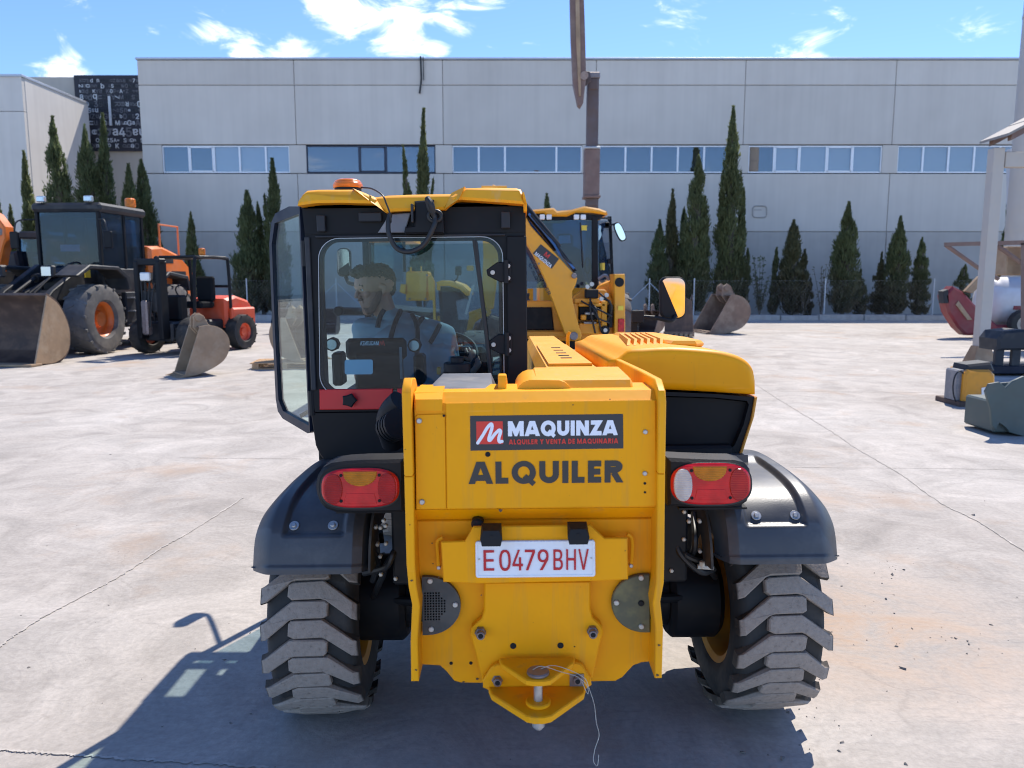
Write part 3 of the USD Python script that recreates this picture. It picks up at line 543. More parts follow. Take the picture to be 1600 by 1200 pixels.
e = [223] + [v for w in wins for v in w[0]] + [1860]
for i in range(0, len(e), 2):
    wh.part('panel', box((XX(e[i]) + G2, WD, Z(270.5)), (XX(e[i + 1]) - G2 * (i + 2 < len(e)) , WD + 0.22, Z(226.5)), 0.01), 'precast_panel', smooth=False)
for wi, ((a, b), cuts, fm, opened, blind) in enumerate(wins):
    za, zb = Z(270.5) + 0.02, Z(226.5) - 0.02; fr = []
    fr.append(box((XX(a), WD + 0.07, za), (XX(b), WD + 0.13, za + 0.06))); fr.append(box((XX(a), WD + 0.07, zb - 0.06), (XX(b), WD + 0.13, zb)))
    for c in cuts: fr.append(box((XX(c) - 0.045, WD + 0.065, za + 0.06), (XX(c) + 0.045, WD + 0.13, zb - 0.06)))
    wp = wh.group('window', (XX((a + b) / 2), WD, za)); at = np.array([XX((a + b) / 2), WD, za])
    wh.raw(wp, 'frame', mv(cat(fr), -at), fm)
    for k_ in range(len(cuts) - 1):
        l, r_ = XX(cuts[k_]) + 0.045, XX(cuts[k_ + 1]) - 0.045; y = WD + (0.10 if k_ not in opened else 0.075)
        pane = box((l, y, za + 0.06), (r_, y + 0.006, zb - 0.06))
        wh.raw(wp, 'pane', mv(rot(pane, [0, 0.5, -0.4, 0.35, -0.2][k_ % 5], (0, 0, 1), (l, y, 0)), -at), 'window_glass', smooth=False)
        if k_ in opened:
            wh.raw(wp, 'sash', mv(cat([box((l, y - 0.02, za + 0.06), (l + 0.05, y + 0.004, zb - 0.06)), box((r_ - 0.05, y - 0.02, za + 0.06), (r_, y + 0.004, zb - 0.06)), box((l, y - 0.02, zb - 0.11), (r_, y + 0.002, zb - 0.06)), box((l, y - 0.02, za + 0.06), (r_, y + 0.002, za + 0.11))]), -at), fm)
        if blind == 2 and k_ >= (2 if wi == 0 else 0) or blind == 1 and k_ >= 1:
            wh.raw(wp, 'blind', mv(box((l - 0.03, WD + 0.16 + 0.01 * (k_ % 2), za + 0.05), (r_ + 0.03, WD + 0.18, zb - 0.05)), -at), 'white_blind', smooth=False)
wh.part('core', box((x0 + 0.06, WD + 0.6, -0.2), (x1 - 0.06, WD + 9, Z(95))), 'room_dark', smooth=False)
for i in range(len(rows)): pass
wh.part('joint_backing', box((x0 + 0.05, WD + 0.05, -0.2), (x1 - 0.05, WD + 0.20, Z(272.5))), 'panel_joint', smooth=False)
wh.part('joint_backing', box((x0 + 0.05, WD + 0.05, Z(224.5)), (x1 - 0.05, WD + 0.20, Z(95))), 'panel_joint', smooth=False)
wh.part('end_wall', box((x0, WD + 0.225, -0.2), (x0 + 0.055, WD + 9, Z(95))), 'precast_panel', smooth=False)
wh.part('parapet_cap', box((x0 - 0.05, WD - 0.06, Z(93.4)), (x1 + 0.05, WD + 9.05, Z(90)), 0.015), 'parapet_metal', smooth=False)
c = [P(657, 88, WD - 0.1), P(657.5, 100, WD - 0.12), P(658, 125, WD - 0.1), P(655.5, 146, WD - 0.08)]
wh.part('cable', tube(curve(c, 24), 0.045, 6), 'rubber_hose')
wh.part('cable', tube(curve([q + [0.12, 0.02, 0] for q in c[:3]], 16), 0.02, 6), 'rubber_hose')
ring = [P(1187 + 11 * q[0], 331 + 9 * q[1], WD - 0.004) for q in rrect(-1, -1, 1, 1, 0.5, 4)]
wh.part('painted_mark', tube(ring + ring[:1], 0.035, 4), 'base_panel'); 
wh.part('painted_mark', pbox(1178, 327, 1190, 329, WD - 0.006, 0.005), 'base_panel')

# buildings on the left
bl = Thing('beige_building', 'pale building with a sunlit side wall at the left edge behind the orange loader', 'building', (P(48, 300, 42.9)[0], 42.9, 0))
xb, zb = P(48, 300, 42.9)[0], P(48, 120, 42.9)[2]
bl.part('wall', box((xb - 40, 42.9, -0.2), (xb - 0.02, 43.15, P(48, 174, 42.9)[2] - 0.015)), 'left_wall', smooth=False)
bl.part('wall', box((xb - 40, 42.9, P(48, 174, 42.9)[2] + 0.015), (xb - 0.02, 43.15, zb)), 'left_wall', smooth=False)
bl.part('side_wall', box((xb - 0.25, 43.155, -0.2), (xb, 49.4, zb)), 'left_wall', smooth=False)
bl.part('parapet_cap', box((xb - 40, 42.85, zb + 0.003), (xb + 0.05, 49.4, zb + 0.13), 0.01), 'parapet_metal', smooth=False)
bp_ = Thing('panel_building', 'building carrying the black lettered screen, tucked between the two grey walls', 'building', (P(170, 300, 50.4)[0], 50.4, 0))
bp_.part('wall', box((P(-60, 300, 50.4)[0], 50.6, -0.2), (P(260, 300, 50.4)[0], 51.0, P(100, 119, 50.4)[2])), 'beige_wall', smooth=False)
xa, xc, zt, zl = P(121, 200, 50.4)[0], P(228, 200, 50.4)[0], P(170, 117.5, 50.4)[2], P(170, 236, 50.4)[2]
scr = bp_.part('lettered_screen', box((xa, 50.38, zl), (xc, 50.5, zt)), 'screen_black', smooth=False)
rng = random.Random(12)
def glyph(ch, cx, cy, hpx, ang, d, mat_):
    m = text_mesh(ch, 1.0, 0.01, True); v = m.vertices - (m.bounds[0] + m.bounds[1]) / 2; s_ = hpx * d / FPX; a = math.radians(ang); o = P(cx, cy, d)
    bp_.part('letter', TM(np.column_stack([o[0] + s_ * (v[:, 0] * math.cos(a) - v[:, 1] * math.sin(a)), d - np.where(v[:, 2] > 0, .03, 0), o[2] + s_ * (v[:, 0] * math.sin(a) + v[:, 1] * math.cos(a))]), m.faces, process=False), mat_, parent=scr, smooth=False)
yy_ = 123.0
while yy_ < 232:
    hh = rng.choice([6, 7, 8, 9, 11, 13, 16]) if yy_ > 140 else rng.choice([5, 6, 7]); x = 124.5 + rng.uniform(0, 2)
    while x + hh * .35 < 224:
        h2 = hh * rng.uniform(.6, 1.0); t = rng.random(); low_ = (yy_ - 123) / 110
        glyph(rng.choice('RSGNOZ27054AKMdeabupqn83'), x + h2 * .36, yy_ + hh / 2, h2, rng.choice([0, 0, 0, 90, -90, 180]), 50.375, 'screen_pale' if t < .18 + .30 * low_ else 'screen_grey' if t < .75 else 'grey_black')
        x += h2 * .72 + 1.6
    yy_ += hh + 1.8
bp_.part('letter', pbox(168, 150, 175, 196, 50.30, 0.05), 'screen_pale', parent=scr, smooth=False)

# ---------------------------------------------------------------- cypresses
def cypress(label, px_, top, wpx, d=33.0, seed=0, mat_='cypress_green', bare=0.05, lean=0.0, forks=(), low=0.5, group=None):
    d = d * 1.072; base = np.array([P(px_, 480, d)[0], d, 0.04]); h = P(px_, top, d)[2] - 0.04; r = wpx / 2 * d / FPX * (1.32 if seed < 5 or 8 < seed < 12 else 1.14); pe = np.random.default_rng(seed).uniform(1.25, 2.5)
    t = Thing('cypress_tree', label, 'cypress', base, local=True, group='cypresses in a row in front of the warehouse'); rng = np.random.default_rng(seed + 100)
    t.part('trunk', tube([(0, 0, -0.1), (0.02, 0, h * 0.3), (lean * 0.4, 0, h * 0.6), (lean * 0.8, 0, h * 0.85)], [0.05 + 0.012 * h, 0.04 + 0.008 * h, 0.03, 0.012], 7), 'bark')
    VV, FF = [], []; core = []
    def col(x_off, h0, h1, rad, lean_):
        H = h1 - h0; area = H * rad; n = int(min(12000, 4600 * area + 600))
        nc = max(12, int(n / 75)); cu = rng.beta(1.05, 1.15, nc); ca = rng.uniform(0, 2 * PI, nc)
        prof = lambda u: np.clip(np.minimum((u + 0.10) / 0.25, 1) ** 0.6 * np.clip(1 - np.clip(u, 0, 1) ** pe, 0, 1) ** 0.9, 0.03, 1)
        lump = rng.uniform(0.50, 1.38, nc)
        ci = rng.integers(0, nc, n); u = np.clip(cu[ci] + rng.normal(0, 0.024, n), 0, 1); a = ca[ci] + rng.normal(0, 0.38, n)
        rr = rad * prof(u) * lump[ci] * np.sqrt(rng.uniform(0.25, 1.0, n)) 
        out = np.column_stack([np.cos(a), np.sin(a), np.zeros(n)])
        c = np.column_stack([rr * np.cos(a) + x_off + lean_ * u, rr * np.sin(a), h0 + H * u])
        dirv = np.column_stack([np.zeros(n), np.zeros(n), np.ones(n)]) + out * rng.uniform(0.05, 0.75, (n, 1)) + rng.normal(0, 0.22, (n, 3)); dirv /= np.linalg.norm(dirv, axis=1, keepdims=True)
        ln = rng.uniform(0.10, 0.30, (n, 1)) * min(1.0, 0.45 + 0.12 * H); wd = ln * rng.uniform(0.15, 0.32, (n, 1))
        s = np.cross(dirv, rng.normal(0, 1, (n, 3))); s /= np.linalg.norm(s, axis=1, keepdims=True)
        q = np.stack([c - dirv * ln * 0.5, c + s * wd * 0.5 - dirv * ln * 0.05, c + dirv * ln * 0.5, c - s * wd * 0.5 - dirv * ln * 0.05], 1)
        VV.append(q.reshape(-1, 3))
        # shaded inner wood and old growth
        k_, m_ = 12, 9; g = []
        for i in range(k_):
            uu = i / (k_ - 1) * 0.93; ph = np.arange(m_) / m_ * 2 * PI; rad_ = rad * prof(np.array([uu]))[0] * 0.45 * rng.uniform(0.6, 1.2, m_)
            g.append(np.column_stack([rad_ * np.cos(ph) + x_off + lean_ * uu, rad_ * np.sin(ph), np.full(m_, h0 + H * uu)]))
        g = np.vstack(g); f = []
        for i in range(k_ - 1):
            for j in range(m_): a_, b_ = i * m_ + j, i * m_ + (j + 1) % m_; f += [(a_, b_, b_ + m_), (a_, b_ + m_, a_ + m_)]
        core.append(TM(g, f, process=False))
    col(0, h * bare, h, r, lean)
    for fx, fh0, fh1, fr, fl in forks: col(fx, h * fh0, h * fh1, fr, fl)
    V = np.vstack(VV); n = len(V) // 4; i = np.arange(n)[:, None] * 4
    F = np.vstack([i + [0, 1, 2], i + [0, 2, 3]])
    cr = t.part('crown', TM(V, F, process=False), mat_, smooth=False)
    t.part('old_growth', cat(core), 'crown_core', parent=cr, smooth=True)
T_ = [('broad blurred cypress left of the black lettered screen, beside the sunlit wall', 105, 184, 40, 33, 'cypress_dark', ((0.25, .05, .8, .35, .1),)),
      ('cypress directly under the black lettered screen, left of a taller twin', 150, 196, 42, 33.2, 'cypress_dark', ()),
      ('pointed cypress rising in front of the black lettered screen, behind the orange loader cab', 172, 180, 34, 33.6, 'cypress_dark', ()),
      ('cypress in front of the left end of the grey warehouse, lower of a touching pair', 213, 258, 40, 32.8, 'cypress_dark', ()),
      ('cypress just right of the orange loader exhaust, against the warehouse corner', 234, 252, 32, 33.5, 'cypress_dark', ((0.2, .05, .7, .3, 0.1),)),
      ('narrow dark cypress on the corner of the pale building at the far left', 59, 238, 20, 33.4, 'cypress_green', ()),
      ('small cypress at the left edge of the photo above the dark machine', 8, 305, 22, 32.6, 'cypress_green', ()),
      ('thin short cypress beside the left edge, second from the frame', 30, 322, 15, 33, 'cypress_green', ()),
      ('small lone pointed cypress above the orange compact loader beacon', 307, 334, 26, 33.0, 'cypress_green', ((-0.2, .05, .6, .2, -0.1),)),
      ('dark blunt topped cypress left of the open cab door', 391, 300, 36, 32.8, 'cypress_dark', ()),
      ('very thin cypress stem squeezed between two fuller ones left of the cab door', 412, 316, 13, 33.4, 'cypress_green', ()),
      ('tall cypress seen partly through the open cab door glass', 434, 250, 34, 33.0, 'cypress_dark', ((-0.3, .05, .78, .25, -0.1),)),
      ('forked cypress rising straight behind the yellow cab roof', 658, 172, 30, 33.0, 'cypress_green', ((-0.35, .35, .83, .22, -0.35), (0.35, .3, .68, .15, 0.3))),
      ('cypress tip peeping over the backhoe roof beside the cab', 856, 305, 22, 34.0, 'cypress_green', ()),
      ('leaning double stemmed cypress nearest right of the backhoe', 1026, 346, 28, 32.6, 'cypress_dark', ()),
      ('slender cypress with a thin dry top, second right of the backhoe', 1046, 298, 22, 33.3, 'cypress_dry', ()),
      ('short cypress half hidden between the two tall dark ones', 1066, 326, 20, 33.8, 'cypress_green', ()),
      ('tall dense cypress behind the mirror of the yellow machine', 1082, 244, 40, 32.8, 'cypress_green', ((0.3, .05, .75, .35, 0.1),)),
      ('tallest cypress of the row, reaching past the window strip', 1136, 168, 40, 33.0, 'cypress_green', ((0.4, .05, .62, .3, 0.15), (-0.3, .05, .7, .35, -0.1))),
      ('thin young cypress just right of the tallest one', 1166, 390, 13, 33, 'cypress_green', ()),
      ('thin pointed cypress left of the bushy flat topped one', 1207, 388, 16, 33.2, 'cypress_green', ()),
      ('bushy flat topped cypress behind the big digging bucket, right of it', 1237, 346, 36, 32.9, 'cypress_dry', ((0.35, .05, .7, .35, 0.12),)),
      ('small cypress in the gap right of the flat topped one', 1262, 432, 15, 33.2, 'cypress_dry', ()),
      ('full pointed cypress midway between the big bucket and the shelter post', 1316, 318, 38, 32.8, 'cypress_green', ()),
      ('small low cypress touching the right foot of a full pointed one', 1344, 422, 22, 33.2, 'cypress_green', ()),
      ('middle sized cypress left of a taller blurred neighbour', 1370, 396, 24, 33.4, 'cypress_dry', ()),
      ('tall blurred cypress below a wall joint, left of the lone blurred one', 1398, 340, 34, 33.0, 'cypress_green', ()),
      ('lone blurred cypress left of the maroon tank trailer', 1436, 372, 26, 33.0, 'cypress_green', ()),
      ('stubby cypress behind the maroon tank trailer', 1500, 415, 26, 33.0, 'cypress_green', ()),
      ('thin cypress right behind the shelter post', 1563, 318, 14, 33.4, 'cypress_green', ())]
for i, (lb, px_, top, w, d, m_, fk) in enumerate(T_): cypress(lb, px_, top, w, d, i, m_, forks=fk, lean=0.25 if i in (2, 12) else 0.08 * math.sin(i * 2.3))

# bare young shrubs along the fence
def shrub(label, px_, top, wpx, seed, leafy):
    d = 34.7; base = np.array([P(px_, 480, d)[0], d, 0.04]); h = P(px_, top, d)[2]; r = wpx / 2 * d / FPX; rng = np.random.default_rng(seed)
    t = Thing('shrub', label, 'shrub', base, local=True, group='shrubs along the wire fence'); br, lv = [], []
    for k_ in range(9 if leafy else 7):
        a = rng.uniform(0, 2 * PI); e_ = rng.uniform(0.2, 1) * r; top_ = np.array([math.cos(a) * e_, math.sin(a) * e_, h * rng.uniform(0.55, 1.0)])
        pts = curve([(0, 0, 0), top_ * [0.35, 0.35, 0.45], top_], 10); br.append(tube(pts, np.linspace(0.022, 0.006, len(pts)), 5))
        for _ in range(70 if leafy else 18):
            c_ = pts[rng.integers(3, len(pts))] + rng.normal(0, 0.05, 3); u = rng.normal(0, 1, 3); u /= np.linalg.norm(u); w = np.cross(u, rng.normal(0, 1, 3)); w /= np.linalg.norm(w)
            lv.append([c_ - u * 0.06, c_ + w * 0.028, c_ + u * 0.06, c_ - w * 0.028])
    t.part('stem', cat(br), 'bark'); V = np.array(lv).reshape(-1, 3); i = np.arange(len(lv))[:, None] * 4
    t.part('crown', TM(V, np.vstack([i + [0, 1, 2], i + [0, 2, 3]]), process=False), 'cypress_dry' if not leafy else 'cypress_dark', smooth=False)
shrub('dark leafy shrub between thin young cypresses, above the big bucket', 1187, 402, 30, 1, True)
shrub('sparse twiggy shrub leaning left of a full pointed cypress', 1283, 412, 30, 2, False)
shrub('low bare twigs by the fence post right of the big bucket', 1256, 440, 18, 3, False)

# ================================================================ the yellow telescopic handler
XC, YA, RT = 0.102, 2.885, 0.418            # centre line, rear axle, tyre radius
th = Thing('telescopic_handler', 'yellow compact telescopic handler with black fenders, seen from behind with its cab door open', 'telehandler', (XC, YA, -0.003), roll=-0.62)
Y, YE, BK = 'yellow_paint', 'yellow_edge_paint', 'black_paint'

# --- wheels
def lug_meshes():
    out = []; N = 20; pitch = 2 * PI / N; wdt = 0.304
    pol = np.array([(-0.045, -0.40), (0.0, -0.34), (0.30, 0.20), (0.34, 0.225), (0.68, 0.225), (0.725, 0.15), (0.725, -0.16), (0.68, -0.225), (0.35, -0.225), (0.30, -0.265), (0.03, -0.78), (-0.045, -0.84)])
    Rt = lambda u: RT - 0.011 * np.abs(2 * u - 1) ** 2.6 - np.where((u < 0) | (u > 1), 0.006, 0)
    for sd in (0, 1):
        for k_ in range(N):
            rng = np.random.default_rng(k_ + 50 * sd)
            p = pol.copy() + rng.normal(0, 0.010, pol.shape); p[:, 0] = np.clip(p[:, 0], -0.05, 0.75)
            u = p[:, 0] if sd == 0 else 1 - p[:, 0]; s = p[:, 1] + (0.5 if sd else 0)
            pin = inset(ccw(np.column_stack([p[:, 0] * wdt, p[:, 1] * pitch * RT])), 0.004)
            if not np.allclose(ccw(np.column_stack([p[:, 0] * wdt, p[:, 1] * pitch * RT]))[0], [p[0, 0] * wdt, p[0, 1] * pitch * RT]): pin = pin[::-1]
            n = len(p); V = []
            for ring, (dr, ex) in enumerate(((-0.031, 1.0), (-0.003, 1.0), (0.0, 0.0))):
                if ex: uu, ss = p[:, 0], p[:, 1]
                else: uu, ss = pin[:, 0] / wdt, pin[:, 1] / (pitch * RT)
                if ring == 0: uu, ss = 0.34 + (uu - 0.34) * 1.03, ss + np.sign(ss - (-0.0 - 1.7 * np.clip(0.33 - uu, 0, 1))) * 0.03
                ux = uu if sd == 0 else 1 - uu; th_ = (k_ + ss + (0.5 if sd else 0)) * pitch; r = Rt(ux) + dr
                V.append(np.column_stack([(ux - 0.5) * wdt, -r * np.cos(th_), r * np.sin(th_)]))
            V = np.vstack(V); F = []
            for i in range(2):
                for j in range(n): a, b = i * n + j, i * n + (j + 1) % n; F += [(a, b, b + n), (a, b + n, a + n)]
            T = tri2d(np.column_stack([p[:, 0] * wdt, p[:, 1] * pitch * RT])); F += [tuple(t + 2 * n) for t in T]
            m = TM(V, F, process=False); m.fix_normals()
            c = V[2 * n:].mean(0); top = m.face_normals[-1]
            if top @ (c * [0, 1, 1]) < 0: m.invert()
            out.append(m)
    return out
LUGS = lug_meshes()
def wheel(at, rz, sgn):
    g = th.group('wheel', at, rz)
    prof = [(-0.125, 0.235), (-0.150, 0.262), (-0.158, 0.31), (-0.153, 0.350), (-0.140, 0.376), (-0.118, 0.388), (0, 0.393), (0.118, 0.388), (0.140, 0.376), (0.153, 0.350), (0.158, 0.31), (0.150, 0.262), (0.125, 0.235)]
    th.raw(g, 'tyre', revolve_x(prof, 64), 'tyre_rubber', 40)
    for m in LUGS: th.raw(g, 'tread_lug', m, 'tread_rubber', 25)
    rim = [(-0.132, 0.240), (-0.140, 0.252), (-0.128, 0.226), (-0.09, 0.205), (0.0, 0.196), (0.05 * sgn + 0.0, 0.19)]
    inner = [(-0.140, 0.250), (-0.130, 0.225), (-0.085, 0.208), (0.085, 0.208), (0.130, 0.225), (0.140, 0.250)]
    rm = th.raw(g, 'rim', revolve_x([(x, r) for x, r in inner], 48), 'orange_cast', 40)
    th.raw(g, 'wheel_disc', revolve_x([(0.05 * sgn, 0.0), (0.055 * sgn, 0.12), (0.03 * sgn, 0.17), (0.03 * sgn, 0.207), (0.022 * sgn, 0.207), (0.020 * sgn, 0.17), (0.042 * sgn, 0.12), (0.04 * sgn, 0.0)], 48), 'orange_cast', 40)
for sx in (-1, 1): wheel((XC + .006 + sx * 0.817, YA, RT - 0.006), 2.6, sx)
for sx in (-1, 1): wheel((XC + sx * 0.815, YA + 2.05, RT - 0.006), 0, sx)

# --- axle and chassis
ax = [cyl((XC - 0.62, YA, 0.42), (XC + 0.62, YA, 0.42), 0.075, 18)]
for s in (-1, 1):
    ax += [hull(np.vstack([ringpts(np.array([XC + s * 0.30, YA, 0.42]), np.array([1.0, 0, 0]), 0.09, 14), ringpts(np.array([XC + s * 0.52, YA, 0.42]), np.array([1.0, 0, 0]), 0.125, 14)])),
           cyl((XC + s * 0.50, YA, 0.42), (XC + s * 0.70, YA, 0.42), 0.165, 24, 0.02), box((XC + s * 0.42, YA - 0.09, 0.33), (XC + s * 0.58, YA - 0.02, 0.54), 0.02)]
th.part('rear_axle', cat(ax), 'black_chassis')
for s in (-1, 1):
    th.part('steering_cylinder', cat(cyl((XC + s * 0.16, YA - 0.17, 0.47), (XC + s * 0.42, YA - 0.17, 0.47), 0.033, 12), cyl((XC + s * 0.42, YA - 0.17, 0.47), (XC + s * 0.58, YA - 0.13, 0.46), 0.018, 10)), 'black_chassis')
th.part('front_axle', cat(cyl((XC - 0.62, YA + 2.05, 0.42), (XC + 0.62, YA + 2.05, 0.42), 0.085, 18), box((XC - 0.3, YA + 1.9, 0.3), (XC + 0.3, YA + 2.2, 0.55), 0.03)), 'black_chassis')
th.part('chassis', cat(box((XC - 0.36, 2.62, 0.60), (XC + 0.36, 5.3, 0.95), 0.02), box((XC - 0.27, 3.3, 0.34), (XC + 0.27, 5.0, 0.52), 0.02)), 'black_chassis')
for s, y0 in ((-1, 2.50), (1, 2.50)):
    th.part('fender_bracket', box((XC + s * 0.38, y0, 0.62), (XC + s * 0.50, y0 + 0.06, 0.99), 0.008), 'black_chassis')
bl_ = [(603, 812), (606, 820), (598, 823), (591, 822), (606, 848), (593, 849), (597, 868), (1074, 803), (1081, 818), (1073, 846), (1098, 818), (1092, 852), (1098, 865), (1053, 895), (1115, 889), (621, 903), (598, 896)]
for x, y in bl_:
    th.part('bolt', disc(x, y, 2.49, 3.6, 0.02, 6, 0.003), 'pale_bolt')
hs = [[(585, 905, 2.6), (594, 880, 2.55), (588, 862, 2.52), (577, 838, 2.6), (575, 805, 2.75)], [(640, 860, 2.6), (612, 872, 2.53), (600, 900, 2.55), (585, 930, 2.7)], [(1062, 880, 2.6), (1085, 868, 2.52), (1090, 840, 2.5), (1088, 805, 2.6)],
      [(1050, 850, 2.58), (1076, 870, 2.5), (1104, 884, 2.55), (1120, 905, 2.7)], [(1058, 830, 2.55), (1066, 866, 2.5), (1098, 896, 2.52), (1118, 892, 2.6)], [(632, 840, 2.6), (618, 862, 2.5), (606, 884, 2.5), (572, 893, 2.56)]]
for h in hs: th.part('hydraulic_hose', tube(curve([P(*q) for q in h], 24), 0.011, 8), 'rubber_hose')
th.part('hose_fitting', cat(cyl(P(1093, 888, 2.5), P(1118, 890, 2.5), 0.008, 8), cyl(P(1100, 880, 2.5), P(1100, 890, 2.5), 0.010, 6)), 'pale_bolt')

# --- rear frame: side plates, upper cover, lower plate
lo_o, lo_i = [(638, 742), (640, 880), (643, 916), (648, 943), (645, 1000), (645, 1063)], [(657, 1063), (656, 1000), (660, 945), (655, 914), (653, 880), (652, 742)]
th.part('side_plate', back(prism(pxz(lo_o + lo_i, 2.12), 0.40, 0.003), 2.12), YE)
ro, ri = [(1046, 742), (1043, 880), (1042, 912), (1036, 943), (1040, 985), (1037, 1062)], [(1026, 1062), (1028, 985), (1024, 945), (1030, 912), (1031, 880), (1034, 742)]
th.part('side_plate', back(prism(pxz(ro + ri, 2.12), 0.40, 0.003), 2.12), YE)
# upper parts of the side plates run forward as the boom towers
zb = P(640, 741.5, 2.12)[2]
def tower(xa, xb, prof, nm='tower_plate'):
    m = side(prism(np.array(prof), xb - xa, 0.003), xa); th.part(nm, m, YE)
def zat(py, d): return P(800, py, d)[2]
tower(P(638, 742, 2.12)[0], P(652, 742, 2.12)[0], [(2.12, zb), (2.12, zat(612, 2.12)), (2.135, zat(600, 2.135)), (2.17, zat(588, 2.17)), (2.24, zat(588, 2.24)), (2.30, zat(612, 2.30)), (2.42, zat(640, 2.42)), (2.45, zb)])
tower(P(1034, 742, 2.12)[0], P(1046, 742, 2.12)[0], [(2.12, zb), (2.12, zat(630, 2.12)), (2.135, zat(612, 2.135)), (2.19, zat(594, 2.19)), (2.45, zat(581, 2.45)), (3.30, zat(556, 3.30)), (3.75, zat(552, 3.75)), (4.1, zat(580, 4.1)), (4.1, zb), (3.0, zb - 0.02)])
tower(P(786, 590, 2.26)[0], P(799, 590, 2.26)[0], [(2.24, 1.09), (2.24, zat(600, 2.24)), (2.25, zat(586, 2.25)), (2.28, zat(583, 2.28)), (2.50, zat(583, 2.5) - 0.012), (2.9, 1.26), (3.1, 1.09)])
# upper cover
cover = cat(pbox(655, 628, 1033, 794, 2.152, 0.25))
th.part('rear_cover', cover, Y, smooth=False)
a0, a1, b0, b1 = P(655, 628, 2.152), P(1033, 628, 2.152), P(655, 611, 2.185), P(1033, 611, 2.185)
th.part('cover_top', hull([a0, a1, b0, b1, a0 + [0, .20, -.002], a1 + [0, .20, -.002], b0 + [0, .165, 0], b1 + [0, .165, 0]]), YE)
th.part('cover_top', hull(np.vstack([[P(656, 613, 2.18), P(700, 612, 2.18), P(656, 613, 2.18) + [0, .06, .012], P(700, 612, 2.18) + [0, .06, .012], P(657, 640, 2.146), P(699, 640, 2.146), P(657, 640, 2.16), P(699, 640, 2.16), P(657, 622, 2.148), P(699, 622, 2.148)]])), Y)
th.part('cover_sheet', plate([(704, 628.5), (1032, 626.5), (1032, 793), (704, 794)], 2.145, 0.0065, 0.002), Y)
th.part('access_panel', plate([(656, 650), (660, 646), (700, 645), (703, 648), (703, 793), (656, 794)], 2.1475, 0.0045, 0.0015), Y)
f0 = [P(655, 794.5, 2.152), P(1033, 794.5, 2.152), P(655, 810, 2.215), P(1033, 810, 2.215)]
th.part('cover_fold', hull(f0 + [q + [0, .12, .0] for q in f0]), Y)
low = [(655, 811), (1033, 811), (1030, 1036), (1006, 1037), (992, 1042), (975, 1060), (964, 1066), (752, 1067), (722, 1066), (712, 1063), (700, 1048), (690, 1039), (660, 1037)]
th.part('lower_plate', plate(low, 2.215, 0.06, 0.004), Y)
# centre plate and number plate carrier
cp = [(761, 909), (927, 909), (926, 952), (930, 966), (944, 980), (946, 990), (941, 1006), (928, 1062), (757, 1066), (745, 1016), (738, 990), (740, 981), (756, 966), (760, 954)]
th.part('centre_plate', plate(cp, 2.175, 0.037, 0.004), Y)
cr = [(745, 822), (928, 821), (950, 842), (986, 842), (986, 907), (935, 909), (752, 911), (697, 908), (694, 845), (732, 844)]
th.part('plate_carrier', plate(cr, 2.140, 0.012, 0.003), Y)
th.part('plate_carrier_web', cat(pbox(760, 830, 925, 905, 2.1525, 0.06), pbox(708, 855, 740, 895, 2.1525, 0.06), pbox(945, 855, 975, 895, 2.1525, 0.06)), Y)
np_ = th.part('number_plate', plate(rrect(748, 845, 935, 902, 4, 3), 2.131, 0.0085, 0.001), 'plate_white')
rim_o, rim_i = rrect(749.2, 846.2, 933.8, 900.8, 4, 4), rrect(751.2, 848.2, 931.8, 898.8, 3, 4)
th.part('plate_border', plate(rim_o, 2.1292, 0.002, holes=[rim_i]), 'plate_white', parent=np_)
for t_, xa, xb_ in (('E', 760.5, 777), ('0', 785, 803), ('4', 805.5, 822), ('7', 825, 841), ('9', 845, 862.5), ('B', 869.5, 884.5), ('H', 889.5, 905), ('V', 908.5, 925)):
    th.part('character', text_at(t_, xa, 858.5, xb_, 890.5, 2.1305, 0.0015, False, fat=0.012), 'plate_red', parent=np_)
for x in (753.5, 929): th.part('rivet', disc(x, 873, 2.1285, 1.6, 0.003, 8), 'zinc_steel', parent=np_)
for xa, xb_, ya, yb in ((755, 791, 826, 852.5), (892, 927, 825, 851)):
    a, c = P(xa, ya, 2.085), P(xb_, yb, 2.085)
    th.part('plate_lamp', cat(hull(np.vstack([[(a[0] + dx, 2.14, a[2] + dz) for dx, dz in ((0.004, 0), (0.006, -0.03))], [(c[0] - dx, 2.14, a[2] + dz) for dx, dz in ((0.004, 0), (0.006, -0.03))], [(a[0] + .010, 2.088, a[2] - .006), (c[0] - .010, 2.088, a[2] - .006), (a[0] + .001, 2.083, a[2] - .028), (c[0] - .001, 2.083, a[2] - .028), (a[0] + .006, 2.083, c[2]), (c[0] - .006, 2.083, c[2]), (a[0] + .006, 2.125, c[2]), (c[0] - .006, 2.125, c[2])]])),
                                disc((xa + xb_) / 2, (ya + yb) / 2 - 2, 2.0835, 2.2, 0.004, 10)), 'soft_plastic', smooth=20)
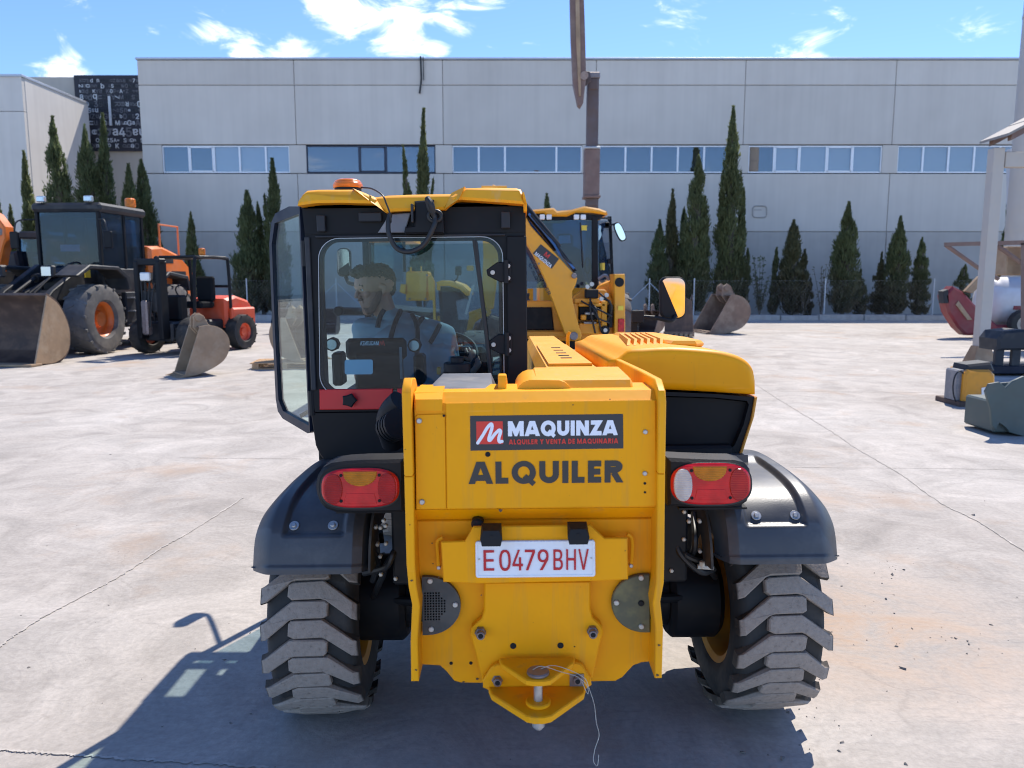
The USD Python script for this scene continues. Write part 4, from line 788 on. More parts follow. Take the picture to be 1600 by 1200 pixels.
# lettered sticker
SD_ = 2.1445
stk = th.part('sticker', plate([(742, 648.5), (981, 648), (981, 702), (742, 703)], SD_, 0.0008), 'sticker_black', smooth=False)
th.part('red_square', plate([(751.5, 657.5), (793, 657.5), (793, 693), (751.5, 693)], SD_ - 0.0006, 0.0007), 'sticker_red', parent=stk, smooth=False)
def stroke(pts, w, d, depth, dense=24):
    p = curve(pts, dense); s = LineString(pxz(p, d)).buffer(w * d / FPX / 2, 4)
    return back(trimesh.creation.extrude_polygon(s, depth, engine='earcut'), d)
th.part('logo', stroke([(753.5, 691), (761, 680), (769, 667), (775, 661.5), (776, 668), (771, 684), (773, 687), (780, 678), (787, 671.5), (789.5, 674), (786.5, 684), (787.5, 689.5), (791.5, 689)], 5.0, SD_ - 0.0012, 0.0007, 60), 'sticker_white', parent=stk, smooth=False)
th.part('lettering', heavy_at('MAQUINZA', 801, 657.5, 973, 681, SD_ - 0.0006, 0.0007, 0.29, 0.10), 'sticker_white', parent=stk, smooth=False)
th.part('lettering', heavy_at('ALQUILER Y VENTA DE MAQUINARIA', 802, 686, 973, 693.8, SD_ - 0.0006, 0.0007, 0.25, 0.2), 'sticker_red', parent=stk, smooth=False)
th.part('lettering', heavy_at('ALQUILER', 738.5, 720.5, 981, 755, SD_ - 0.0001, 0.0012, 0.265, 0.15), 'letter_dark', smooth=False)
for x, y, r in ((769, 709, 4.2),): th.part('plug', disc(x, y, 2.1435, r, 0.003, 14), 'dark_hole')
# bolts, holes, chips
for x, y in ((662, 656), (665, 783)): th.part('bolt', disc(x, y, 2.141, 4.6, 0.008, 12, 0.002), 'zinc_steel')
for x, y in ((1016, 677), (1014.5, 742)): th.part('bolt', disc(x, y, 2.139, 4.0, 0.008, 12, 0.002), 'zinc_steel')
for x, y, d, r in ((1014, 757, 2.1435, 2.2), (1014, 771, 2.1435, 1.9), (805, 1009, 2.1735, 5.2), (879, 1009, 2.1735, 5.2), (707.5, 1035, 2.2135, 2.8), (738.5, 1035, 2.2135, 2.8), (901, 1011, 2.1735, 1.0), (701, 648, 2.143, 2.0)):
    th.part('hole', disc(x, y, d, r, 0.003, 14), 'dark_hole')
rng = np.random.default_rng(3)
for x, y, d, r in ((788, 797, 2.143, 3.2), (680, 847, 2.2135, 1.2), (681, 879, 2.2135, 1.0), (756, 929, 2.1735, 1.1), (903, 633, 2.143, 1.1), (961, 625, 2.143, 1.0), (690, 900, 2.138, 1.0), (982, 862, 2.138, .9), (1033, 1010, 2.118, 2.0), (1030, 1057, 2.118, 2.6), (648, 905, 2.118, 1.8), (653, 1045, 2.118, 1.7), (640, 700, 2.118, .9), (646, 818, 2.118, .9), (726, 1065, 2.212, 2.0), (748, 1060, 2.212, 1.9)):
    a = np.arange(9) / 9 * 2 * PI; q = np.column_stack([x + r * 1.3 * np.cos(a) * rng.uniform(.5, 1.2, 9), y + r * .8 * np.sin(a) * rng.uniform(.5, 1.2, 9)]); th.part('paint_chip', plate(q, d, 0.0012), 'paint_chip', smooth=False)
th.part('grommet', disc(751, 819, 2.165, 10, 0.06, 18, 0.006), 'soft_plastic')
for sx, pts in ((-1, [(697, 838), (691, 841), (688, 848), (689, 864), (690, 884)]), (1, [(985, 836), (991, 840), (993, 850), (992, 868), (991, 884)])):
    th.part('latch', tube(curve([P(x, y, 2.185) for x, y in pts], 14), 0.006, 8), YE); th.part('bolt', disc(pts[-1][0], pts[-1][1] + 2, 2.178, 3.6, 0.02, 10, 0.002), 'zinc_steel')
# half round covers
def dcover(cx, sgn, mat_, grille):
    a = np.linspace(-PI / 2, PI / 2, 22); xflat = cx; pts = [(xflat, 899.5), (xflat, 990)] if sgn > 0 else [(xflat, 988), (xflat, 897)]
    arc = [(xflat + sgn * (8 + 52 * math.cos(t)), 945 - 45.5 * math.sin(t)) for t in (a[::-1])] if True else []
    poly = [(xflat, 899.5)] + arc + [(xflat, 990.5)]
    holes = []
    if grille:
        for i in range(8):
            for j in range(11):
                x, y = 668 + i * 4.35, 925 + j * 4.1
                if x > 692 and (y < 931 or y > 960) or x > 697 and (y < 935 or y > 957): continue
                holes.append([(x - 1.35, y - 1.3), (x + 1.35, y - 1.3), (x + 1.35, y + 1.3), (x - 1.35, y + 1.3)])
    c = th.part('round_cover', plate(poly, 2.195, 0.014, 0.002, holes=holes) if grille else plate(poly, 2.195, 0.018, 0.003), mat_)
    if grille: th.part('grille_back', plate([(665, 920), (704, 920), (704, 970), (665, 970)], 2.2105, 0.002), 'dark_hole', parent=c)
    return c
dc = dcover(663.5, 1, 'grille_grey', True)
for x, y in ((676, 907), (715, 944.5), (677, 982.5)): th.part('bolt', disc(x, y, 2.188, 4.4, 0.01, 12, 0.002), 'pale_bolt', parent=dc)
dc = dcover(1019.5, -1, 'olive_cover', False)
for x, y in ((1006.5, 905.5), (967.5, 944), (1006, 981.5)): th.part('bolt', disc(x, y, 2.188, 4.4, 0.01, 12, 0.002), 'pale_bolt', parent=dc)
th.part('plug', disc(1006, 945, 2.189, 5, 0.01, 14, 0.002), 'soft_plastic', parent=dc)
for xa, xb_ in ((656, 664.5), (1018.5, 1027)): th.part('cover_hinge', pbox(xa, 917, xb_, 970, 2.20, 0.014, 0.003), 'soft_plastic')
# studs with nuts
for x, y, d in ((754.5, 993.5, 2.175), (930.5, 993.5, 2.175), (780, 1067, 2.165), (905.5, 1066, 2.165)):
    s_ = th.part('stud', cat(disc(x, y, d - 0.035, 7.0, 0.018, 18, 0.002), disc(x - 0.6, y - 4, d - 0.018, 9.5, 0.019, 6, 0.002)), 'worn_steel')
    th.part('bore', disc(x, y, d - 0.0365, 4.2, 0.002, 14), 'dark_hole', parent=s_)
# hitch: back plate, two jaws, pin
hb = [(770, 1043), (779, 1037), (905, 1036), (914, 1041), (926, 1062), (927, 1072), (900, 1090), (843, 1118), (790, 1090), (757, 1074), (757, 1062)]
th.part('hitch_plate', plate(hb, 2.150, 0.024, 0.004), Y)
def jaw(py, d0, halfx, reach, t, tip=0.035):
    z = P(843, py, d0)[2]; x0 = P(843, 1050, 2.1)[0]
    pts = [(x0 - halfx, d0), (x0 - halfx * .93, d0 - reach * .25), (x0 - tip, d0 - reach * .95), (x0 - tip * .4, d0 - reach), (x0 + tip * .4, d0 - reach), (x0 + tip, d0 - reach * .95), (x0 + halfx * .93, d0 - reach * .25), (x0 + halfx, d0)]
    return topdown(prism(np.array(pts), t, 0.003), z - t), z, x0
up, zu, x0h = jaw(1027, 2.149, 0.112, 0.135, 0.018); th.part('hitch_jaw', up, YE)
lw, zl_, _ = jaw(1072, 2.149, 0.145, 0.165, 0.022); th.part('hitch_jaw', lw, YE)
lip = [(770, 1044), (779, 1037.5), (786, 1038.5), (800, 1050), (826, 1067), (838, 1073)]
py_ = 2.149 - 0.095
th.part('pin_boss', cyl((x0h, py_, zl_ - 0.001), (x0h, py_, zl_ + 0.012), 0.036, 24, 0.003), YE)
th.part('pin_head', cat(cyl((x0h, py_, zu - 0.001), (x0h, py_, zu + 0.010), 0.032, 24, 0.003)), 'worn_steel')
th.part('hitch_pin', cat(cyl((x0h, py_, zl_ - 0.075), (x0h, py_, zu), 0.0125, 16), cyl((x0h, py_, zl_ - 0.07), (x0h, py_, zl_ - 0.03), 0.019, 14, 0.003)), 'zinc_steel')
hx = [P(843, 1047, 2.06), P(866, 1040, 2.07), P(892, 1047, 2.08), P(916, 1060, 2.08), P(923, 1076, 2.085), P(931, 1102, 2.09), P(934, 1130, 2.08), P(938, 1150, 2.08), P(931, 1172, 2.07), P(929, 1190, 2.06), P(935, 1197, 2.06), P(937, 1180, 2.065)]
th.part('pin_wire', tube(curve(hx, 80), 0.0009, 6), 'pale_bolt')
th.part('pin_wire', tube(curve([P(834, 1047, 2.06), P(850, 1041, 2.05), P(880, 1050, 2.06), P(905, 1058, 2.07), P(920, 1072, 2.08), P(921, 1085, 2.08), P(912, 1066, 2.08)], 40), 0.0008, 6), 'pale_bolt')
th.part('label', pbox(893, 1054, 915, 1074, 2.146, 0.003), 'worn_steel')

# --- tail lamps
def tail(pts, lensbox, left):
    xa, ya, xb_, yb = lensbox
    hp = np.array(pts); hm = th.part('lamp_housing', cat(plate(hp, 2.335, 0.11, 0.010)), 'soft_plastic', smooth=40)
    cx, cy, rx, ry = (xa + xb_) / 2, (ya + yb) / 2, (xb_ - xa) / 2, (yb - ya) / 2
    lp = th.group('tail_lamp', P(cx, cy, 2.33)); at = P(cx, cy, 2.33)
    def sub(nm, m, mat_, **k_): th.raw(lp, nm, mv(m, -at), mat_, **k_)
    sub('lens', plate(superell(cx, cy, rx, ry, 2.9, 64), 2.3225, 0.014, 0.006), 'lens_red')
    sub('seal', plate(superell(cx, cy, rx + 1.6, ry + 1.6, 2.9, 64), 2.3315, 0.004), 'rubber_hose')
    inn = superell(cx, cy, rx - 4, ry - 3.5, 2.9, 64)
    a = np.linspace(0, PI, 20); am = [(cx + 3 * (0 if left else -.4) + 26.5 * math.cos(t), ya + 5 + 23 * math.sin(t) ** 0.8) for t in a]
    sub('amber_lens', plate(am, 2.3205, 0.006, 0.002), 'lens_amber'); 
    for sx in (-1, 1):
        ex = superell(cx + sx * (rx - 19), cy + 1, 14.5, ry - 7, 2.2, 40)
        white = (not left) and sx < 0
        sub('white_lens' if white else 'side_lens', plate(ex, 2.3205, 0.006, 0.002), 'lens_white' if white else 'lens_dark_red')
    for sx, sy in ((-1, -1), (1, -1), (-1, 1), (1, 1)): sub('screw', disc(cx + sx * 30, cy + sy * (ry - 11), 2.3195, 2.6, 0.004, 10), 'dark_hole')
    sub('reflector', plate([(cx - 22, cy + 8), (cx + 22, cy + 8), (cx + 26, cy + 24), (cx - 26, cy + 24)], 2.3212, 0.003, 0.001), 'lens_red')
tail([(500, 770), (498, 757), (501, 740), (509, 728), (522, 721), (545, 718), (575, 716.5), (605, 716.5), (637, 716), (637, 799), (560, 800), (530, 798), (513, 792), (505, 783)], (507, 729, 629, 791), True)
tail([(1049, 718), (1080, 720), (1120, 722), (1155, 723), (1170, 727), (1178, 737), (1180, 755), (1178, 776), (1173, 788), (1162, 795), (1140, 797), (1110, 797), (1049, 794)], (1054, 727, 1179, 792), False)
for xa, xb_, s in ((510, 640, -1), (1046, 1178, 1)):
    th.part('lamp_bracket', hull([P(xa + 14, 716, 2.45), P(xb_ - 4, 714, 2.45), P(xa + 14, 717, 2.62), P(xb_ - 4, 716, 2.62), P(xa + 14, 728, 2.45), P(xb_ - 4, 726, 2.45), P(xa + 14, 730, 2.62), P(xb_ - 4, 730, 2.62)]), 'fender_plastic')
    th.part('lamp_bracket', pbox(min(xa, xb_) + 20, 796, max(xa, xb_) - 6, 799, 2.36, 0.16), 'black_chassis')

# --- fenders
def fender(sx):
    prof = curve([(2.392, 0.702), (2.396, 0.726), (2.420, 0.794), (2.460, 0.852), (2.535, 0.902), (2.64, 0.927), (2.80, 0.934), (3.05, 0.926), (3.26, 0.89)], 90)
    t = np.gradient(prof, axis=0); t /= np.linalg.norm(t, axis=1, keepdims=True); nr = np.column_stack([-t[:, 1], t[:, 0]])
    arc = np.concatenate([[0], np.cumsum(np.linalg.norm(np.diff(prof, axis=0), axis=1))])
    us = np.concatenate([np.linspace(0, 0.05, 6), np.linspace(0.06, 0.80, 76), np.linspace(0.81, 1.0, 18)])
    g = np.zeros((len(us), len(prof), 3)); ss = lambda a, b, v: np.clip((v - a) / (b - a), 0, 1) ** 2 * (3 - 2 * np.clip((v - a) / (b - a), 0, 1))
    for i, u in enumerate(us):
        for j in range(len(prof)):
            taper = 0.5 * ss(0.10, 0.45, arc[j])
            xl = 0.600 + 0.360 * u - 0.035 * taper * ss(0.3, 1.0, u)
            dip = 0.0
            if u < 0.05: dip = 0.11 * (1 - u / 0.05) ** 1.1; xl = 0.596 - 0.03 * (1 - u / 0.05)
            if u > 0.80: dip = 0.060 * ((u - 0.80) / 0.20) ** 1.5
            em = ss(0.118, 0.142, arc[j]) * ss(0.12, 0.17, u) * (1 - ss(0.66, 0.71, u)) * (1 - ss(0.62, 0.70, arc[j]))
            dip += 0.020 * em - 0.005 * ss(0.030, 0.022, arc[j]) * (1 - ss(0.80, 0.92, u))
            fl = ss(0.03, 0.0, arc[j]) if False else 0
            q = prof[j] - nr[j] * dip * (1 if True else 0)
            g[i, j] = (XC + (.004 if sx < 0 else .026) + sx * xl, q[0], q[1] + (.022 if sx > 0 else .004))
    if sx < 0: g = g[::-1]
    m = solid_sheet(g, 0.007)
    f = th.part('fender', m, 'fender_plastic', smooth=40)
    for u in (0.25, 0.62):
        j = int(np.searchsorted(arc, 0.165)); x = XC + sx * (0.605 + 0.35 * u); q = prof[j] - nr[j] * 0.018; d3 = np.array([0, nr[j][0], nr[j][1]])
        c = np.array([x + (.004 if sx < 0 else .026), q[0], q[1] + (.022 if sx > 0 else .004)]); th.part('bolt', cat(cyl(c - d3 * .002, c + d3 * .003, 0.017, 18, 0.001), cyl(c, c + d3 * .009, 0.0085, 12, 0.002)), 'zinc_steel' if True else '', parent=f)
    # inner liner
    pr2 = np.vstack([prof + nr * -0.02, prof[::-1] + nr[::-1] * -0.13])
    th.part('fender_liner', side(prism(pr2[::3], 0.008), XC + sx * 0.562 - 0.004), 'fender_inside', parent=f)
fender(-1); fender(1)

# --- boom
BX0, BX1 = 0.125, 0.385
bm = hull([(x, y, z) for (y, zt, zb2) in ((2.42, 1.315, 1.04), (6.3, 1.195, 0.90)) for x, z in ((BX0 + .03, zt), (BX1 - .03, zt), (BX0, zt - .05), (BX1, zt - .05), (BX0, zb2), (BX1, zb2))])
th.part('boom', bm, 'yellow_roof_paint', smooth=False)
k0 = P(813, 608, 2.26); k1 = P(1000, 606, 2.26); zt = P(900, 587, 2.33)[2]
bp = np.array([(2.23, k0[2] - .06), (2.235, k0[2] - 0.004), (2.26, zt - .006), (2.30, zt), (2.52, zt + .004), (2.58, zt - .02), (2.6, k0[2] - .06)])
th.part('boom_head', side(prism(bp, k1[0] - 0.008 - k0[0] - .055, 0.008), k0[0] + 0.055), 'yellow_roof_paint')
th.part('boom_head', hull(np.vstack([ringpts(np.array([k0[0] + 0.05, y, k0[2] - .02]), np.array([0, 1.0, 0]), 0.052, 18) for y in (2.235, 2.5)] + [ringpts(np.array([k0[0] + 0.12, y, k0[2] - .02]), np.array([0, 1.0, 0]), 0.05, 18) for y in (2.235, 2.5)])), 'yellow_roof_paint')
th.part('pivot_pin', cyl((P(812, 600, 2.4)[0], 2.42, 1.21), (P(1034, 600, 2.12)[0] - .004, 2.42, 1.21), 0.045, 18), YE)
dz = lambda y: 1.315 - (y - 2.42) * (0.12 / 3.88)
cv = th.part('boom_cover_plate', hull([(x, y, dz(y) + h) for x in (0.165, 0.345) for y in (3.15, 4.7) for h in (0.001, 0.012)]), 'yellow_roof_paint')
for y in (3.45, 3.62, 3.82, 4.05, 4.3): th.part('slot', box((0.235, y, dz(y) + .0105), (0.285, y + 0.035, dz(y) + .0135)), 'dark_hole', parent=cv, smooth=False)
th.part('lift_eye', tube(curve([(0.36, 4.75, 1.23), (0.36, 4.75, 1.30), (0.37, 4.75, 1.33)], 8), 0.012, 8), YE)
# front carriage and forks (out of sight behind the machine)
th.part('carriage', cat(box((XC - 0.5, 6.25, 0.35), (XC + 0.5, 6.36, 0.85), 0.015), hull([(BX0, 6.1, .8), (BX1, 6.1, .8), (BX0, 6.1, 1.19), (BX1, 6.1, 1.19), (BX0, 6.26, .45), (BX1, 6.26, .45), (BX0, 6.26, .8), (BX1, 6.26, .8)])), BK)
for s in (-1, 1): th.part('fork', cat(box((XC + s * .33 - .05, 6.365, 0.12), (XC + s * .33 + .05, 6.405, 0.8), .004), hull([(XC + s * .33 + dx, y, z) for dx in (-.05, .05) for y, z in ((6.365, .12), (6.365, .165), (7.4, .12), (7.4, .13))])), BK)
# battery cover beside the boom
a, b = P(664, 610, 2.24), P(786, 609, 2.24); zt2 = P(720, 588, 2.52)[2]
bc = hull([(a[0], 2.20, a[2] - .05), (b[0] - .006, 2.20, a[2] - .05), (a[0] + .012, 2.215, a[2] - .002), (b[0] - .014, 2.215, a[2] - .002), (a[0] + .05, 2.27, zt2 + .002), (b[0] - .05, 2.27, zt2 + .002), (a[0] + .04, 2.56, zt2 + .008), (b[0] - .03, 2.56, zt2 + .008), (a[0], 2.6, a[2] - .05), (b[0] - .006, 2.6, a[2] - .05)])
th.part('top_cover', bc, 'grey_cover', smooth=50)
rng = np.random.default_rng(2)
for q in ([(668, 607.5, 2.235), (672, 600, 2.3)], [(744, 594, 2.42), (752, 596, 2.40)], [(770, 597, 2.40), (777, 604, 2.30)]): 
    pass
th.part('latch', cat(hull([P(662, 606, 2.28), P(668, 598, 2.34), P(664, 610, 2.25), P(668, 606, 2.28), P(662, 606, 2.30), P(668, 598, 2.36)])), Y)
# intake hose and filter by the cab corner
th.part('air_hose', cat([cyl(P(612 + i * 2.2, 668 - i * 1, 2.75 - i * .02) , P(614.2 + i * 2.2, 666.5 - i * 1, 2.74 - i * .02), 0.055 if i % 2 else 0.047, 16) for i in range(8)] + [tube(curve([P(632, 625, 2.7), P(618, 640, 2.72), P(612, 660, 2.75), P(620, 690, 2.8)], 16), 0.045, 12)]), 'soft_plastic')
th.part('air_filter', cat(cyl(P(720, 597, 2.95), P(720, 580, 2.95), 0.055, 22), cyl(P(720, 580, 2.95), P(720, 565, 2.95), 0.052, 22, .004), hull(np.vstack([ringpts(P(720, 575, 2.95), np.array([0, 0, 1.0]), .052, 22), ringpts(P(720, 566, 2.95), np.array([0, 0, 1.0]), .045, 22)])), cyl(P(720, 566, 2.95), P(720, 556, 2.95), 0.026, 18, .004)), 'soft_plastic')

# --- engine bonnet on the right
def section(pts, d, dz_=0, sh=0): return [P(x, y, d)[[0, 2]] + [sh, dz_] for x, y in pts]
hp = [(955, 612), (955, 566), (970, 562), (979, 556), (986, 550)] + [tuple(q[:2]) for q in curve([(995, 547, 0), (1055, 545, 0), (1115, 549.5, 0), (1150, 556, 0), (1172, 566, 0), (1184, 580, 0), (1188, 600, 0)], 24)] + [(1188, 622), (1120, 617), (1040, 612)]
s0 = np.array(section(hp, 3.00)); fr_ = []
m = back(prism(s0, 1.62, 0.034, 0.04, 5), 3.00); v = m.vertices.copy(); f_ = (v[:, 1] - 3.0) / 1.62
v[:, 2] -= f_ * 0.055 * np.clip((v[:, 2] - 1.16) / .2, 0, 1) ; m = TM(v, m.faces, process=False)
hd = th.part('bonnet', m, 'yellow_paint', smooth=50)
zh = lambda y: P(1060, 545, 3.0)[2] - 0.055 * (y - 3.0) / 1.62
rp = np.array([(0.70, 3.30), (0.80, 3.26), (0.845, 3.32), (0.865, 3.7), (0.84, 4.45), (0.60, 4.45), (0.62, 4.0)])
m = prism(rp, 0.032, 0.012); v = m.vertices; m.vertices = np.column_stack([v[:, 0], v[:, 1], v[:, 2] + np.array([zh(y) for y in v[:, 1]]) - .004])
th.part('louvre_panel', mv(m, (0, 0, -.016)), 'yellow_roof_paint', parent=hd)
for i in range(6):
    xa, ya = 0.50 + 0.030 * i, 3.24 + 0.010 * i; xb_, yb_ = xa + .10, ya + .95
    th.part('louvre', hull([(xa + dx, ya, zh(ya) - .002) for dx in (0, .012)] + [(xa + .02 + dx, ya + .10, zh(ya) + .016) for dx in (0, .012)] + [(xb_ + dx, yb_, zh(yb_) + .018) for dx in (0, .012)] + [(xb_ + dx, yb_, zh(yb_) - .002) for dx in (0, .012)]), 'yellow_roof_paint', parent=hd)
th.part('bonnet_nose', hull([(x, y, z) for x, y, z in ((0.40, 3.35, 1.27), (0.46, 3.30, 1.33), (0.40, 4.55, 1.21), (0.50, 4.55, 1.27), (0.52, 3.30, 1.345), (0.40, 3.35, 1.23), (0.52, 3.3, 1.23), (0.5, 4.55, 1.16), (0.4, 4.55, 1.16))]), 'yellow_roof_paint', parent=hd)
th.part('bonnet_seam', tube(curve([(0.405, 3.32, 1.268), (0.47, 3.28, 1.325), (0.50, 3.27, 1.342)], 8), 0.006, 6), 'dark_hole', parent=hd)
# black lower half
ring_o = [(1028, 613.5), (1120, 618.5), (1186.5, 624.5), (1176, 668), (1161, 712), (1028, 712)]; ring_i = [(1032, 620), (1120, 624), (1172, 630), (1175, 636), (1166, 668), (1152, 699), (1146, 704), (1032, 706)]
th.part('bonnet_lower', plate(ring_o, 3.015, 0.06, holes=[ring_i[::-1]]), 'black_paint')
pn = section(ring_i, 3.055); th.part('bonnet_grille', back(prism(np.array(pn) + [0, 0], 0.02, 0.004), 3.05), 'black_paint')
th.part('bonnet_lower', hull(np.vstack([[np.array([x, y, z]) for x, z in section([(1028, 614), (1182, 625), (1158, 711), (1028, 711)], 3.076)] for y in (3.077, 4.6)])), 'black_paint')
th.part('bonnet_skirt', plate([(1184.5, 625), (1188.5, 624), (1183, 655), (1164, 712), (1160, 712), (1178, 660)], 3.005, 1.55, 0.002), 'amber_paint')
th.part('bonnet_lower', pbox(1040, 700, 1150, 716, 3.0, 0.3, 0.01), 'soft_plastic')
# right mirror on its arm
ma = th.part('mirror_arm', cat(pbox(991, 488, 1000, 528, 4.75, 0.03, 0.003), pbox(992, 487, 1010, 506, 4.72, 0.05, 0.004), tube(curve([P(1008, 497, 4.74), P(1030, 499, 4.74), P(1048, 503, 4.74), P(1055, 502, 4.75), P(1059, 495, 4.78)], 20), 0.014, 10)), 'soft_plastic')
mo = rrect(1035.5, 434.5, 1076.5, 501, 12, 6); mi = rrect(1037.8, 437, 1074, 498.5, 10.5, 6)
mr = th.part('mirror', cat(plate(mo, 4.77, 0.05, 0.012)), 'soft_plastic'); m = plate(mi, 4.7675, 0.003)
th.part('mirror_glass', rot(rot(m, -9.5, (0, 0, 1), P(1055, 468, 4.768)), 4.2, (1, 0, 0), P(1055, 468, 4.768)), 'mirror_glass', parent=mr, smooth=False)

# --- cab
CD = 3.08; CX0, CX1, CF = -0.815, 0.076, 4.38; zf, zr = 0.85, 1.91
roofp_l = [(470.5, 316), (471, 309), (477, 297), (483, 291), (500, 289.5), (560, 290), (575, 296), (592, 304), (594, 308), (592, 314), (540, 312), (500, 312)]
roofp_m = [(561, 303), (594, 303), (612, 300.5), (640, 299.5), (690, 299), (734, 299), (734, 308), (716, 312), (703, 325), (622, 327), (610, 329), (592, 315), (561, 311)]
roofp_r = [(722, 297), (736, 289.5), (770, 289), (815, 290.5), (823, 293), (826, 302), (829, 318), (800, 315), (728, 309), (716, 311), (712, 304)]
roofp = [(470.5, 316), (471, 309), (477, 297), (483, 291), (500, 289.5), (560, 290), (575, 292), (594, 304), (612, 300.5), (640, 299.5), (690, 299), (714, 298.5), (725, 293), (736, 289.5), (770, 289), (815, 290.5), (823, 293), (826, 302), (829, 318), (800, 315), (728, 308), (714, 310), (703, 325), (622, 327), (610, 329), (592, 314), (540, 312), (500, 312)]
CX0_, CX1_ = -.815, .076
rd = 2.98; RL = 1.16
pods = [roofp_l, roofp_m, roofp_r]
def rpod(pts, d_, L_):
    m = back(prism(pxz(pts, d_), L_, 0.010, 0.03), d_); v = m.vertices.copy(); zl0 = P(600, 327, rd)[2]; r_ = v[:, 1] < d_ + .3; v[r_, 1] += np.clip(v[r_, 2] - zl0, 0, .2) * .55; v[:, 2] -= np.clip((v[:, 1] - rd) / 1.66, 0, 1) * 0.03; return TM(v, m.faces, process=False)
rf = th.part('roof', rpod(roofp_m, rd + .035, RL - .035), 'yellow_roof_paint', smooth=35)
th.part('roof_pod', rpod(roofp_l, rd, RL), 'yellow_roof_paint', parent=rf, smooth=35); th.part('roof_pod', rpod(roofp_r, rd, RL), 'yellow_roof_paint', parent=rf, smooth=35)
for q in ([(560, 291), (594, 305), (611, 329), (590, 314)], [(735, 290), (714, 300), (703, 325), (726, 309)]):
    z_ = [P(*q[0], rd + .046), P(*q[1], rd + .068), P(*q[2], rd + .036), P(*q[3], rd + .012)]; th.part('roof_facet', hull(z_ + [v_ + [0, .05, 0] for v_ in z_]), 'yellow_roof_paint', parent=rf)
th.part('roof_edge', hull([P(826, 300, 3.0) + [0.004, 0, 0], P(829.5, 318, 3.0) + [.006, 0, 0], P(829.5, 330, 3.02) + [.006, 0, 0], P(827, 330, 3.02), P(825, 300, 3.0)] + [q for q in (P(826, 300, 3.0) + [0.004, 1.1, -.02], P(829.5, 318, 3.0) + [.006, 1.1, -.02], P(829.5, 330, 3.02) + [.006, 1.1, -.02], P(825, 300, 3.0) + [0, 1.1, -.02])]), 'yellow_roof_paint', parent=rf)
th.part('roof_underside', pbox(478, 316.5, 826, 322, 3.08, 1.0), BK, parent=rf)
# glazed front of the roof between two rails
zfr = P(600, 318, rd)[2]
for x in (CX0_, CX0_ + .15, CX0_ + .30, CX0_ + .58, CX1_ - .05): th.part('roof_rail', hull([(x + dx, y, z + h) for dx in (0, .05) for y, z in ((rd + RL - .03, zfr - .012), (4.44, zfr - .035)) for h in (0, .05)]), BK)
th.part('roof_rail', box((CX0_, 4.42, zfr - .04), (CX1_, 4.48, zfr + .012), .008), BK)
th.part('roof_glass', hull([(x, y, z + h) for x in (CX0_ + .02, CX1_ - .02) for y, z in ((rd + RL - .02, zfr + .040), (4.47, zfr + .014)) for h in (0, .005)]), 'cab_glass', smooth=False)
# beacon and its wire
bc_ = P(552, 290, 3.55)
zb0 = P(552, 291, 3.2)[2]
bx = P(552, 290, 3.2)[0]
bpz = [(0, 0.058), (0.006, 0.060), (0.016, 0.059), (0.030, 0.050), (0.036, 0.034), (0.038, 0.0)]
m = hull(np.vstack([ringpts(np.array([bx, 3.2, zb0 + z]), np.array([0, 0, 1.0]), max(r, 1e-4), 26) for z, r in bpz])); bk = th.part('beacon', m, 'beacon_orange', smooth=40)
th.part('beacon_base', cyl((bx, 3.2, zb0 - .03), (bx, 3.2, zb0 + .001), 0.054, 24), 'soft_plastic', parent=bk)
th.part('beacon_wire', tube(curve([P(573, 290, 3.16), P(590, 292, 3.05), P(606, 302, 2.97), P(612, 315, 2.96), P(618, 332, 2.97), P(619, 345, 2.99)], 30), 0.0035, 6), 'rubber_hose')
# rear face
fr_o = [(483, 316), (829.5, 316), (829.5, 612), (829.5, 640), (497, 640), (490, 606), (486, 480)]
hole = rrect(509, 372, 789, 611, 30, 8)
th.part('rear_frame', plate(fr_o, CD, 0.055, holes=[hole[::-1]]), BK, smooth=False)
th.part('corner_post', pbox(799, 368, 829.5, 640, CD - 0.016, 0.014, 0.004), BK); th.part('corner_post', pbox(483, 366, 499, 606, CD - 0.012, 0.010, 0.003), 'grey_black')
th.part('header', pbox(500, 364.5, 797, 367.5, CD - 0.016, 0.014, 0.002), 'grey_black')
th.part('header', plate([(480, 322), (829, 322), (829, 362), (484, 362)], CD - 0.004, 0.004), BK, smooth=False)
gl = rrect(504, 368, 794, 616, 33, 8)
rw = th.part('rear_window', plate(gl, CD - 0.010, 0.005), 'cab_glass', smooth=False)
b = P(800, 600, CD - .011); pts = [P(x, y, CD - .0115) for x, y in rrect(505, 369, 793, 615, 32.5, 8)]
th.part('window_edge', tube(pts + pts[:1], 0.0018, 5), 'galvanised', parent=rw)
pts = [P(x, y, CD - .004) for x, y in rrect(510, 373, 788, 610, 29, 8)]
th.part('window_seal', tube(pts + pts[:1], 0.006, 6), 'rubber_hose', parent=rw)
for y0 in (424, 537):
    hg = th.part('hinge', cat(plate([(767, y0 - 3), (784, y0 - 15), (806, y0 - 15), (806, y0 + 16), (788, y0 + 16), (769, y0 + 6)], CD - 0.026, 0.014, 0.003), cyl(P(798, y0 - 18, CD - .03), P(798, y0 + 18, CD - .03), 0.010, 12)), 'soft_plastic')
    for x, y in ((777, y0 + 1), (801, y0 - 9), (801, y0 + 10)): th.part('bolt', cat(disc(x, y, CD - 0.032, 3.6, 0.008, 14, .001)), 'pale_bolt', parent=hg)
th.part('wiper', cat(tube([P(749, 374, CD - .03), P(757, 440, CD - .03), P(766, 520, CD - .03), P(772, 584, CD - .03)], 0.0085, 8), tube([P(752, 376, CD - .036), P(766, 520, CD - .036)], 0.005, 6)), 'rubber_hose')
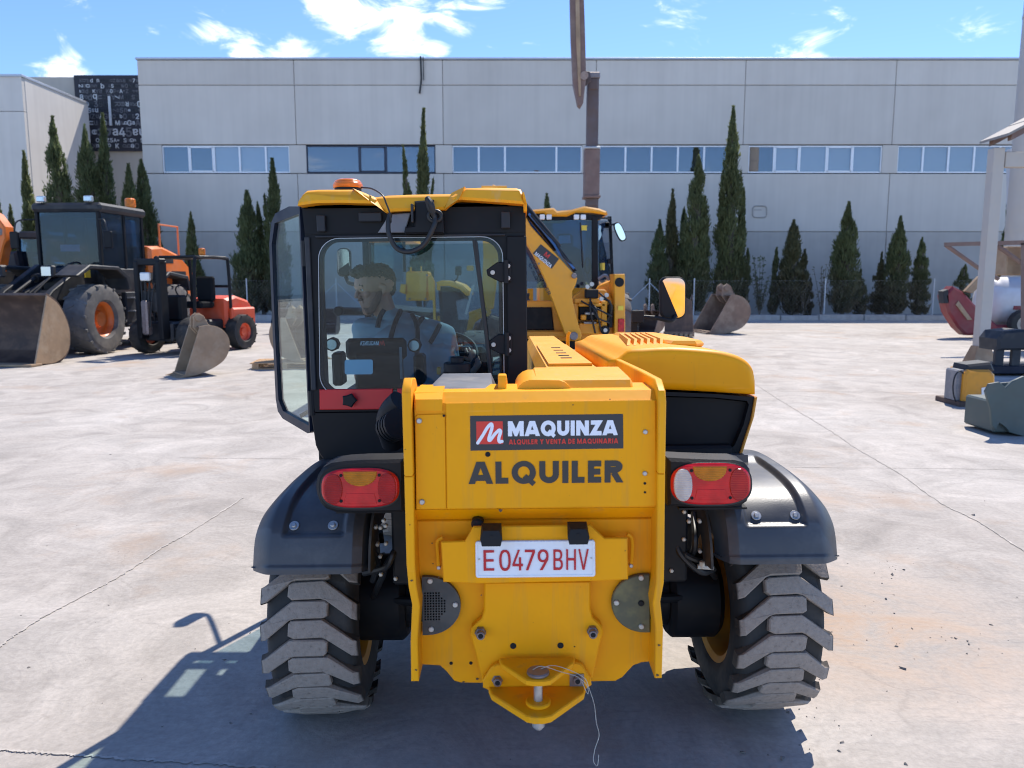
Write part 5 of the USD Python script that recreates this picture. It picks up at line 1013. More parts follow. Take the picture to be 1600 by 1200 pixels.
rb = th.part('red_panel', plate([(504, 605), (619, 605), (617, 637), (504, 637)], CD - 0.014, 0.012, 0.003), 'red_paint'); th.part('red_panel', plate([(626, 605), (650, 605), (650, 637), (624, 637)], CD - 0.014, 0.012, 0.003), 'red_paint')
kn = [(550 + (9.5 if i % 2 else 12.5) * math.cos(i * PI / 5), 623 + (8.5 if i % 2 else 11.5) * math.sin(i * PI / 5)) for i in range(10)]
th.part('knob', cat(plate(kn, CD - 0.045, 0.018, 0.004), disc(550, 623, CD - .03, 7, .02, 14)), 'soft_plastic', parent=rb)
# roof hardware
th.part('camera_block', cat(plate([(656, 312), (686, 310), (688, 330), (700, 330), (702, 363), (640, 363), (641, 352), (655, 350)], CD - 0.06, 0.055, 0.006)), BK)
th.part('cover_plate', plate([(617, 332), (650, 330), (640, 361), (598, 361)], CD - 0.03, 0.012, 0.003), 'grey_cover'); th.part('tab', pbox(650, 316, 654, 345, CD - .08, .03, .002), 'grey_black')
for x, y, w_, h_ in ((509, 345, 14, 26), (798, 343, 14, 26), (586, 336, 36, 14)): th.part('bracket', pbox(x - w_ / 2, y - h_ / 2, x + w_ / 2, y + h_ / 2, CD - .03, .02, .003), 'grey_black')
th.part('cable_ring', tube([P(688 + 10 * math.cos(t), 336 + 8 * math.sin(t), CD - .085) for t in np.linspace(0, 2 * PI, 20)], 0.008, 8), 'rubber_hose')
lp = [P(676, 309, CD - .1), P(680, 325, CD - .1), P(688, 338, CD - .09), P(686, 352, CD - .1), P(672, 378, CD - .1), P(656, 389, CD - .1), P(640, 391, CD - .1), P(626, 384, CD - .1), P(616, 364, CD - .1), P(615, 345, CD - .09), P(618, 332, CD - .08)]
th.part('cable_loop', tube(curve(lp, 60), 0.0095, 10), 'rubber_hose')
th.part('cable_loop', tube(curve([P(676, 307, CD - .11), P(683, 318, CD - .12), P(685, 330, CD - .11)], 14), 0.011, 8), 'rubber_hose')
# body below the cab
bo = [(486, 606), (829, 606), (829, 720), (516, 720), (504, 706), (497, 690), (491, 640)]
th.part('cab_base', plate([(490, 640.5), (829, 640.5), (829, 724), (516, 722), (504, 708), (497, 692)], CD + .002, 1.42, 0.004), BK)
# other walls: posts, sills, glass
bxs = lambda *q: cat([box(*z, 0.006) for z in q])
zt3 = P(600, 330, CD)[2]
th.part('corner_post', box((CX0, CD + .058, 1.09), (CX0 + .06, CD + .12, zt3), .006), BK)
for q_ in (((CX0, CF - .04, zf), (CX0 + .035, CF, zt3)), ((CX1 - .05, CF - .07, zf), (CX1, CF, zt3)), ((CX0, CF - .04, zt3 - .02), (CX1, CF, zt3 + .02)), ((CX0, CF - .06, zf), (CX1, CF, 1.17))): th.part('front_post', box(*q_, 0.006), BK)
for q_ in (((CX1 - .04, CD + .06, zf), (CX1, CF - .072, 1.19)), ((CX1 - .04, CD + .06, zt3 - .04), (CX1, CF - .072, zt3 + .05)), ((CX1 - .045, 4.0, 1.19), (CX1 - .002, 4.05, zt3)), ((CX0, CD + .125, zt3 - .03), (CX0 + .05, CF - .072, zt3 + .05)), ((CX0, CD + .125, zf), (CX0 + .05, CF - .072, .97))): th.part('side_frame', box(*q_, 0.006), BK)
th.part('side_window', box((CX1 - .02, CD + .06, 1.19), (CX1 - .015, CF - .075, zt3 - .04)), 'cab_glass', smooth=False)
th.part('windscreen', box((CX0 + .05, CF - .04, 1.17), (CX1 - .05, CF - .035, zt3 - .06)), 'cab_glass', smooth=False)
th.part('cab_floor', box((CX0 + .01, CD + .06, zf - .04), (CX1 - .045, CF - .07, zf)), 'soft_plastic')
th.part('dashboard', cat(box((-0.70, 4.14, zf), (-0.12, 4.30, 1.29), .03), box((-0.10, 3.55, zf), (0.03, 4.30, 1.21), .02)), 'soft_plastic')
se = th.part('seat', cat(box((-0.64, 3.50, .91), (-0.20, 3.94, 1.06), .04)), 'seat_fabric'); th.part('seat_back', hull(np.vstack([[(x, y, z) for x in (-.65, -.21) for y, z in ((3.40, 1.04), (3.52, 1.04))], [(x, y, z) for x in (-.60, -.26) for y, z in ((3.33, 1.15), (3.42, 1.16))]])), 'seat_fabric', parent=se)
sw = np.array([-0.36, 4.08, 1.26]); tn = np.array([0, -.55, .83]); tn /= np.linalg.norm(tn)
rp_ = ringpts(sw, tn, 0.185, 32); st_ = th.part('steering_wheel', cat(tube(np.vstack([rp_, rp_[:1]]), 0.013, 8), tube([rp_[0], sw, rp_[16]], 0.011, 6), tube([sw, rp_[24]], .011, 6), tube([sw, sw - tn * .3], 0.03, 10)), 'soft_plastic')
# things seen in the rear glass: work lamps, label, seat sticker
th.part('window_label', plate(rrect(544, 559, 588, 582, 3.5, 4), CD - .003, 0.001), 'label_pale', smooth=False)
for x, y in ((523, 535), (652, 538)):
    wl = th.part('work_lamp', cat(disc(x, y, 3.42, 11, .05, 8, .006)), 'soft_plastic'); th.part('lamp_glass', disc(x, y, 3.415, 8, .006, 18), 'head_lamp_glass', parent=wl)
th.part('console', cat(pbox(522, 548, 540, 600, 3.44, .1, .01), pbox(558, 549, 634, 608, 3.30, .05, .012), pbox(650, 552, 668, 600, 3.44, .1, .012), pbox(544, 526, 640, 560, 3.31, .04, .015)), 'soft_plastic')
th.part('belt_strip', pbox(629, 540, 634, 590, 3.294, .003), 'grey_cover')
m = text_at('MAQUINZA', 568, 530, 597, 536.5, 3.306, 0.002, True); m = TM(m.vertices * [-1, 1, 1] + [2 * P(582.5, 532, 3.306)[0], 0, 0], m.faces[:, ::-1], process=False); th.part('lettering', m, 'sticker_white', smooth=False)
m = stroke([(598, 537), (600, 531), (602, 536), (604, 530.5), (606, 537)], 1.8, 3.305, .002, 16); th.part('logo', m, 'sticker_red', smooth=False)
th.part('orange_handle', pbox(687, 572, 693, 584, 3.3, .03, .004), 'amber_paint')
th.part('grab_bar', cat(disc(533, 483, 3.6, 7.5, .05, 16, .006), tube([P(533, 483, 3.63), P(575, 484, 4.0)], .02, 8)), 'soft_plastic')
# interior mirror at left front
ml = th.part('mirror', plate(rrect(531, 384, 552, 429, 8, 5), 4.70, .05, .01), 'soft_plastic'); th.part('mirror_glass', rot(rot(plate(rrect(532.5, 386, 550.5, 427, 7, 5), 4.696, .003), 6, (0, 0, 1), P(541, 406, 4.696)), 9, (1, 0, 0), P(541, 406, 4.696)), 'mirror_glass', parent=ml, smooth=False)
th.part('mirror_arm', tube(curve([P(545, 430, 4.72), P(552, 440, 4.66), (CX0 + .03, CF - .03, 1.63)], 12), .012, 8), 'soft_plastic')
# open cab door hung on the rear left post
TH_ = math.radians(35.5); hx_, hy_ = P(487, 500, CD)[0] - 0.005, CD + 0.02; LD = 0.41
def dr(s, z, o=0.0): return np.array([hx_ - math.sin(TH_) * s + math.cos(TH_) * o, hy_ + math.cos(TH_) * s + math.sin(TH_) * o, z])
def doorlocal(m):
    v = m.vertices; return TM(np.array([dr(a_, b_, c_) for a_, b_, c_ in v]), m.faces, process=False)
ztop, zbo = P(487, 326, CD)[2], P(487, 676, CD)[2]
outl = [(0.0, zbo + .01), (0.03, zbo), (LD - .08, zbo + .02), (LD - .02, zbo + .045), (LD, zbo + .10), (LD - .005, 1.41), (LD - .02, ztop - .11), (LD - .06, ztop - .02), (LD - .12, ztop + .015), (0.12, ztop + .03), (0.0, ztop + .02)]
inl = [(0.012, zbo + .035), (LD - .09, zbo + .055), (LD - .036, zbo + .10), (LD - .036, 1.41), (LD - .055, ztop - .11), (LD - .105, ztop - .025), (0.012, ztop - .008)]
m = prism_holes(np.array(outl), [np.array(inl)[::-1]], 0.024); m.fix_normals(); dm = doorlocal(mv(m, (0, 0, -.012))); dm.fix_normals()
do = th.part('cab_door', dm, 'blue_black_steel', smooth=False)
m = doorlocal(mv(prism(inset(ccw(np.array(inl)), -0.012), 0.005), (0, 0, -.003))); m.fix_normals(); th.part('door_glass', m, 'door_glass', parent=do, smooth=False)
th.part('door_handle', tube(curve([dr(.10, 1.13, .04), dr(.12, 1.11, .06), dr(.2, 1.09, .06), dr(.22, 1.07, .03)], 12), .009, 8), 'soft_plastic', parent=do)
for z_ in (1.11, 1.71): th.part('door_hinge', cyl(dr(-.01, z_, 0), dr(-.01, z_ + .1, 0), .016, 10), 'soft_plastic', parent=do)

# ================================================================ the driver
import manifold3d as mf
def limbs(chains, edge=0.018, it=8):
    tot = None
    for ch in chains:
        for (a, ra), (b, rb) in zip(ch[:-1], ch[1:]):
            s = lambda c_, r_: mf.Manifold.sphere(float(r_), 20).translate(tuple(map(float, c_)))
            h = mf.Manifold.batch_hull([s(a, ra), s(b, rb)]); tot = h if tot is None else tot + h
    tot = tot.refine_to_length(edge); q = tot.to_mesh(); m = TM(np.array(q.vert_properties[:, :3]), np.array(q.tri_verts)); m.merge_vertices()
    trimesh.smoothing.filter_taubin(m, 0.5, 0.53, it); return m
hc = P(585, 453, 3.82); dr_ = Thing('person', 'driver in grey blue shirt and dark straps in the cab, looking over the left shoulder', 'person', (hc[0], 3.78, 0.91))
sh = hc + [0.135, 0.03, -0.205]
hip = np.array([hc[0] + .13, 3.80, 1.09]); ls, rs_ = sh + [-.185, -.02, .0], sh + [.195, 0.02, -.035]
le, re_ = ls + [-.05, .14, -.24], rs_ + [.06, .10, -.25]; lh, rh = np.array([sw[0] - .16, 4.03, 1.21]), np.array([sw[0] + .17, 4.04, 1.21])
nk = hc + [0.050, .015, -.12]
torso = limbs([[(hip + [-.09, 0, 0], .13), (hip + [.09, 0, 0], .13)], [(hip, .15), (hip + [0, 0, .20], .155), (sh + [0, 0, -.12], .165), (sh + [0, 0, -.03], .11)], [(ls, .070), (sh + [0, 0, -.02], .115), (rs_, .072)], [(ls + [.03, 0, -.09], .10), (rs_ + [-.03, 0, -.09], .105)], [(sh, .078), (nk, .056)],
               [(ls, .068), (ls + (le - ls) * .6, .054)], [(rs_, .070), (rs_ + (re_ - rs_) * .6, .055)]])
v = torso.vertices; torso.vertices = v + torso.vertex_normals * ((fbm(v * [9, 9, 16], 4, 5) - .5) * 0.022)[:, None]
arms = [[(ls, .055), (le, .043), (lh, .029)], [(rs_, .055), (re_, .043), (rh, .029)]]
def hand(w, dirn, out):
    c = []; d = dirn / np.linalg.norm(dirn); o = out / np.linalg.norm(out); nn = np.cross(d, o)
    c.append([(w, .026), (w + d * .07, .030)])
    for i in range(4):
        r0 = w + d * .085 + o * (.027 - .018 * i); L_ = (.030, .034, .031, .025)[i]; c.append([(r0, .0088), (r0 + d * L_, .0085), (r0 + d * (L_ + .006) - nn * L_ * .8, .0078), (r0 + d * L_ * .7 - nn * L_ * 1.4, .007)])
    r0 = w + d * .03 + o * .030; c.append([(r0, .011), (r0 + o * .022 + d * .02, .0095), (r0 + o * .022 + d * .045 - nn * .015, .0085)]); return c
chains = arms + hand(lh, np.array([.25, .7, .55]), np.array([1.0, 0, 0])) + hand(rh, np.array([-.25, .7, .55]), np.array([-1.0, 0, 0]))
legs = [[(hip + [s * .1, 0, -.02], .10), (hip + [s * .13, .36, .02], .075), (hip + [s * .13, .48, -.20], .05)] for s in (-1, 1)]
fw = np.array([-0.80, -0.57, -0.16]); fw /= np.linalg.norm(fw); upv = np.array([-.12, 0.02, 1.0]); upv -= fw * (upv @ fw); upv /= np.linalg.norm(upv); lat = np.cross(upv, fw)
hp_ = lambda f_, l_, u_: hc + fw * f_ + lat * l_ + upv * u_
head = limbs([[(hp_(-.028, 0, .030), .080), (hp_(.020, 0, .034), .074)], [(hp_(.020, 0, -.030), .062), (hp_(.040, 0, -.060), .046)], [(hp_(.058, 0, -.092), .026), (hp_(.052, 0, -.070), .032)], [(hp_(-.020, 0, -.04), .058), (nk, .056)],
              [(hp_(.074, -.034, .030), .013), (hp_(.084, 0, .032), .012), (hp_(.074, .034, .030), .013)], [(hp_(.084, 0, .018), .009), (hp_(.100, 0, -.014), .0115)], [(hp_(.088, -.010, -.020), .008), (hp_(.088, .010, -.020), .008)],
              [(hp_(.058, -.036, -.012), .020), (hp_(.058, .036, -.012), .020)], [(hp_(.078, -.016, -.046), .0085), (hp_(.082, 0, -.045), .0085), (hp_(.078, .016, -.046), .0085)], [(hp_(.076, -.013, -.056), .009), (hp_(.076, .013, -.056), .009)]]
             + [[(hp_(-.006, s * .076, .012), .015), (hp_(-.016, s * .083, .006), .013), (hp_(-.010, s * .078, -.024), .010)] for s in (-1, 1)], 0.006, 5)
body = cat(limbs(chains, 0.008, 5), head)
bd = dr_.part('body', body, 'skin', smooth=True)
dr_.part('shirt', torso, 'shirt', parent=bd, smooth=True)
hairm = limbs([[(hp_(-.036, 0, .052), .077), (hp_(.018, 0, .066), .066)], [(hp_(-.058, 0, .004), .056), (hp_(-.054, 0, .05), .066)], [(hp_(.046, -.034, .088), .030), (hp_(.060, 0.03, .092), .028)], [(hp_(.048, 0, .098), .034), (hp_(.092, 0, .100), .018)], [(hp_(.066, -.022, .100), .022), (hp_(.092, .018, .098), .016)]], 0.007, 2)
v = hairm.vertices; hairm.vertices = v + hairm.vertex_normals * ((fbm(v * 70, 3, 4) - .5) * 0.026)[:, None]
dr_.part('hair', hairm, 'hair', parent=bd, smooth=True)
bz = limbs([[(hp_(.004, s * .066, -.020), .012), (hp_(.026, s * .050, -.052), .022), (hp_(.052, s * .020, -.094), .019)] for s in (-1, 1)] + [[(hp_(.060, -.016, -.094), .019), (hp_(.060, .016, -.094), .019)], [(hp_(.084, -.018, -.035), .0065), (hp_(.087, 0, -.033), .0065), (hp_(.084, .018, -.035), .0065)], [(hp_(.050, 0, -.080), .034), (hp_(.044, 0, -.070), .040)]], .006, 5)
dr_.part('beard', bz, 'beard', parent=bd, smooth=True)
for s in (-1, 1):
    c = hp_(.0735, s * .030, .013); dr_.part('eye', mv(trimesh.creation.icosphere(2, .0105), c), 'eye_white', parent=bd, smooth=True); dr_.part('iris', mv(trimesh.creation.icosphere(1, .0062), c + fw * .0062), 'dark_hole', parent=bd, smooth=True)
    dr_.part('eyebrow', tube([hp_(.083, s * .016, .030), hp_(.084, s * .030, .035), hp_(.076, s * .045, .029)], .0055, 6), 'hair', parent=bd)
dr_.part('trousers', limbs(legs, .02, 6), 'trousers', parent=bd, smooth=True)
TT = torso.vertices[torso.faces]
def on_back(px_, py_):
    o = np.array([0, 0, EYE]); d = ray(px_, py_); e1, e2 = TT[:, 1] - TT[:, 0], TT[:, 2] - TT[:, 0]; h = np.cross(d, e2); a = (e1 * h).sum(1); a = np.where(abs(a) < 1e-12, 1e-12, a); s = o - TT[:, 0]
    u = (s * h).sum(1) / a; q = np.cross(s, e1); v_ = (q @ d) / a; t = (e2 * q).sum(1) / a; ok = (u >= 0) & (v_ >= 0) & (u + v_ <= 1) & (t > 0)
    return o + d * t[ok].min() if ok.any() else None
for pts in ([(632, 472), (624, 490), (617, 506), (610, 530)], [(634, 472), (644, 492), (651, 508), (652, 530), (651, 560)], [(669, 484), (660, 497), (652, 508)], [(600, 484), (594, 496), (590, 512)], [(687, 508), (680, 522), (672, 536)]):
    dense = curve([(x, y, 0) for x, y in pts], 14); w = [q for q in (on_back(x, y) for x, y, _ in dense) if q is not None]
    if len(w) > 3: dr_.part('strap', tube(np.array(w), .013, 6), 'strap', parent=bd)

# ================================================================ machines and gear behind
def pl(t, name, pts, d, th_, mat_, b=0.01, **k): return t.part(name, plate(pts, d, th_, b), mat_, **k)
def simple_wheel(t, at, r, w, axis, tyre_m, rim_m, lugs=0, rim=0.55):
    """A wheel as tyre (with bars) and rim; axis is the outward axle direction."""
    axis = np.asarray(axis, float) / np.linalg.norm(axis); A = np.eye(4); sidev = np.cross([0, 0, 1.0], axis)
    A[:3, 0], A[:3, 1], A[:3, 2], A[:3, 3] = axis, sidev, [0, 0, 1], at
    def put(m): m = m.copy(); m.apply_transform(A); return m
    g = t.group('wheel', at); off = -np.asarray(at, float)
    pr = [(-w * .36, rim * r), (-w * .48, rim * r * 1.12), (-w * .5, r * .82), (-w * .44, r * .95), (-w * .30, r * .985), (w * .30, r * .985), (w * .44, r * .95), (w * .5, r * .82), (w * .48, rim * r * 1.12), (w * .36, rim * r)]
    ms = [revolve_x(pr, 48)]
    for k_ in range(lugs):
        for s in (-1, 1):
            a = (k_ + (0.5 if s > 0 else 0)) / lugs * 2 * PI; p = []
            for x, da in ((s * w * .5, -.10), (0, .06)):
                for q in (-.035, .035):
                    for rr in (.93, 1.0 if x == 0 else .985): an = a + da + q; p.append((x, -r * rr * math.cos(an), r * rr * math.sin(an)))
            ms.append(hull(p))
    t.raw(g, 'tyre', mv(put(cat(ms)), off), tyre_m, 35)
    rp = [(w * .34, rim * r), (w * .36, rim * r * 1.05), (w * .28, rim * r * .93), (w * .14, rim * r * .86), (w * .12, rim * r * .5), (w * .26, rim * r * .42), (w * .28, 0.0)]
    t.raw(g, 'rim', mv(put(revolve_x([(-w * .2, 0), (-w * .2, rim * r)] + rp, 32)), off), rim_m, 35)
    return g

def bucket(name, label, at, rz, w, size, mat_, mat_in=None, teeth=5, ears=True, tilt=0.0, group=None, depth=1.0):
    """Digging bucket: curved shell, two side plates, lip with teeth and lugs; opens towards -y before it is turned."""
    t = Thing(name, label, 'bucket', at, rz=rz, local=True, group=group or 'loose buckets lying on the yard'); s = size * 1.06; w = w * 1.06
    pr = np.array([(-.78, .04), (-.50, .0), (-.20, .02), (.08, .10), (.26, .28), (.32, .50), (.24, .72), (.05, .86), (-.15, .90)]) * s; pr[:, 0] *= depth
    c_, s_ = math.cos(tilt), math.sin(tilt); R_ = lambda p: np.column_stack([p[:, 0] * c_ - p[:, 1] * s_, p[:, 0] * s_ + p[:, 1] * c_])
    cu = curve(np.column_stack([pr, np.zeros(len(pr))]), 30)[:, :2]; cu = R_(cu); lift = -cu[:, 1].min() + .012; cu[:, 1] += lift
    tg = np.gradient(cu, axis=0); tg /= np.linalg.norm(tg, axis=1, keepdims=True); nm = np.column_stack([-tg[:, 1], tg[:, 0]])
    m = side(prism(np.vstack([cu, (cu + nm * 0.022 * s)[::-1]]), w), -w / 2); m.fix_normals(); t.part('shell', m, mat_in or mat_, smooth=35)
    for sx in (-1, 1): m = side(prism(np.vstack([cu - nm * 0.012 * s]), 0.03 * s, .004), sx * w / 2 - .015 * s); m.fix_normals(); t.part('side_plate', m, mat_, smooth=False)
    lipd = cu[0] - cu[3]; lipd /= np.linalg.norm(lipd)
    for i in range(teeth):
        x = (i / (teeth - 1) - .5) * w * .92; a = cu[0] - lipd * .10 * s; b = cu[0] + lipd * .17 * s
        t.part('tooth', hull([(x + dx * s, a[0], a[1] + dz * s) for dx in (-.05, .05) for dz in (-.012, .05)] + [(x + dx * s, b[0], b[1] + dz * s) for dx in (-.03, .03) for dz in (.0, .012)]), mat_)
    m = side(prism(np.vstack([cu[:3] - nm[:3] * .0, (cu[:3] + nm[:3] * .05 * s)[::-1]]), w + .05 * s), -w / 2 - .025 * s); m.fix_normals(); t.part('cutting_edge', m, mat_, smooth=False)
    if ears:
        k_ = cu[-1]
        for sx in (-1, 1):
            e_ = [(k_[0] + .05 * s, k_[1] - .16 * s), (k_[0] - .06 * s, k_[1] - .02 * s), (k_[0] - .04 * s, k_[1] + .20 * s), (k_[0] + .06 * s, k_[1] + .28 * s), (k_[0] + .16 * s, k_[1] + .22 * s), (k_[0] + .24 * s, k_[1] + .05 * s), (k_[0] + .36 * s, k_[1] - .06 * s), (k_[0] + .42 * s, k_[1] - .16 * s), (k_[0] + .36 * s, k_[1] - .28 * s), (k_[0] + .20 * s, k_[1] - .22 * s)]
            m = side(prism(np.array(e_), .05 * s, .006), sx * .15 * w - .025 * s); m.fix_normals(); t.part('lug', m, mat_, smooth=30)
            for q in ((k_[0] + .06 * s, k_[1] + .18 * s), (k_[0] + .33 * s, k_[1] - .16 * s)): t.part('bushing', cyl((sx * .15 * w - .05 * s, *q), (sx * .15 * w + .05 * s, *q), .075 * s, 16, .005), mat_)
    return t

# ---------------------------------------------------------------- yellow backhoe loader
bh = Thing('backhoe_loader', 'yellow backhoe loader parked beyond the cab, its digging boom folded at the rear', 'backhoe loader', (P(890, 500, 14)[0], 14.4, 0))
fy = 'far_yellow_paint'
roof = [(800, 329), (831, 327.5), (865, 324.5), (871, 329.5), (893, 327.5), (913, 322), (936, 325.5), (948, 330), (950, 335), (946, 335.5), (925, 332), (900, 332), (886, 338), (856, 338), (850, 333), (800, 334)]
d0 = 13.75
pl(bh, 'roof', roof, d0, 1.7, 'far_yellow_paint', .03)
pl(bh, 'header', [(800, 334), (850, 334), (857, 339), (886, 339), (900, 333.5), (946, 336), (934, 343), (800, 345)], d0 + .06, .08, 'black_paint', .004)
for x in (847.5, 858, 901, 911.5): bh.part('work_light', pbox(x - 4, 335, x + 4, 343, d0 - .06, .10, .01), 'work_light_white')
bh.part('rear_post', plate([(925, 336), (934, 338), (935, 452), (925, 454)], d0 + .05, .09, .01), 'black_paint')
bh.part('rear_post', plate([(800, 336), (806, 336), (806, 452), (800, 452)], d0 + .05, .09, .01), 'black_paint')
bh.part('side_post', hull([q for (x, y, d) in ((953, 338, 15.2), (957, 440, 15.2)) for q in (P(x, y, d) + [-.04, 0, 0], P(x, y, d) + [.03, 0, 0], P(x, y, d) + [.03, .08, 0], P(x, y, d) + [-.04, .08, 0])]), 'black_paint')
bh.part('side_rail', hull([P(934, 338, d0 + .1), P(934, 342, d0 + .1), P(954, 340, 15.2), P(954, 343, 15.2), P(932, 338, d0 + .1), P(952, 340, 15.2)]), 'black_paint')
bh.part('rear_window', plate([(806, 343), (925, 343), (925, 450), (806, 450)], d0 + .09, .006), 'far_glass', smooth=False)
q = [P(935, 344, d0 + .12), P(953, 345, 15.2), P(957, 440, 15.2), P(936, 448, d0 + .12)]
bh.part('side_window', hull(q + [v - [.008, 0, 0] for v in q]), 'far_glass', smooth=False)
q = [P(802, 345, 15.3), P(950, 345, 15.3), P(953, 440, 15.3), P(802, 440, 15.3)]
bh.part('windscreen', hull(q + [v + [0, .008, 0] for v in q]), 'far_glass', smooth=False)
st_ = pl(bh, 'seat', [(868, 372), (872, 365), (890, 364), (896, 369), (896, 384), (912, 392), (916, 450), (850, 450), (852, 400), (866, 388)], 14.3, .25, 'seat_blue', .04)
pl(bh, 'headrest', [(873, 368), (891, 367), (892, 380), (873, 381)], 14.27, .04, 'label_pale', .01, parent=st_)
bh.part('steering_wheel', tube([P(918 + 4 * math.cos(t), 415 + 12 * math.sin(t), 13.95) for t in np.linspace(0, 2 * PI, 18)], .018, 6), 'soft_plastic')
bh.part('wiper', tube([P(907, 348, 13.8), P(911, 418, 13.8)], .012, 6), 'rubber_hose')
bh.part('window_label', pbox(908.5, 352, 917, 360, 13.83, .005), 'yellow_label'); bh.part('window_label', pbox(936, 411, 945, 422, 14.2, .005), 'yellow_label')
for x, y in ((949, 351), (949, 352), (953, 408)): bh.part('hinge', pbox(x - 3.5, y - 4, x + 3.5, y + 4, 14.6, .08, .01), 'soft_plastic')
mm = bh.part('mirror', rot(plate(superell(969, 362, 6.5, 16, 3.0, 24), 14.9, .10, .02), -24, (0, 1, 0), P(969, 362, 14.9)), 'soft_plastic')
bh.part('mirror_glass', rot(plate(superell(969, 362, 5.2, 14, 3.0, 24), 14.892, .006), -24, (0, 1, 0), P(969, 362, 14.9)), 'mirror_glass', parent=mm)
bh.part('mirror_arm', tube([P(953, 352, 15.0), P(961, 350, 14.98), P(966, 356, 14.97)], .02, 6), 'rubber_hose')
pl(bh, 'fender', [(930, 455), (936, 447), (950, 441), (958, 437), (961, 446), (961, 462), (930, 462)], 13.6, 1.2, fy, .03)
bh.part('step_hose', tube(curve([P(935, 436, 13.6), P(946, 430, 13.6), P(952, 438, 13.6)], 12), .03, 6), 'grey_cover')
# rear frame with its valve chest
pl(bh, 'rear_frame', [(800, 470), (893, 470), (897, 462), (912, 452), (945, 452), (952, 458), (958, 470), (958, 524), (940, 529), (893, 533), (800, 533)], 13.25, .25, fy, .02)
rfp = pl(bh, 'frame_side', [(960, 428), (976.5, 428), (977, 526), (960, 527)], 13.0, .65, fy, .012)
bh.part('round_lamp', disc(968, 441, 12.98, 7.2, .05, 20, .008), 'soft_plastic', parent=rfp)
bh.part('tail_lamp', pbox(966, 498, 975.5, 518.5, 12.97, .04, .008), 'lens_red', parent=rfp)
bh.part('label', pbox(966, 478, 974, 485, 12.985, .02), 'yellow_label', parent=rfp)
rng = np.random.default_rng(4)
for x0_, y0_, x1_, y1_, d, m_ in ((898, 466, 938, 474, 13.05, fy), (905, 478, 942, 500, 13.1, 'soft_plastic'), (904, 474, 946, 479, 13.0, fy), (940, 470, 948, 520, 13.0, fy), (905, 505, 936, 522, 13.02, fy), (914, 488, 931, 492, 12.95, 'zinc_steel'), (912, 503, 932, 506, 12.95, 'zinc_steel'), (915, 452, 935, 466, 13.0, 'soft_plastic'), (951, 476, 957, 512, 13.0, 'soft_plastic'), (908, 492, 916, 500, 12.97, fy), (896, 474, 903, 524, 13.05, fy), (934, 484, 939, 503, 12.98, fy)):
    bh.part('valve_block' if m_ != 'zinc_steel' else 'piston_rod', pbox(x0_, y0_, x1_, y1_, d, .2, .012), m_)
for i in range(7):
    a = (rng.uniform(900, 945), rng.uniform(452, 482)); b = (rng.uniform(905, 955), rng.uniform(480, 522)); c_ = ((a[0] + b[0]) / 2 + rng.uniform(-14, 16), (a[1] + b[1]) / 2 + rng.uniform(-12, 8))
    bh.part('hydraulic_hose', tube(curve([P(*a, 12.95), P(*c_, 12.84), P(*b, 12.95)], 14), .016, 6), 'rubber_hose')
for x, y in ((940, 467), (948, 461), (918, 448), (925, 444)): bh.part('fitting', disc(x, y, 12.88, 3.4, .08, 8), 'zinc_steel')
bh.part('drain_cap', disc(946, 516, 12.92, 7, .12, 18, .01), 'soft_plastic'); bh.part('drain_plug', disc(946, 516, 12.9, 3.2, .03, 12), 'zinc_steel')
pl(bh, 'rear_beam', [(800, 518), (893, 518), (893, 526), (800, 526)], 13.1, .14, fy, .01)
pl(bh, 'stabilizer_box', [(800, 480), (862, 480), (866, 516), (800, 516)], 13.2, .2, 'black_chassis', .02)
pl(bh, 'chassis', [(815, 530), (958, 528), (955, 546), (815, 546)], 13.4, 4.5, 'black_chassis', .03)
# boom folded up to the left
bmp = [(770, 288), (800, 300), (829, 352), (833, 357), (897, 428), (902, 435), (899, 446), (894, 455), (894, 466), (899, 490), (909, 524), (907, 530), (900, 533), (891, 531), (882, 520), (868, 482), (850, 434), (833, 398), (800, 345), (766, 305)]
bb = pl(bh, 'boom', bmp, 12.7, .30, 'far_yellow_paint', .012)
sp = [(832.5, 396), (845, 381.5), (873.5, 404.5), (862, 420)]
sk = pl(bh, 'sticker', sp, 12.694, .004, 'sticker_black', .0, parent=bb, smooth=False)
def slanted(txt, x0_, y0_, ang, hpx, lpx, d, mat_, par, name='lettering'):
    m = text_mesh(txt, 1.0, .01, True); lo, hi = m.bounds; s = d / FPX; v = m.vertices; o = P(x0_, y0_, d)
    xx, zz = (v[:, 0] - lo[0]) / (hi[0] - lo[0]) * lpx * s, v[:, 1] * hpx * s; a = math.radians(-ang)
    w = np.column_stack([o[0] + xx * math.cos(a) - zz * math.sin(a), d - np.where(v[:, 2] > .005, .003, 0), o[2] + xx * math.sin(a) + zz * math.cos(a)])
    bh.part(name, TM(w, m.faces, process=False), mat_, parent=par, smooth=False)
slanted('MAQUINZA', 835, 397.5, 40, 5.2, 32, 12.690, 'sticker_white', sk)
slanted('M', 849.5, 398.5, 40, 6.5, 8, 12.690, 'sticker_red', sk, 'logo')
slanted('55 ALQUILER', 829.5, 409, 62, 5.0, 58, 12.697, 'letter_dark', bb)
bh.part('boom_pin', cyl(P(896.5, 525, 12.6), P(896.5, 525, 13.2), .07, 18, .01), 'worn_steel'); bh.part('boom_pin', cyl(P(897, 431, 12.64), P(897, 431, 13.05), .045, 16, .01), 'worn_steel'); bh.part('boom_pin', cyl(P(842, 412, 12.68), P(842, 412, 12.7), .018, 10), 'worn_steel')
bh.part('boom_ram', cat(cyl(P(818, 322, 12.85), P(872, 388, 12.85), .075, 14), cyl(P(872, 388, 12.85), P(899, 424, 12.85), .035, 12)), 'black_paint')
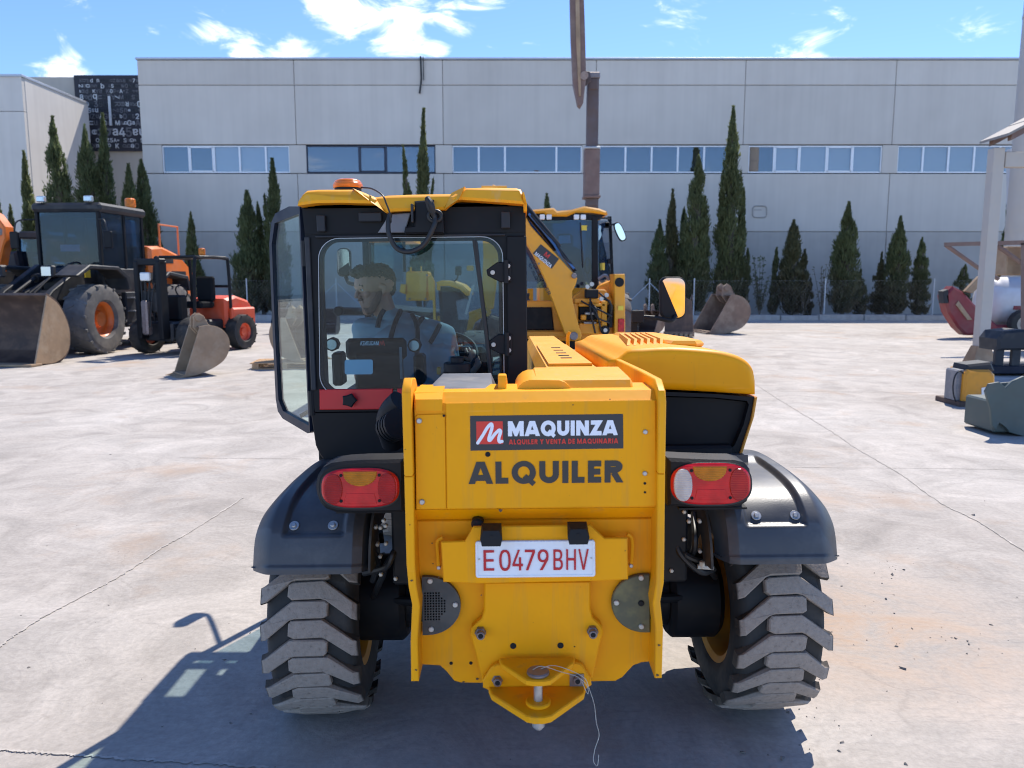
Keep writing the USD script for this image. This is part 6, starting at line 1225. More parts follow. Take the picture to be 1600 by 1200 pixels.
bh.part('ram_pipe', tube([P(826, 334, 12.75), P(846, 357, 12.74), P(866, 382, 12.75), P(874, 396, 12.75), P(884, 405, 12.75), P(897, 420, 12.75)], .022, 6), 'blue_steel')
bh.part('ram_pipe', tube(curve([P(830, 336, 12.72), P(852, 362, 12.7), P(870, 380, 12.72), P(880, 400, 12.7), P(893, 412, 12.75)], 16), .020, 6), 'rubber_hose')
# dipper and its bucket linkage, seen through the rear glass
dp = pl(bh, 'dipper', [(752, 290), (792, 290), (793, 330), (787, 380), (776, 440), (771, 482), (760, 487), (752, 478), (755, 400)], 12.4, .26, 'far_yellow_paint', .012)
pl(bh, 'bucket_link', [(723, 500), (724, 492), (733, 488), (752, 481), (764, 481), (768, 488), (764, 494), (752, 497), (742, 504), (737, 516), (748, 534), (742, 540), (727, 520)], 12.35, .20, 'far_yellow_paint', .012)
bk_ = pl(bh, 'bucket', [(744, 520), (752, 498), (768, 494), (790, 500), (800, 530), (792, 556), (760, 560), (748, 545)], 12.3, .7, 'dark_rusty_steel', .04)
for x, y in ((728, 503), (757, 487), (744, 535)): bh.part('link_pin', cyl(P(x, y, 12.31), P(x, y, 12.6), .035, 12), 'worn_steel')
for sx in (-1, 1):
    simple_wheel(bh, (bh.base[0] + sx * .93, 14.5, .72), .72, .42, (sx, 0, 0), 'dusty_tyre', fy, 14)
    simple_wheel(bh, (bh.base[0] + sx * .93, 16.7, .50), .50, .34, (sx, 0, 0), 'dusty_tyre', fy, 14)
bh.part('bonnet', box((bh.base[0] - .5, 15.4, .8), (bh.base[0] + .5, 17.3, 1.65), .08), fy)
bh.part('loader_arm', hull([(bh.base[0] + .62, y, z) for y, z in ((15.6, 1.2), (15.6, 1.5), (17.9, .5), (17.9, .75))] + [(bh.base[0] + .74, y, z) for y, z in ((15.6, 1.2), (15.6, 1.5), (17.9, .5), (17.9, .75))]), fy)
bh.part('loader_arm', hull([(bh.base[0] - .62, y, z) for y, z in ((15.6, 1.2), (15.6, 1.5), (17.9, .5), (17.9, .75))] + [(bh.base[0] - .74, y, z) for y, z in ((15.6, 1.2), (15.6, 1.5), (17.9, .5), (17.9, .75))]), fy)
bh.part('front_bucket', box((bh.base[0] - 1.15, 17.9, .1), (bh.base[0] + 1.15, 18.6, .9), .08), 'dark_rusty_steel')

# ---------------------------------------------------------------- second yellow machine seen through the cab
yl = Thing('wheel_loader', 'yellow loader seen through the rear window to the right of the driver', 'loader', (P(655, 500, 10.6)[0], 11.2, 0))
pl(yl, 'boom_head', [(634, 426), (637, 424), (667, 424), (669, 427), (668, 470), (634, 470)], 10.4, .45, fy, .02)
pl(yl, 'boom_plate', [(668, 433), (674, 430), (679, 440), (681, 500), (690, 505), (690, 530), (700, 535), (690, 548), (678, 540), (676, 470), (670, 468)], 10.35, .08, fy, .01)
pl(yl, 'boom_plate', [(634, 444), (626, 444), (624, 456), (633, 460)], 10.35, .08, fy, .01)
pl(yl, 'tower', [(683, 494), (697, 496), (700, 502), (700, 532), (684, 532)], 10.5, .35, fy, .03)
pl(yl, 'grab_rail', [(640, 424), (641, 417), (643, 417), (643, 424)], 10.4, .03, fy, 0); pl(yl, 'grab_rail', [(657, 424), (657, 416), (659, 416), (659, 424)], 10.4, .03, fy, 0)
for x, y in ((640, 467), (665, 467), (667, 430)): yl.part('bolt', disc(x, y, 10.39, 1.6, .02, 8), 'worn_steel')
yl.part('pivot', cyl(P(683, 448, 10.4), P(688, 448, 10.4), .05, 12), fy)
yl.part('bonnet', back(prism(pxz([(681, 441), (690, 438), (706, 439), (722, 445), (733, 455), (734, 462), (728, 462), (718, 452), (702, 447), (684, 447)], 10.3), 1.0, .02), 10.3), fy)
pl(yl, 'engine_box', [(684, 448), (702, 449), (718, 455), (727, 465), (728, 500), (720, 540), (690, 540)], 10.45, .8, 'grey_black', .05)
pl(yl, 'side_panel', [(712, 470), (728, 466), (733, 470), (732, 500), (716, 500)], 10.36, .05, 'grey_cover', .01)
yl.part('strut', hull([P(738, 445, 10.2), P(742, 445, 10.2), P(730, 491, 10.2), P(726, 491, 10.2), P(738, 445, 10.24), P(742, 445, 10.24), P(730, 491, 10.24), P(726, 491, 10.24)]), 'white_metal')
pl(yl, 'cab_post', [(628, 376), (633, 376), (634, 425), (630, 425)], 10.9, .05, 'black_paint', .01); pl(yl, 'cab_post', [(575, 376), (584, 376), (584, 480), (576, 480)], 10.9, .05, 'black_paint', .01)
pl(yl, 'cab_roof', [(565, 366), (640, 364), (642, 376), (565, 378)], 10.7, 1.2, fy, .03)
pl(yl, 'cab_glass', [(584, 378), (628, 378), (630, 440), (584, 440)], 10.93, .006, 'far_glass', 0)
mq = pl(yl, 'mirror', rrect(711, 416, 721, 430, 2, 3), 10.3, .05, 'soft_plastic', .008); pl(yl, 'mirror', rrect(729, 415, 740, 423, 2, 3), 10.3, .05, 'amber_paint', .008)
yl.part('mirror_arm', tube(curve([P(716, 430, 10.33), P(712, 438, 10.35), P(700, 441, 10.5)], 8), .012, 6), 'rubber_hose')
pl(yl, 'chassis', [(575, 480), (690, 490), (700, 560), (575, 560)], 10.7, 1.6, 'grey_black', .04)
for sx in (-1, 1):
    for y in (10.9, 12.9): simple_wheel(yl, (yl.base[0] + .05 + sx * .72, y, .48), .48, .36, (sx, 0, 0), 'dusty_tyre', fy, 12)

# ---------------------------------------------------------------- crane column behind the backhoe
ck = Thing('loader_crane', 'rust brown crane column with a raised jib rising behind the backhoe roof', 'crane', (P(926, 500, 20)[0], 20, 0))
def cbox(nm, x0_, x1_, y0_, y1_, d, t, m_='crane_steel'):
    a, b = P((x0_ + x1_) / 2, y0_, d), P((x0_ + x1_) / 2, y1_, d); w = (x1_ - x0_) / 2 * d / FPX
    ck.part(nm, box((a[0] - w, d, b[2]), (a[0] + w, d + t, a[2]), .02), m_)
cbox('column', 919, 936, 112, 322, 20, .34); cbox('column', 914.5, 937.5, 232, 309, 19.94, .46, 'brown_metal'); cbox('column_collar', 913.5, 938.5, 228, 232, 19.92, .5, 'galvanised'); cbox('column_collar', 912.5, 938.5, 304, 309, 19.9, .52, 'brown_metal'); cbox('column', 918, 935, 309, 560, 20.03, .4)
cbox('column_head', 917, 937.5, 112, 122, 19.97, .4, 'worn_steel'); cbox('column_head', 920, 934, 122, 140, 19.97, .4)
pl(ck, 'jib', [(889, -90), (909.5, -90), (914, 40), (916, 120), (911.5, 160), (907, 167), (903, 163), (896, 130), (892.5, 60)], 19.6, .3, 'brown_metal', .02)
pl(ck, 'jib_rail', [(898, -90), (903, -90), (907, 60), (908, 150), (904.5, 150), (900, 60)], 19.57, .06, 'tan_steel', .01)
ck.part('jib_pin', cyl(P(913, 118, 19.55), P(913, 118, 20.3), .10, 16), 'worn_steel'); pl(ck, 'jib_ear', [(905, 108), (922, 112), (924, 126), (908, 140)], 19.91, .05, 'crane_steel', .01)
b_ = ck.base; ck.part('base', box((b_[0] - 1.1, 19.3, .0), (b_[0] + 1.1, 21.2, .55), .04), 'black_chassis')

# ---------------------------------------------------------------- buckets on the yard
g = G(1135, 522); bucket('digging_bucket', 'large worn digging bucket lying mouth down, teeth to the left, in front of the cypresses', (g[0] + .28, g[1] + .75, 0), -80, 1.35, 1.22, 'rusty_steel', 'dark_rusty_steel', 5, True, 0.10)
g = G(1062, 528)
pb = Thing('bucket', 'brown bucket standing upright with its toothed edge on the ground behind the mirror', 'bucket', (g[0], g[1], 0))
m = plate([(1036, 440), (1076, 468), (1081, 470), (1083.5, 526), (1039, 527), (1040, 470)], g[1], .10, .01); pb.part('back_plate', m, 'dark_rusty_steel')
pb.part('side_plate', hull([P(1079, 470, g[1] + .02), P(1083, 526, g[1] + .02), P(1079, 472, g[1] + .55), P(1083, 518, g[1] + .6), P(1081, 470, g[1] + .02), P(1085, 526, g[1] + .02), P(1081, 472, g[1] + .55)]), 'rusty_steel'); pb.part('hook', tube([P(1079, 468, g[1] + .2), P(1081, 460, g[1] + .2), P(1083, 470, g[1] + .2)], .02, 6), 'worn_steel')
for i in range(6): pb.part('tooth', pbox(1039 + i * 7.6, 521, 1044 + i * 7.6, 528.5, g[1] - .10, .14, .01), 'tan_steel')
pb.part('cutting_edge', pbox(1037, 518, 1085, 524, g[1] - .05, .06, .01), 'rusty_steel')
g = G(1015, 521); bucket('digging_bucket', 'smaller brown bucket lying between the backhoe and the mirror', (g[0] + .1, g[1] + .5, 0), -35, .8, .72, 'rusty_steel', 'dark_rusty_steel', 4, True, 0.1)
g = G(445, 575); bucket('digging_bucket', 'grey digging bucket on a wooden pallet seen through the open cab door', (g[0] + .0, g[1] + .45, .13), 58, .62, .80, 'tan_steel', 'rusty_steel', 4, True, 0.15)
pt = Thing('pallet', 'raw wooden pallet on the yard left of the open cab door', 'pallet', (G(440, 577)[0], G(440, 577)[1] + .4, 0), rz=6, local=True)
for i in range(7): pt.part('board', box((-.62, -.40 + i * .122, .105), (.62, -.31 + i * .122, .125)), 'raw_wood', smooth=False)
for y in (-.36, 0, .36): pt.part('runner', box((-.6, y - .04, 0.0), (.6, y + .04, .02)), 'raw_wood', smooth=False); [pt.part('block', box((x - .06, y - .045, .02), (x + .06, y + .045, .104)), 'raw_wood', smooth=False) for x in (-.52, 0, .52)]
g = G(445, 523)
fb = Thing('loader_bucket', 'wide blue black loader bucket standing behind the open cab door', 'bucket', (g[0], g[1], 0), rz=0, local=True)
w_ = 2.0; pr = np.array([(.0, .05), (-.02, .0), (.45, .0), (.70, .12), (.74, .45), (.55, .78), (.50, .80), (.50, .74), (.68, .44), (.64, .16), (.42, .05)]) 
m = side(prism(pr, w_), -.45); m.fix_normals(); fb.part('shell', m, 'blue_black_steel', smooth=False)
for x in (-.47, 1.55): m = side(prism(np.array([(.0, 0), (.45, 0), (.70, .12), (.74, .45), (.55, .78), (.35, .70), (.05, .12)]), .025, .004), x); m.fix_normals(); fb.part('side_plate', m, 'blue_black_steel', smooth=False)
for z, y in ((.80, .50), (.62, .635), (.30, .675)): fb.part('rib', box((-.44, y - .05, z - .012), (1.54, y - .01, z + .012), .004), 'grey_cover')
fb.part('cutting_edge', box((-.46, -.06, .0), (1.56, .06, .025), .004), 'zinc_steel')
tr = Thing('steel_trestle', 'low steel frame of angle bars seen through the open cab door glass', 'frame', (G(465, 555)[0], G(465, 555)[1], 0), local=True)
for x in (-.25, .45):
    for y in (0, .5): tr.part('leg', box((x - .02, y - .02, 0), (x + .02, y + .02, .42), .003), 'galvanised')
    tr.part('bar', box((x - .02, .021, .38), (x + .02, .479, .42), .003), 'galvanised')
for y in (0, .5): tr.part('bar', box((-.229, y - .02, .381), (.429, y + .02, .421), .003), 'galvanised')

# ---------------------------------------------------------------- orange wheel loader on the left
hd_ = math.radians(5); FW = np.array([-math.sin(hd_), -math.cos(hd_), 0]); LF = np.array([math.cos(hd_), -math.sin(hd_), 0])
wc = G(150, 553); O = np.array([wc[0], wc[1] + .05, 0]) - FW * 1.66 - LF * 1.09
wl = Thing('wheel_loader', 'big orange and black wheel loader on the left with its bucket on the ground', 'wheel loader', O, rz=math.degrees(math.atan2(-FW[0], FW[1])), local=True, scale=1.07)
# local frame: +y forward, -x is the machine's left side
lb = lambda nm, lo, hi, m_, ch=.03, **k: wl.part(nm, box(lo, hi, ch), m_, **k)
for sx in (-1, 1):
    for y in (1.55, -1.45): simple_wheel(wl, (sx * 1.02, y, .74), .74, .56, (sx, 0, 0), 'dusty_tyre', 'orange_paint', 16, .50)
lb('front_frame', (-.55, .35, .5), (.55, 2.2, 1.35), 'grey_black', .08); lb('rear_frame', (-.55, -3.0, .5), (.55, .2, 1.2), 'grey_black', .08)
cabp = [(-.95, 1.35), (.55, 1.35), (.72, 1.75), (.62, 3.05), (-.90, 3.05)]
m = side(prism(np.array([(-1.0, 1.2), (.62, 1.2), (.75, 1.75), (.70, 1.85), (-1.0, 1.85)]), 1.5, .04), -.75); wl.part('cab_base', m, 'grey_black')
lb('roof', (-.82, -1.05, 3.06), (.82, .78, 3.26), 'grey_black', .06)
for x in (-.75, .68):
    for y in (-1.0, .66): lb('post', (x, y, 1.85), (x + .07, y + .09, 3.06), 'black_paint', .01)
    lb('post', (x, -.25, 1.85), (x + .07, -.17, 3.06), 'black_paint', .01)
for x in (-.73, .72): lb('side_window', (x, -.91, 1.86), (x + .008, .65, 3.05), 'far_glass', 0, smooth=False)
lb('windscreen', (-.68, .70, 1.80), (.68, .708, 3.05), 'far_glass', 0, smooth=False); lb('rear_window', (-.68, -.97, 1.86), (.68, -.962, 3.05), 'far_glass', 0, smooth=False)
lb('seat', (-.28, -.65, 1.86), (.28, -.2, 2.0), 'seat_fabric'); lb('seat_back', (-.26, -.70, 2.0), (.26, -.56, 2.75), 'seat_fabric'); lb('paper', (-.2, .66, 2.2), (.25, .67, 2.35), 'screen_pale', 0)
wl.part('steering_wheel', tube([(0.2 * math.cos(t), .42 + .1 * math.sin(t), 2.18 + .16 * math.sin(t)) for t in np.linspace(0, 2 * PI, 20)], .02, 6), 'soft_plastic')
m = side(prism(np.array([(-3.25, 1.15), (-1.05, 1.15), (-1.05, 2.38), (-1.6, 2.42), (-2.5, 2.22), (-3.1, 1.85), (-3.3, 1.5)]), 1.7, .07), -.85); wl.part('bonnet', m, 'orange_paint')
lb('bonnet_stripe', (-.858, -2.1, 2.0), (-.845, -1.2, 2.12), 'grey_black', 0); lb('bonnet_grille', (-.862, -2.7, 1.3), (-.85, -2.0, 1.8), 'grey_black', 0)
lb('side_tank', (-.95, -.95, .55), (-.75, -.05, 1.25), 'orange_paint', .05); lb('ladder', (-1.02, -.1, .5), (-.9, .35, 1.3), 'grey_black', .02)
lb('exhaust', (-.12, -1.75, 2.4), (.10, -1.5, 3.05), 'white_metal', .03)
for x in (-.8, .5): wl.part('hand_rail', tube([(x, -1.6, 2.3), (x, -1.6, 2.95), (x, -2.5, 2.95), (x, -2.5, 2.2)], .025, 6), 'orange_paint')
bk0 = wl.part('beacon', cyl((-.6, -.75, 3.27), (-.6, -.75, 3.50), .12, 16, .03), 'beacon_orange')
for sx in (-1, 1):
    m = side(prism(np.array([(.62, 1.35), (.7, 1.6), (1.0, 1.78), (1.9, 1.80), (2.3, 1.62), (2.4, 1.66), (1.95, 1.88), (.95, 1.86), (.55, 1.65), (.5, 1.35)]), .5, .02), sx * 1.02 - .25); wl.part('fender', m, 'grey_black')
    m = side(prism(np.array([(-2.1, 1.3), (-2.0, 1.6), (-1.2, 1.7), (-.8, 1.5), (-.75, 1.58), (-1.15, 1.78), (-2.05, 1.68), (-2.2, 1.3)]), .5, .02), sx * 1.02 - .25); wl.part('fender', m, 'grey_black')
    m = side(prism(np.array([(.65, 1.55), (.75, 1.85), (1.1, 1.9), (2.2, 1.35), (3.02, .66), (3.03, .42), (2.9, .34), (2.0, 1.0), (1.2, 1.45)]), .14, .015), sx * .52 - .07); wl.part('lift_arm', m, 'grey_black')
wl.part('tilt_ram', cat(cyl((0, .8, 1.75), (0, 1.9, 1.6), .09, 12), cyl((0, 1.9, 1.6), (0, 2.6, 1.25), .045, 10)), 'black_paint')
for x, s_ in ((-.55, 1), (.55, 1)):
    h_ = wl.part('head_lamp', box((x - .13, 2.15, 1.62), (x + .13, 2.3, 1.86), .03), 'grey_black'); wl.part('lamp_glass', box((x - .10, 2.301, 1.65), (x + .10, 2.31, 1.83), 0), 'head_lamp_glass', parent=h_)
for k_ in range(4): wl.part('hydraulic_hose', tube(curve([(-.30 + .12 * k_, .60, 1.55), (-.36 + .14 * k_, 1.0, 1.95 - .05 * k_), (-.34 + .12 * k_, 1.7, 1.72 - .08 * k_), (-.25 + .1 * k_, 2.3, 1.30)], 16), .022, 6), 'rubber_hose')
for sx in (-1, 1):
    wl.part('mirror_arm', tube(curve([(sx * .72, .72, 2.9), (sx * 1.0, .95, 2.85), (sx * 1.08, .98, 2.6)], 10), .018, 6), 'rubber_hose'); wl.part('mirror', box((sx * 1.08 - .10, .95, 2.25), (sx * 1.08 + .10, 1.02, 2.62), .02), 'black_paint')
    wl.part('work_light', box((sx * .55 - .09, .70, 3.27), (sx * .55 + .09, .82, 3.40), .02), 'head_lamp_glass')
    for z in (.55, .85, 1.15): wl.part('step', box((sx * 1.08 - .12, .02, z), (sx * 1.08 + .12, .32, z + .03), .005), 'grey_cover')
for x in (-.3, -.1, .1, .3): wl.part('rear_slat', box((x - .05, -3.31, 1.25), (x + .05, -3.28, 1.75), .005), 'grey_black')
lb('warning_label', (-.60, .95, 1.62), (-.592, 1.15, 1.8), 'yellow_label', 0)
bpf = curve(np.array([(4.05, .05, 0), (3.5, .02, 0), (3.12, .22, 0), (3.05, .65, 0), (3.28, 1.08, 0), (3.60, 1.28, 0)]), 24)[:, :2]
tg = np.gradient(bpf, axis=0); tg /= np.linalg.norm(tg, axis=1, keepdims=True); nm_ = np.column_stack([tg[:, 1], -tg[:, 0]])
m = side(prism(np.vstack([bpf, (bpf - nm_ * .05)[::-1]]), 2.9), -1.45); m.fix_normals(); bkt = wl.part('bucket', m, 'dark_rusty_steel', smooth=35)
for x in (-1.475, 1.445): m = side(prism(np.vstack([bpf]), .03, .004), x); m.fix_normals(); wl.part('bucket_side', m, 'tan_steel', parent=bkt, smooth=False)
wl.part('cutting_edge', box((-1.5, 3.9, .01), (1.5, 4.2, .05), .005), 'tan_steel', parent=bkt)

# ---------------------------------------------------------------- compact orange loader in front of it
g = G(290, 553); hd2 = math.radians(38); F2 = np.array([-math.sin(hd2) * .45, -math.cos(hd2), 0]); F2 /= np.linalg.norm(F2)
cl = Thing('compact_loader', 'small red orange articulated loader with black roll cage, right of the big orange one', 'compact loader', (g[0] - .05, g[1] + .75, 0), rz=math.degrees(math.atan2(-F2[0], F2[1])), local=True, scale=1.07)
cb = lambda nm, lo, hi, m_, ch=.02, **k: cl.part(nm, box(lo, hi, ch), m_, **k)
for sx in (-1, 1):
    for y in (.75, -.75): simple_wheel(cl, (sx * .62, y, .40), .40, .30, (sx, 0, 0), 'tyre_rubber', 'red_orange_paint', 12, .5)
cb('chassis', (-.38, -1.0, .30), (.38, 1.1, .70), 'grey_black', .04)
m = side(prism(np.array([(-1.45, .5), (-.45, .5), (-.45, 1.15), (-.8, 1.22), (-1.25, 1.10), (-1.48, .85)]), .96, .06), -.48); cl.part('bonnet', m, 'red_orange_paint')
cb('side_cover', (-.62, -1.3, .5), (-.485, -.5, .95), 'red_orange_paint', .04); cb('side_cover', (.485, -1.3, .5), (.62, -.5, .95), 'red_orange_paint', .04)
for x in (-.56, .50):
    cl.part('cage_post', tube(curve([(x + .03, -.55, .8), (x + .03, -.52, 1.9), (x + .03, -.40, 2.04), (x + .03, .35, 2.04), (x + .03, .52, 1.92), (x + .03, .60, .75)], 30), .035, 8), 'black_paint')
cb('cage_roof', (-.56, -.45, 2.03), (.56, .40, 2.09), 'black_paint', .02); cb('cage_bar', (-.5, -.57, 1.4), (.5, -.51, 1.46), 'black_paint', .01)
cb('seat', (-.24, -.40, .95), (.24, .05, 1.1), 'seat_fabric', .04); cb('seat_back', (-.23, -.46, 1.1), (.23, -.33, 1.65), 'seat_fabric', .04); cb('console', (-.2, .4, .7), (.2, .65, 1.25), 'black_paint', .04)
cl.part('steering_wheel', tube([(.15 * math.cos(t), .36 + .05 * math.sin(t), 1.32 + .13 * math.sin(t)) for t in np.linspace(0, 2 * PI, 18)], .015, 6), 'soft_plastic')
cl.part('beacon', cyl((-.2, -.1, 2.10), (-.2, -.1, 2.26), .07, 14, .02), 'beacon_orange')
for k_ in range(4): cl.part('hydraulic_hose', tube(curve([(-.15 + .1 * k_, 1.0, .7), (-.18 + .12 * k_, 1.25, 1.5 + .08 * k_), (-.12 + .08 * k_, 1.34, 1.1), (-.1 + .07 * k_, 1.4, .6)], 14), .016, 6), 'rubber_hose')
cb('mast', (-.34, 1.1, .35), (-.22, 1.32, 1.95), 'black_paint', .02); cb('mast', (.22, 1.1, .35), (.34, 1.32, 1.95), 'black_paint', .02); cb('mast_cross', (-.34, 1.12, 1.86), (.34, 1.30, 2.0), 'black_paint', .02); cb('mast_cross', (-.22, 1.14, .9), (.22, 1.28, 1.35), 'grey_black', .03); cb('lamp', (-.12, 1.30, 1.55), (.12, 1.38, 1.72), 'work_light_white', .02); cb('ram', (-.08, 1.29, .45), (.08, 1.45, 1.15), 'worn_steel', .03)
g = G(322, 588); bucket('digging_bucket', 'brown digging bucket on the ground in front of the small red orange loader', (g[0] + .0, g[1] + .45, 0), -50, .55, .80, 'tan_steel', 'dark_rusty_steel', 4, True, 0.28)

# ---------------------------------------------------------------- dark machine and orange arm at the left edge
g = G(30, 545)
dm = Thing('dark_tractor', 'dark machine with a pale windscreen half hidden left of the big orange loader', 'tractor', (P(45, 480, 20)[0], 20.5, 0))
pl(dm, 'roof', [(24, 366), (30, 361), (72, 361), (78, 367), (76, 373), (26, 373)], 20, 1.3, 'grey_black', .04)
for x in (26, 72): pl(dm, 'post', [(x, 373), (x + 4, 373), (x + 5, 425), (x - 1, 425)], 20, .08, 'black_paint', .01)
pl(dm, 'windscreen', [(30, 374), (72, 374), (73, 424), (29, 424)], 20.05, .01, 'far_glass', 0, smooth=False)
pl(dm, 'dash', [(30, 402), (70, 400), (86, 412), (80, 425), (30, 425)], 20.4, .5, 'white_metal', .03)
pl(dm, 'body', [(4, 395), (24, 392), (30, 424), (90, 424), (96, 446), (92, 470), (0, 470), (0, 410)], 19.8, 1.6, 'grey_black', .06)
pl(dm, 'front_grille', [(10, 430), (60, 430), (58, 466), (12, 466)], 19.75, .06, 'blue_black_steel', .02)
dm.part('exhaust', cyl(P(64, 365, 20.6), P(64, 340, 20.6), .11, 12), 'black_paint'); pl(dm, 'air_box', [(54, 338), (74, 338), (74, 358), (54, 358)], 20.7, .3, 'black_paint', .03)
for sx in (-1, 1): simple_wheel(dm, (dm.base[0] + sx * .85, 20.3, .62), .62, .40, (sx, 0, 0), 'dusty_tyre', 'white_metal', 14)
for sx in (-1, 1): simple_wheel(dm, (dm.base[0] + sx * .85, 22.0, .62), .62, .40, (sx, 0, 0), 'dusty_tyre', 'white_metal', 14)
ar = Thing('excavator_arm', 'orange digger arm reaching in at the left edge of the photo', 'excavator arm', (P(0, 400, 18.5)[0], 18.5, 0))
pl(ar, 'boom', [(-90, 305), (-30, 322), (-8, 334), (7, 354), (9, 372), (3, 392), (-3, 424), (-12, 424), (-16, 385), (-40, 352), (-90, 330)], 18.5, .35, 'orange_paint', .03)
ar.part('pin', cyl(P(-2, 362, 18.46), P(-2, 362, 18.9), .09, 14), 'worn_steel'); ar.part('ram', cyl(P(-60, 305, 18.6), P(-2, 322, 18.6), .07, 12), 'black_paint')
pl(ar, 'base', [(-80, 424), (-6, 424), (-6, 547), (-80, 547)], 18.6, 1.0, 'grey_black', .05)

# ---------------------------------------------------------------- right side: shelter, tank trailer, frame, small machines
g = G(1531, 567)
sh_ = Thing('shelter', 'open shelter with a pale steel post and sloping sheet roof at the right edge', 'shelter', (g[0], g[1], 0)); d = g[1]
xt, xb2 = P(1558, 240, d), P(1544, 560, d)
sh_.part('post', box((g[0] - .12, d - .11, .02), (g[0] + .10, d + .11, P(1550, 232, d)[2]), .01), 'white_metal'); sh_.part('base_plate', hull([(g[0] - .25, d - .2, 0), (g[0] + .23, d - .2, 0), (g[0] - .25, d + .2, 0), (g[0] + .23, d + .2, 0), (g[0] - .135, d - .12, .35), (g[0] + .115, d - .12, .35), (g[0] - .135, d + .12, .35), (g[0] + .115, d + .12, .35)]), 'tan_steel')
zt_, z2 = P(1545, 221, d)[2], P(1600, 192, d)[2]; x1_, x2_ = P(1545, 221, d)[0], P(1600, 192, d)[0]; sl = (z2 - zt_) / (x2_ - x1_)
for i in range(9):
    xa, xb3 = x1_ + i * .55, x1_ + (i + 1) * .55 - .01
    sh_.part('roof_sheet', hull([(x, y, zt_ + (x - x1_) * sl + dz_ + (.012 if i % 2 else 0)) for x in (xa, xb3) for y in (d - .6, d + .3) for dz_ in (0, .05)]), 'roof_sheet', smooth=False)
for y in (d - .45, d + .12): sh_.part('rafter', hull([(x, yy, zt_ + (x - x1_) * sl - dz_) for x in (x1_ + .12, x1_ + 4.9) for yy in (y - .06, y + .06) for dz_ in (.005, .13)]), 'brown_metal')
sh_.part('beam', box((g[0] + .125, d - .09, P(1550, 262, d)[2]), (g[0] + 4.5, d + .09, P(1550, 238, d)[2]), .01), 'white_metal')
for x, y in ((g[0] + 4.4, d),): sh_.part('post', box((x - .14, y - .11, 0), (x + .14, y + .11, zt_ - .2 + (x - x1_) * sl), .01), 'white_metal')
wcx = P(1622, 100, 24)[0]
wp_ = Thing('white_silo', 'tall white steel tower rising behind the shelter roof at the right edge', 'silo', (wcx + .3, 24, 0)); wp_.part('wall', cyl((wcx + .3, 24.5, 0), (wcx + .3, 24.5, 12), .48, 28), 'white_metal')
for z in (3.2, 6.4, 9.6): wp_.part('band', cyl((wcx + .3, 24.5, z), (wcx + .3, 24.5, z + .08), .495, 28), 'white_metal')
wd_ = Thing('white_shed', 'white shed with a dark red mark half hidden behind the shelter post', 'shed', (P(1600, 400, 28)[0], 28, 0)); pl(wd_, 'wall', [(1580, 232), (1720, 232), (1720, 503), (1580, 503)], 28, .3, 'tank_white', .03); pl(wd_, 'red_sign', [(1590, 255), (1606, 255), (1606, 272), (1590, 272)], 27.97, .02, 'maroon', 0); pl(wd_, 'hinge', [(1580, 322), (1600, 322), (1600, 326), (1580, 326)], 27.96, .03, 'grey_cover', 0)
tk = Thing('tank_trailer', 'maroon and white tank trailer parked behind the shelter post', 'tank trailer', (P(1560, 500, 22.5)[0], 22.5, 0)); a, b = P(1560, 475, 22.6), P(1720, 475, 22.6)
tk.part('tank', hull(np.vstack([ringpts(np.array([a[0] - .05 + dx, 23.4, a[2] + .05]), np.array([1.0, 0, 0]), r, 30) for dx, r in ((0, .35), (.12, .62), (.35, .74), (3.6, .74))])), 'tank_white', smooth=40)
tk.part('stripe', hull(np.vstack([[(a[0] + .5, 22.645, zz), (a[0] + 3.4, 22.645, zz), (a[0] + .5, 22.68, zz), (a[0] + 3.4, 22.68, zz)] for zz in (P(1560, 478, 22.6)[2], P(1560, 484, 22.6)[2])])), 'maroon')
pl(tk, 'hull', [(1476, 462), (1490, 447), (1505, 455), (1528, 480), (1560, 508), (1720, 508), (1720, 524), (1510, 524), (1497, 512), (1482, 488)], 22.4, .45, 'maroon', .06)
pl(tk, 'drawbar', [(1508, 455), (1530, 432), (1545, 428), (1545, 434), (1520, 458)], 22.38, .14, 'tan_steel', .01); pl(tk, 'hull_edge', [(1498, 470), (1520, 500), (1512, 500), (1494, 476)], 22.36, .05, 'tan_steel', .01); pl(tk, 'nose', [(1474, 455), (1482, 452), (1484, 474), (1475, 474)], 22.4, .3, 'grey_black', .02)
for x in (1590, 1650): simple_wheel(tk, (P(x, 500, 22.6)[0], 22.35, .42), .42, .28, (0, -1, 0), 'tyre_rubber', 'white_metal', 0)
fr2 = Thing('lifting_gear', 'brown steel lifting frame with a diagonal arm beside the shelter post', 'frame', (P(1560, 400, 18.2)[0], 18.2, 0))
fr2.part('beam', hull([P(x, y, d_) for x, y in ((1475, 379), (1475, 385), (1720, 372), (1720, 380)) for d_ in (18.2, 18.32)]), 'brown_metal'); fr2.part('arm', tube([P(1478, 383, 18.26), P(1535, 423, 18.26), P(1560, 436, 18.26)], .05, 8), 'brown_metal'); fr2.part('arm', tube([P(1558, 384, 18.26), P(1615, 424, 18.26)], .055, 8), 'brown_metal')
for x in (1600, 1700): fr2.part('leg', hull([P(x + dx, y, d_) for dx in (-5, 5) for y in (380, 547) for d_ in (18.2, 18.32)]), 'brown_metal')
fr2.part('crate', pbox(1575, 385, 1690, 430, 18.5, .8, .02), 'tan_steel')
g = G(1525, 636)
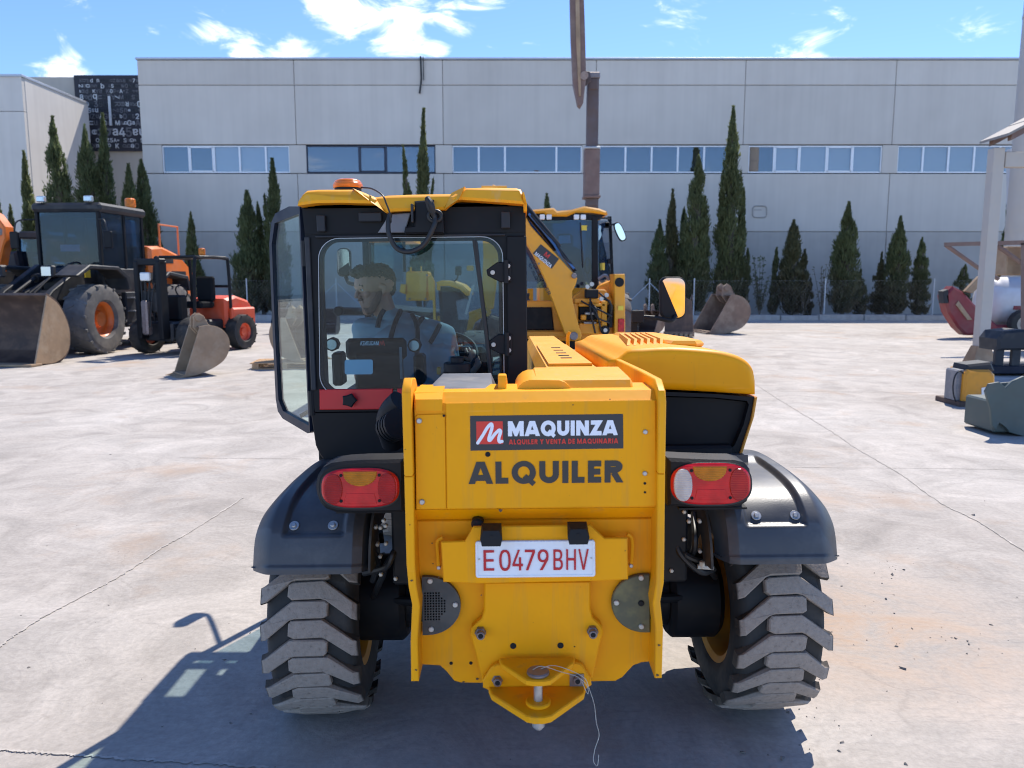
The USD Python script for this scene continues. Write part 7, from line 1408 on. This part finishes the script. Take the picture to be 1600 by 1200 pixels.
cm_ = Thing('plate_compactor', 'small yellow compactor with a round wire handle on the ground at the right', 'compactor', (g[0], g[1] + .3, 0)); d = g[1]
pl(cm_, 'body', [(1508, 585), (1514, 578), (1548, 578), (1556, 586), (1556, 632), (1504, 632)], d + .05, .45, 'amber_paint', .03); pl(cm_, 'engine', [(1512, 570), (1550, 566), (1556, 580), (1508, 584)], d + .1, .35, 'grey_black', .03); cm_.part('base_plate', pbox(1500, 628, 1562, 637, d, .6, .01), 'dark_rusty_steel')
cm_.part('handle', tube([P(1500 + 11 * math.cos(t), 606 + 26 * math.sin(t), d + .1) for t in np.linspace(.6, 5.7, 24)], .010, 8), 'grey_black'); cm_.part('guard', pbox(1497, 578, 1510, 630, d + .12, .3, .02), 'grey_cover')
pl(cm_, 'label', [(1534, 606), (1545, 604), (1545, 620), (1534, 621)], d + .043, .01, 'work_light_white', 0)
g = G(1590, 682)
gt = Thing('green_bucket', 'dark green steel bucket standing on edge at the right frame edge', 'bucket', (g[0], g[1] + .2, 0)); d = g[1]
pl(gt, 'side_plate', [(1540, 612), (1546, 600), (1562, 597), (1572, 606), (1582, 596), (1600, 588), (1690, 590), (1690, 684), (1600, 682), (1578, 676), (1572, 668), (1562, 661), (1556, 672), (1550, 664), (1548, 640)], d, .04, 'dark_green_steel', .006)
pl(gt, 'side_plate', [(1540, 612), (1546, 600), (1690, 588), (1690, 684), (1600, 682), (1556, 672), (1548, 640)], d + .62, .04, 'dark_green_steel', .006); gt.part('shell', pbox(1556, 628, 1688, 676, d + .05, .56, .02), 'dark_green_steel')
g = G(1600, 590)
ms_ = Thing('pump_set', 'small black engine set on legs beside the shelter post', 'engine', (g[0], g[1], 0)); d = g[1] + .3
for x in (1562, 1588, 1625): ms_.part('leg', pbox(x - 5, 540, x + 5, 583, d, .08, .01), 'grey_black')
pl(ms_, 'engine', [(1560, 530), (1570, 518), (1600, 515), (1650, 520), (1650, 546), (1560, 548)], d - .05, .6, 'grey_black', .04); ms_.part('skid', pbox(1552, 572, 1680, 584, d - .1, .8, .01), 'blue_black_steel')
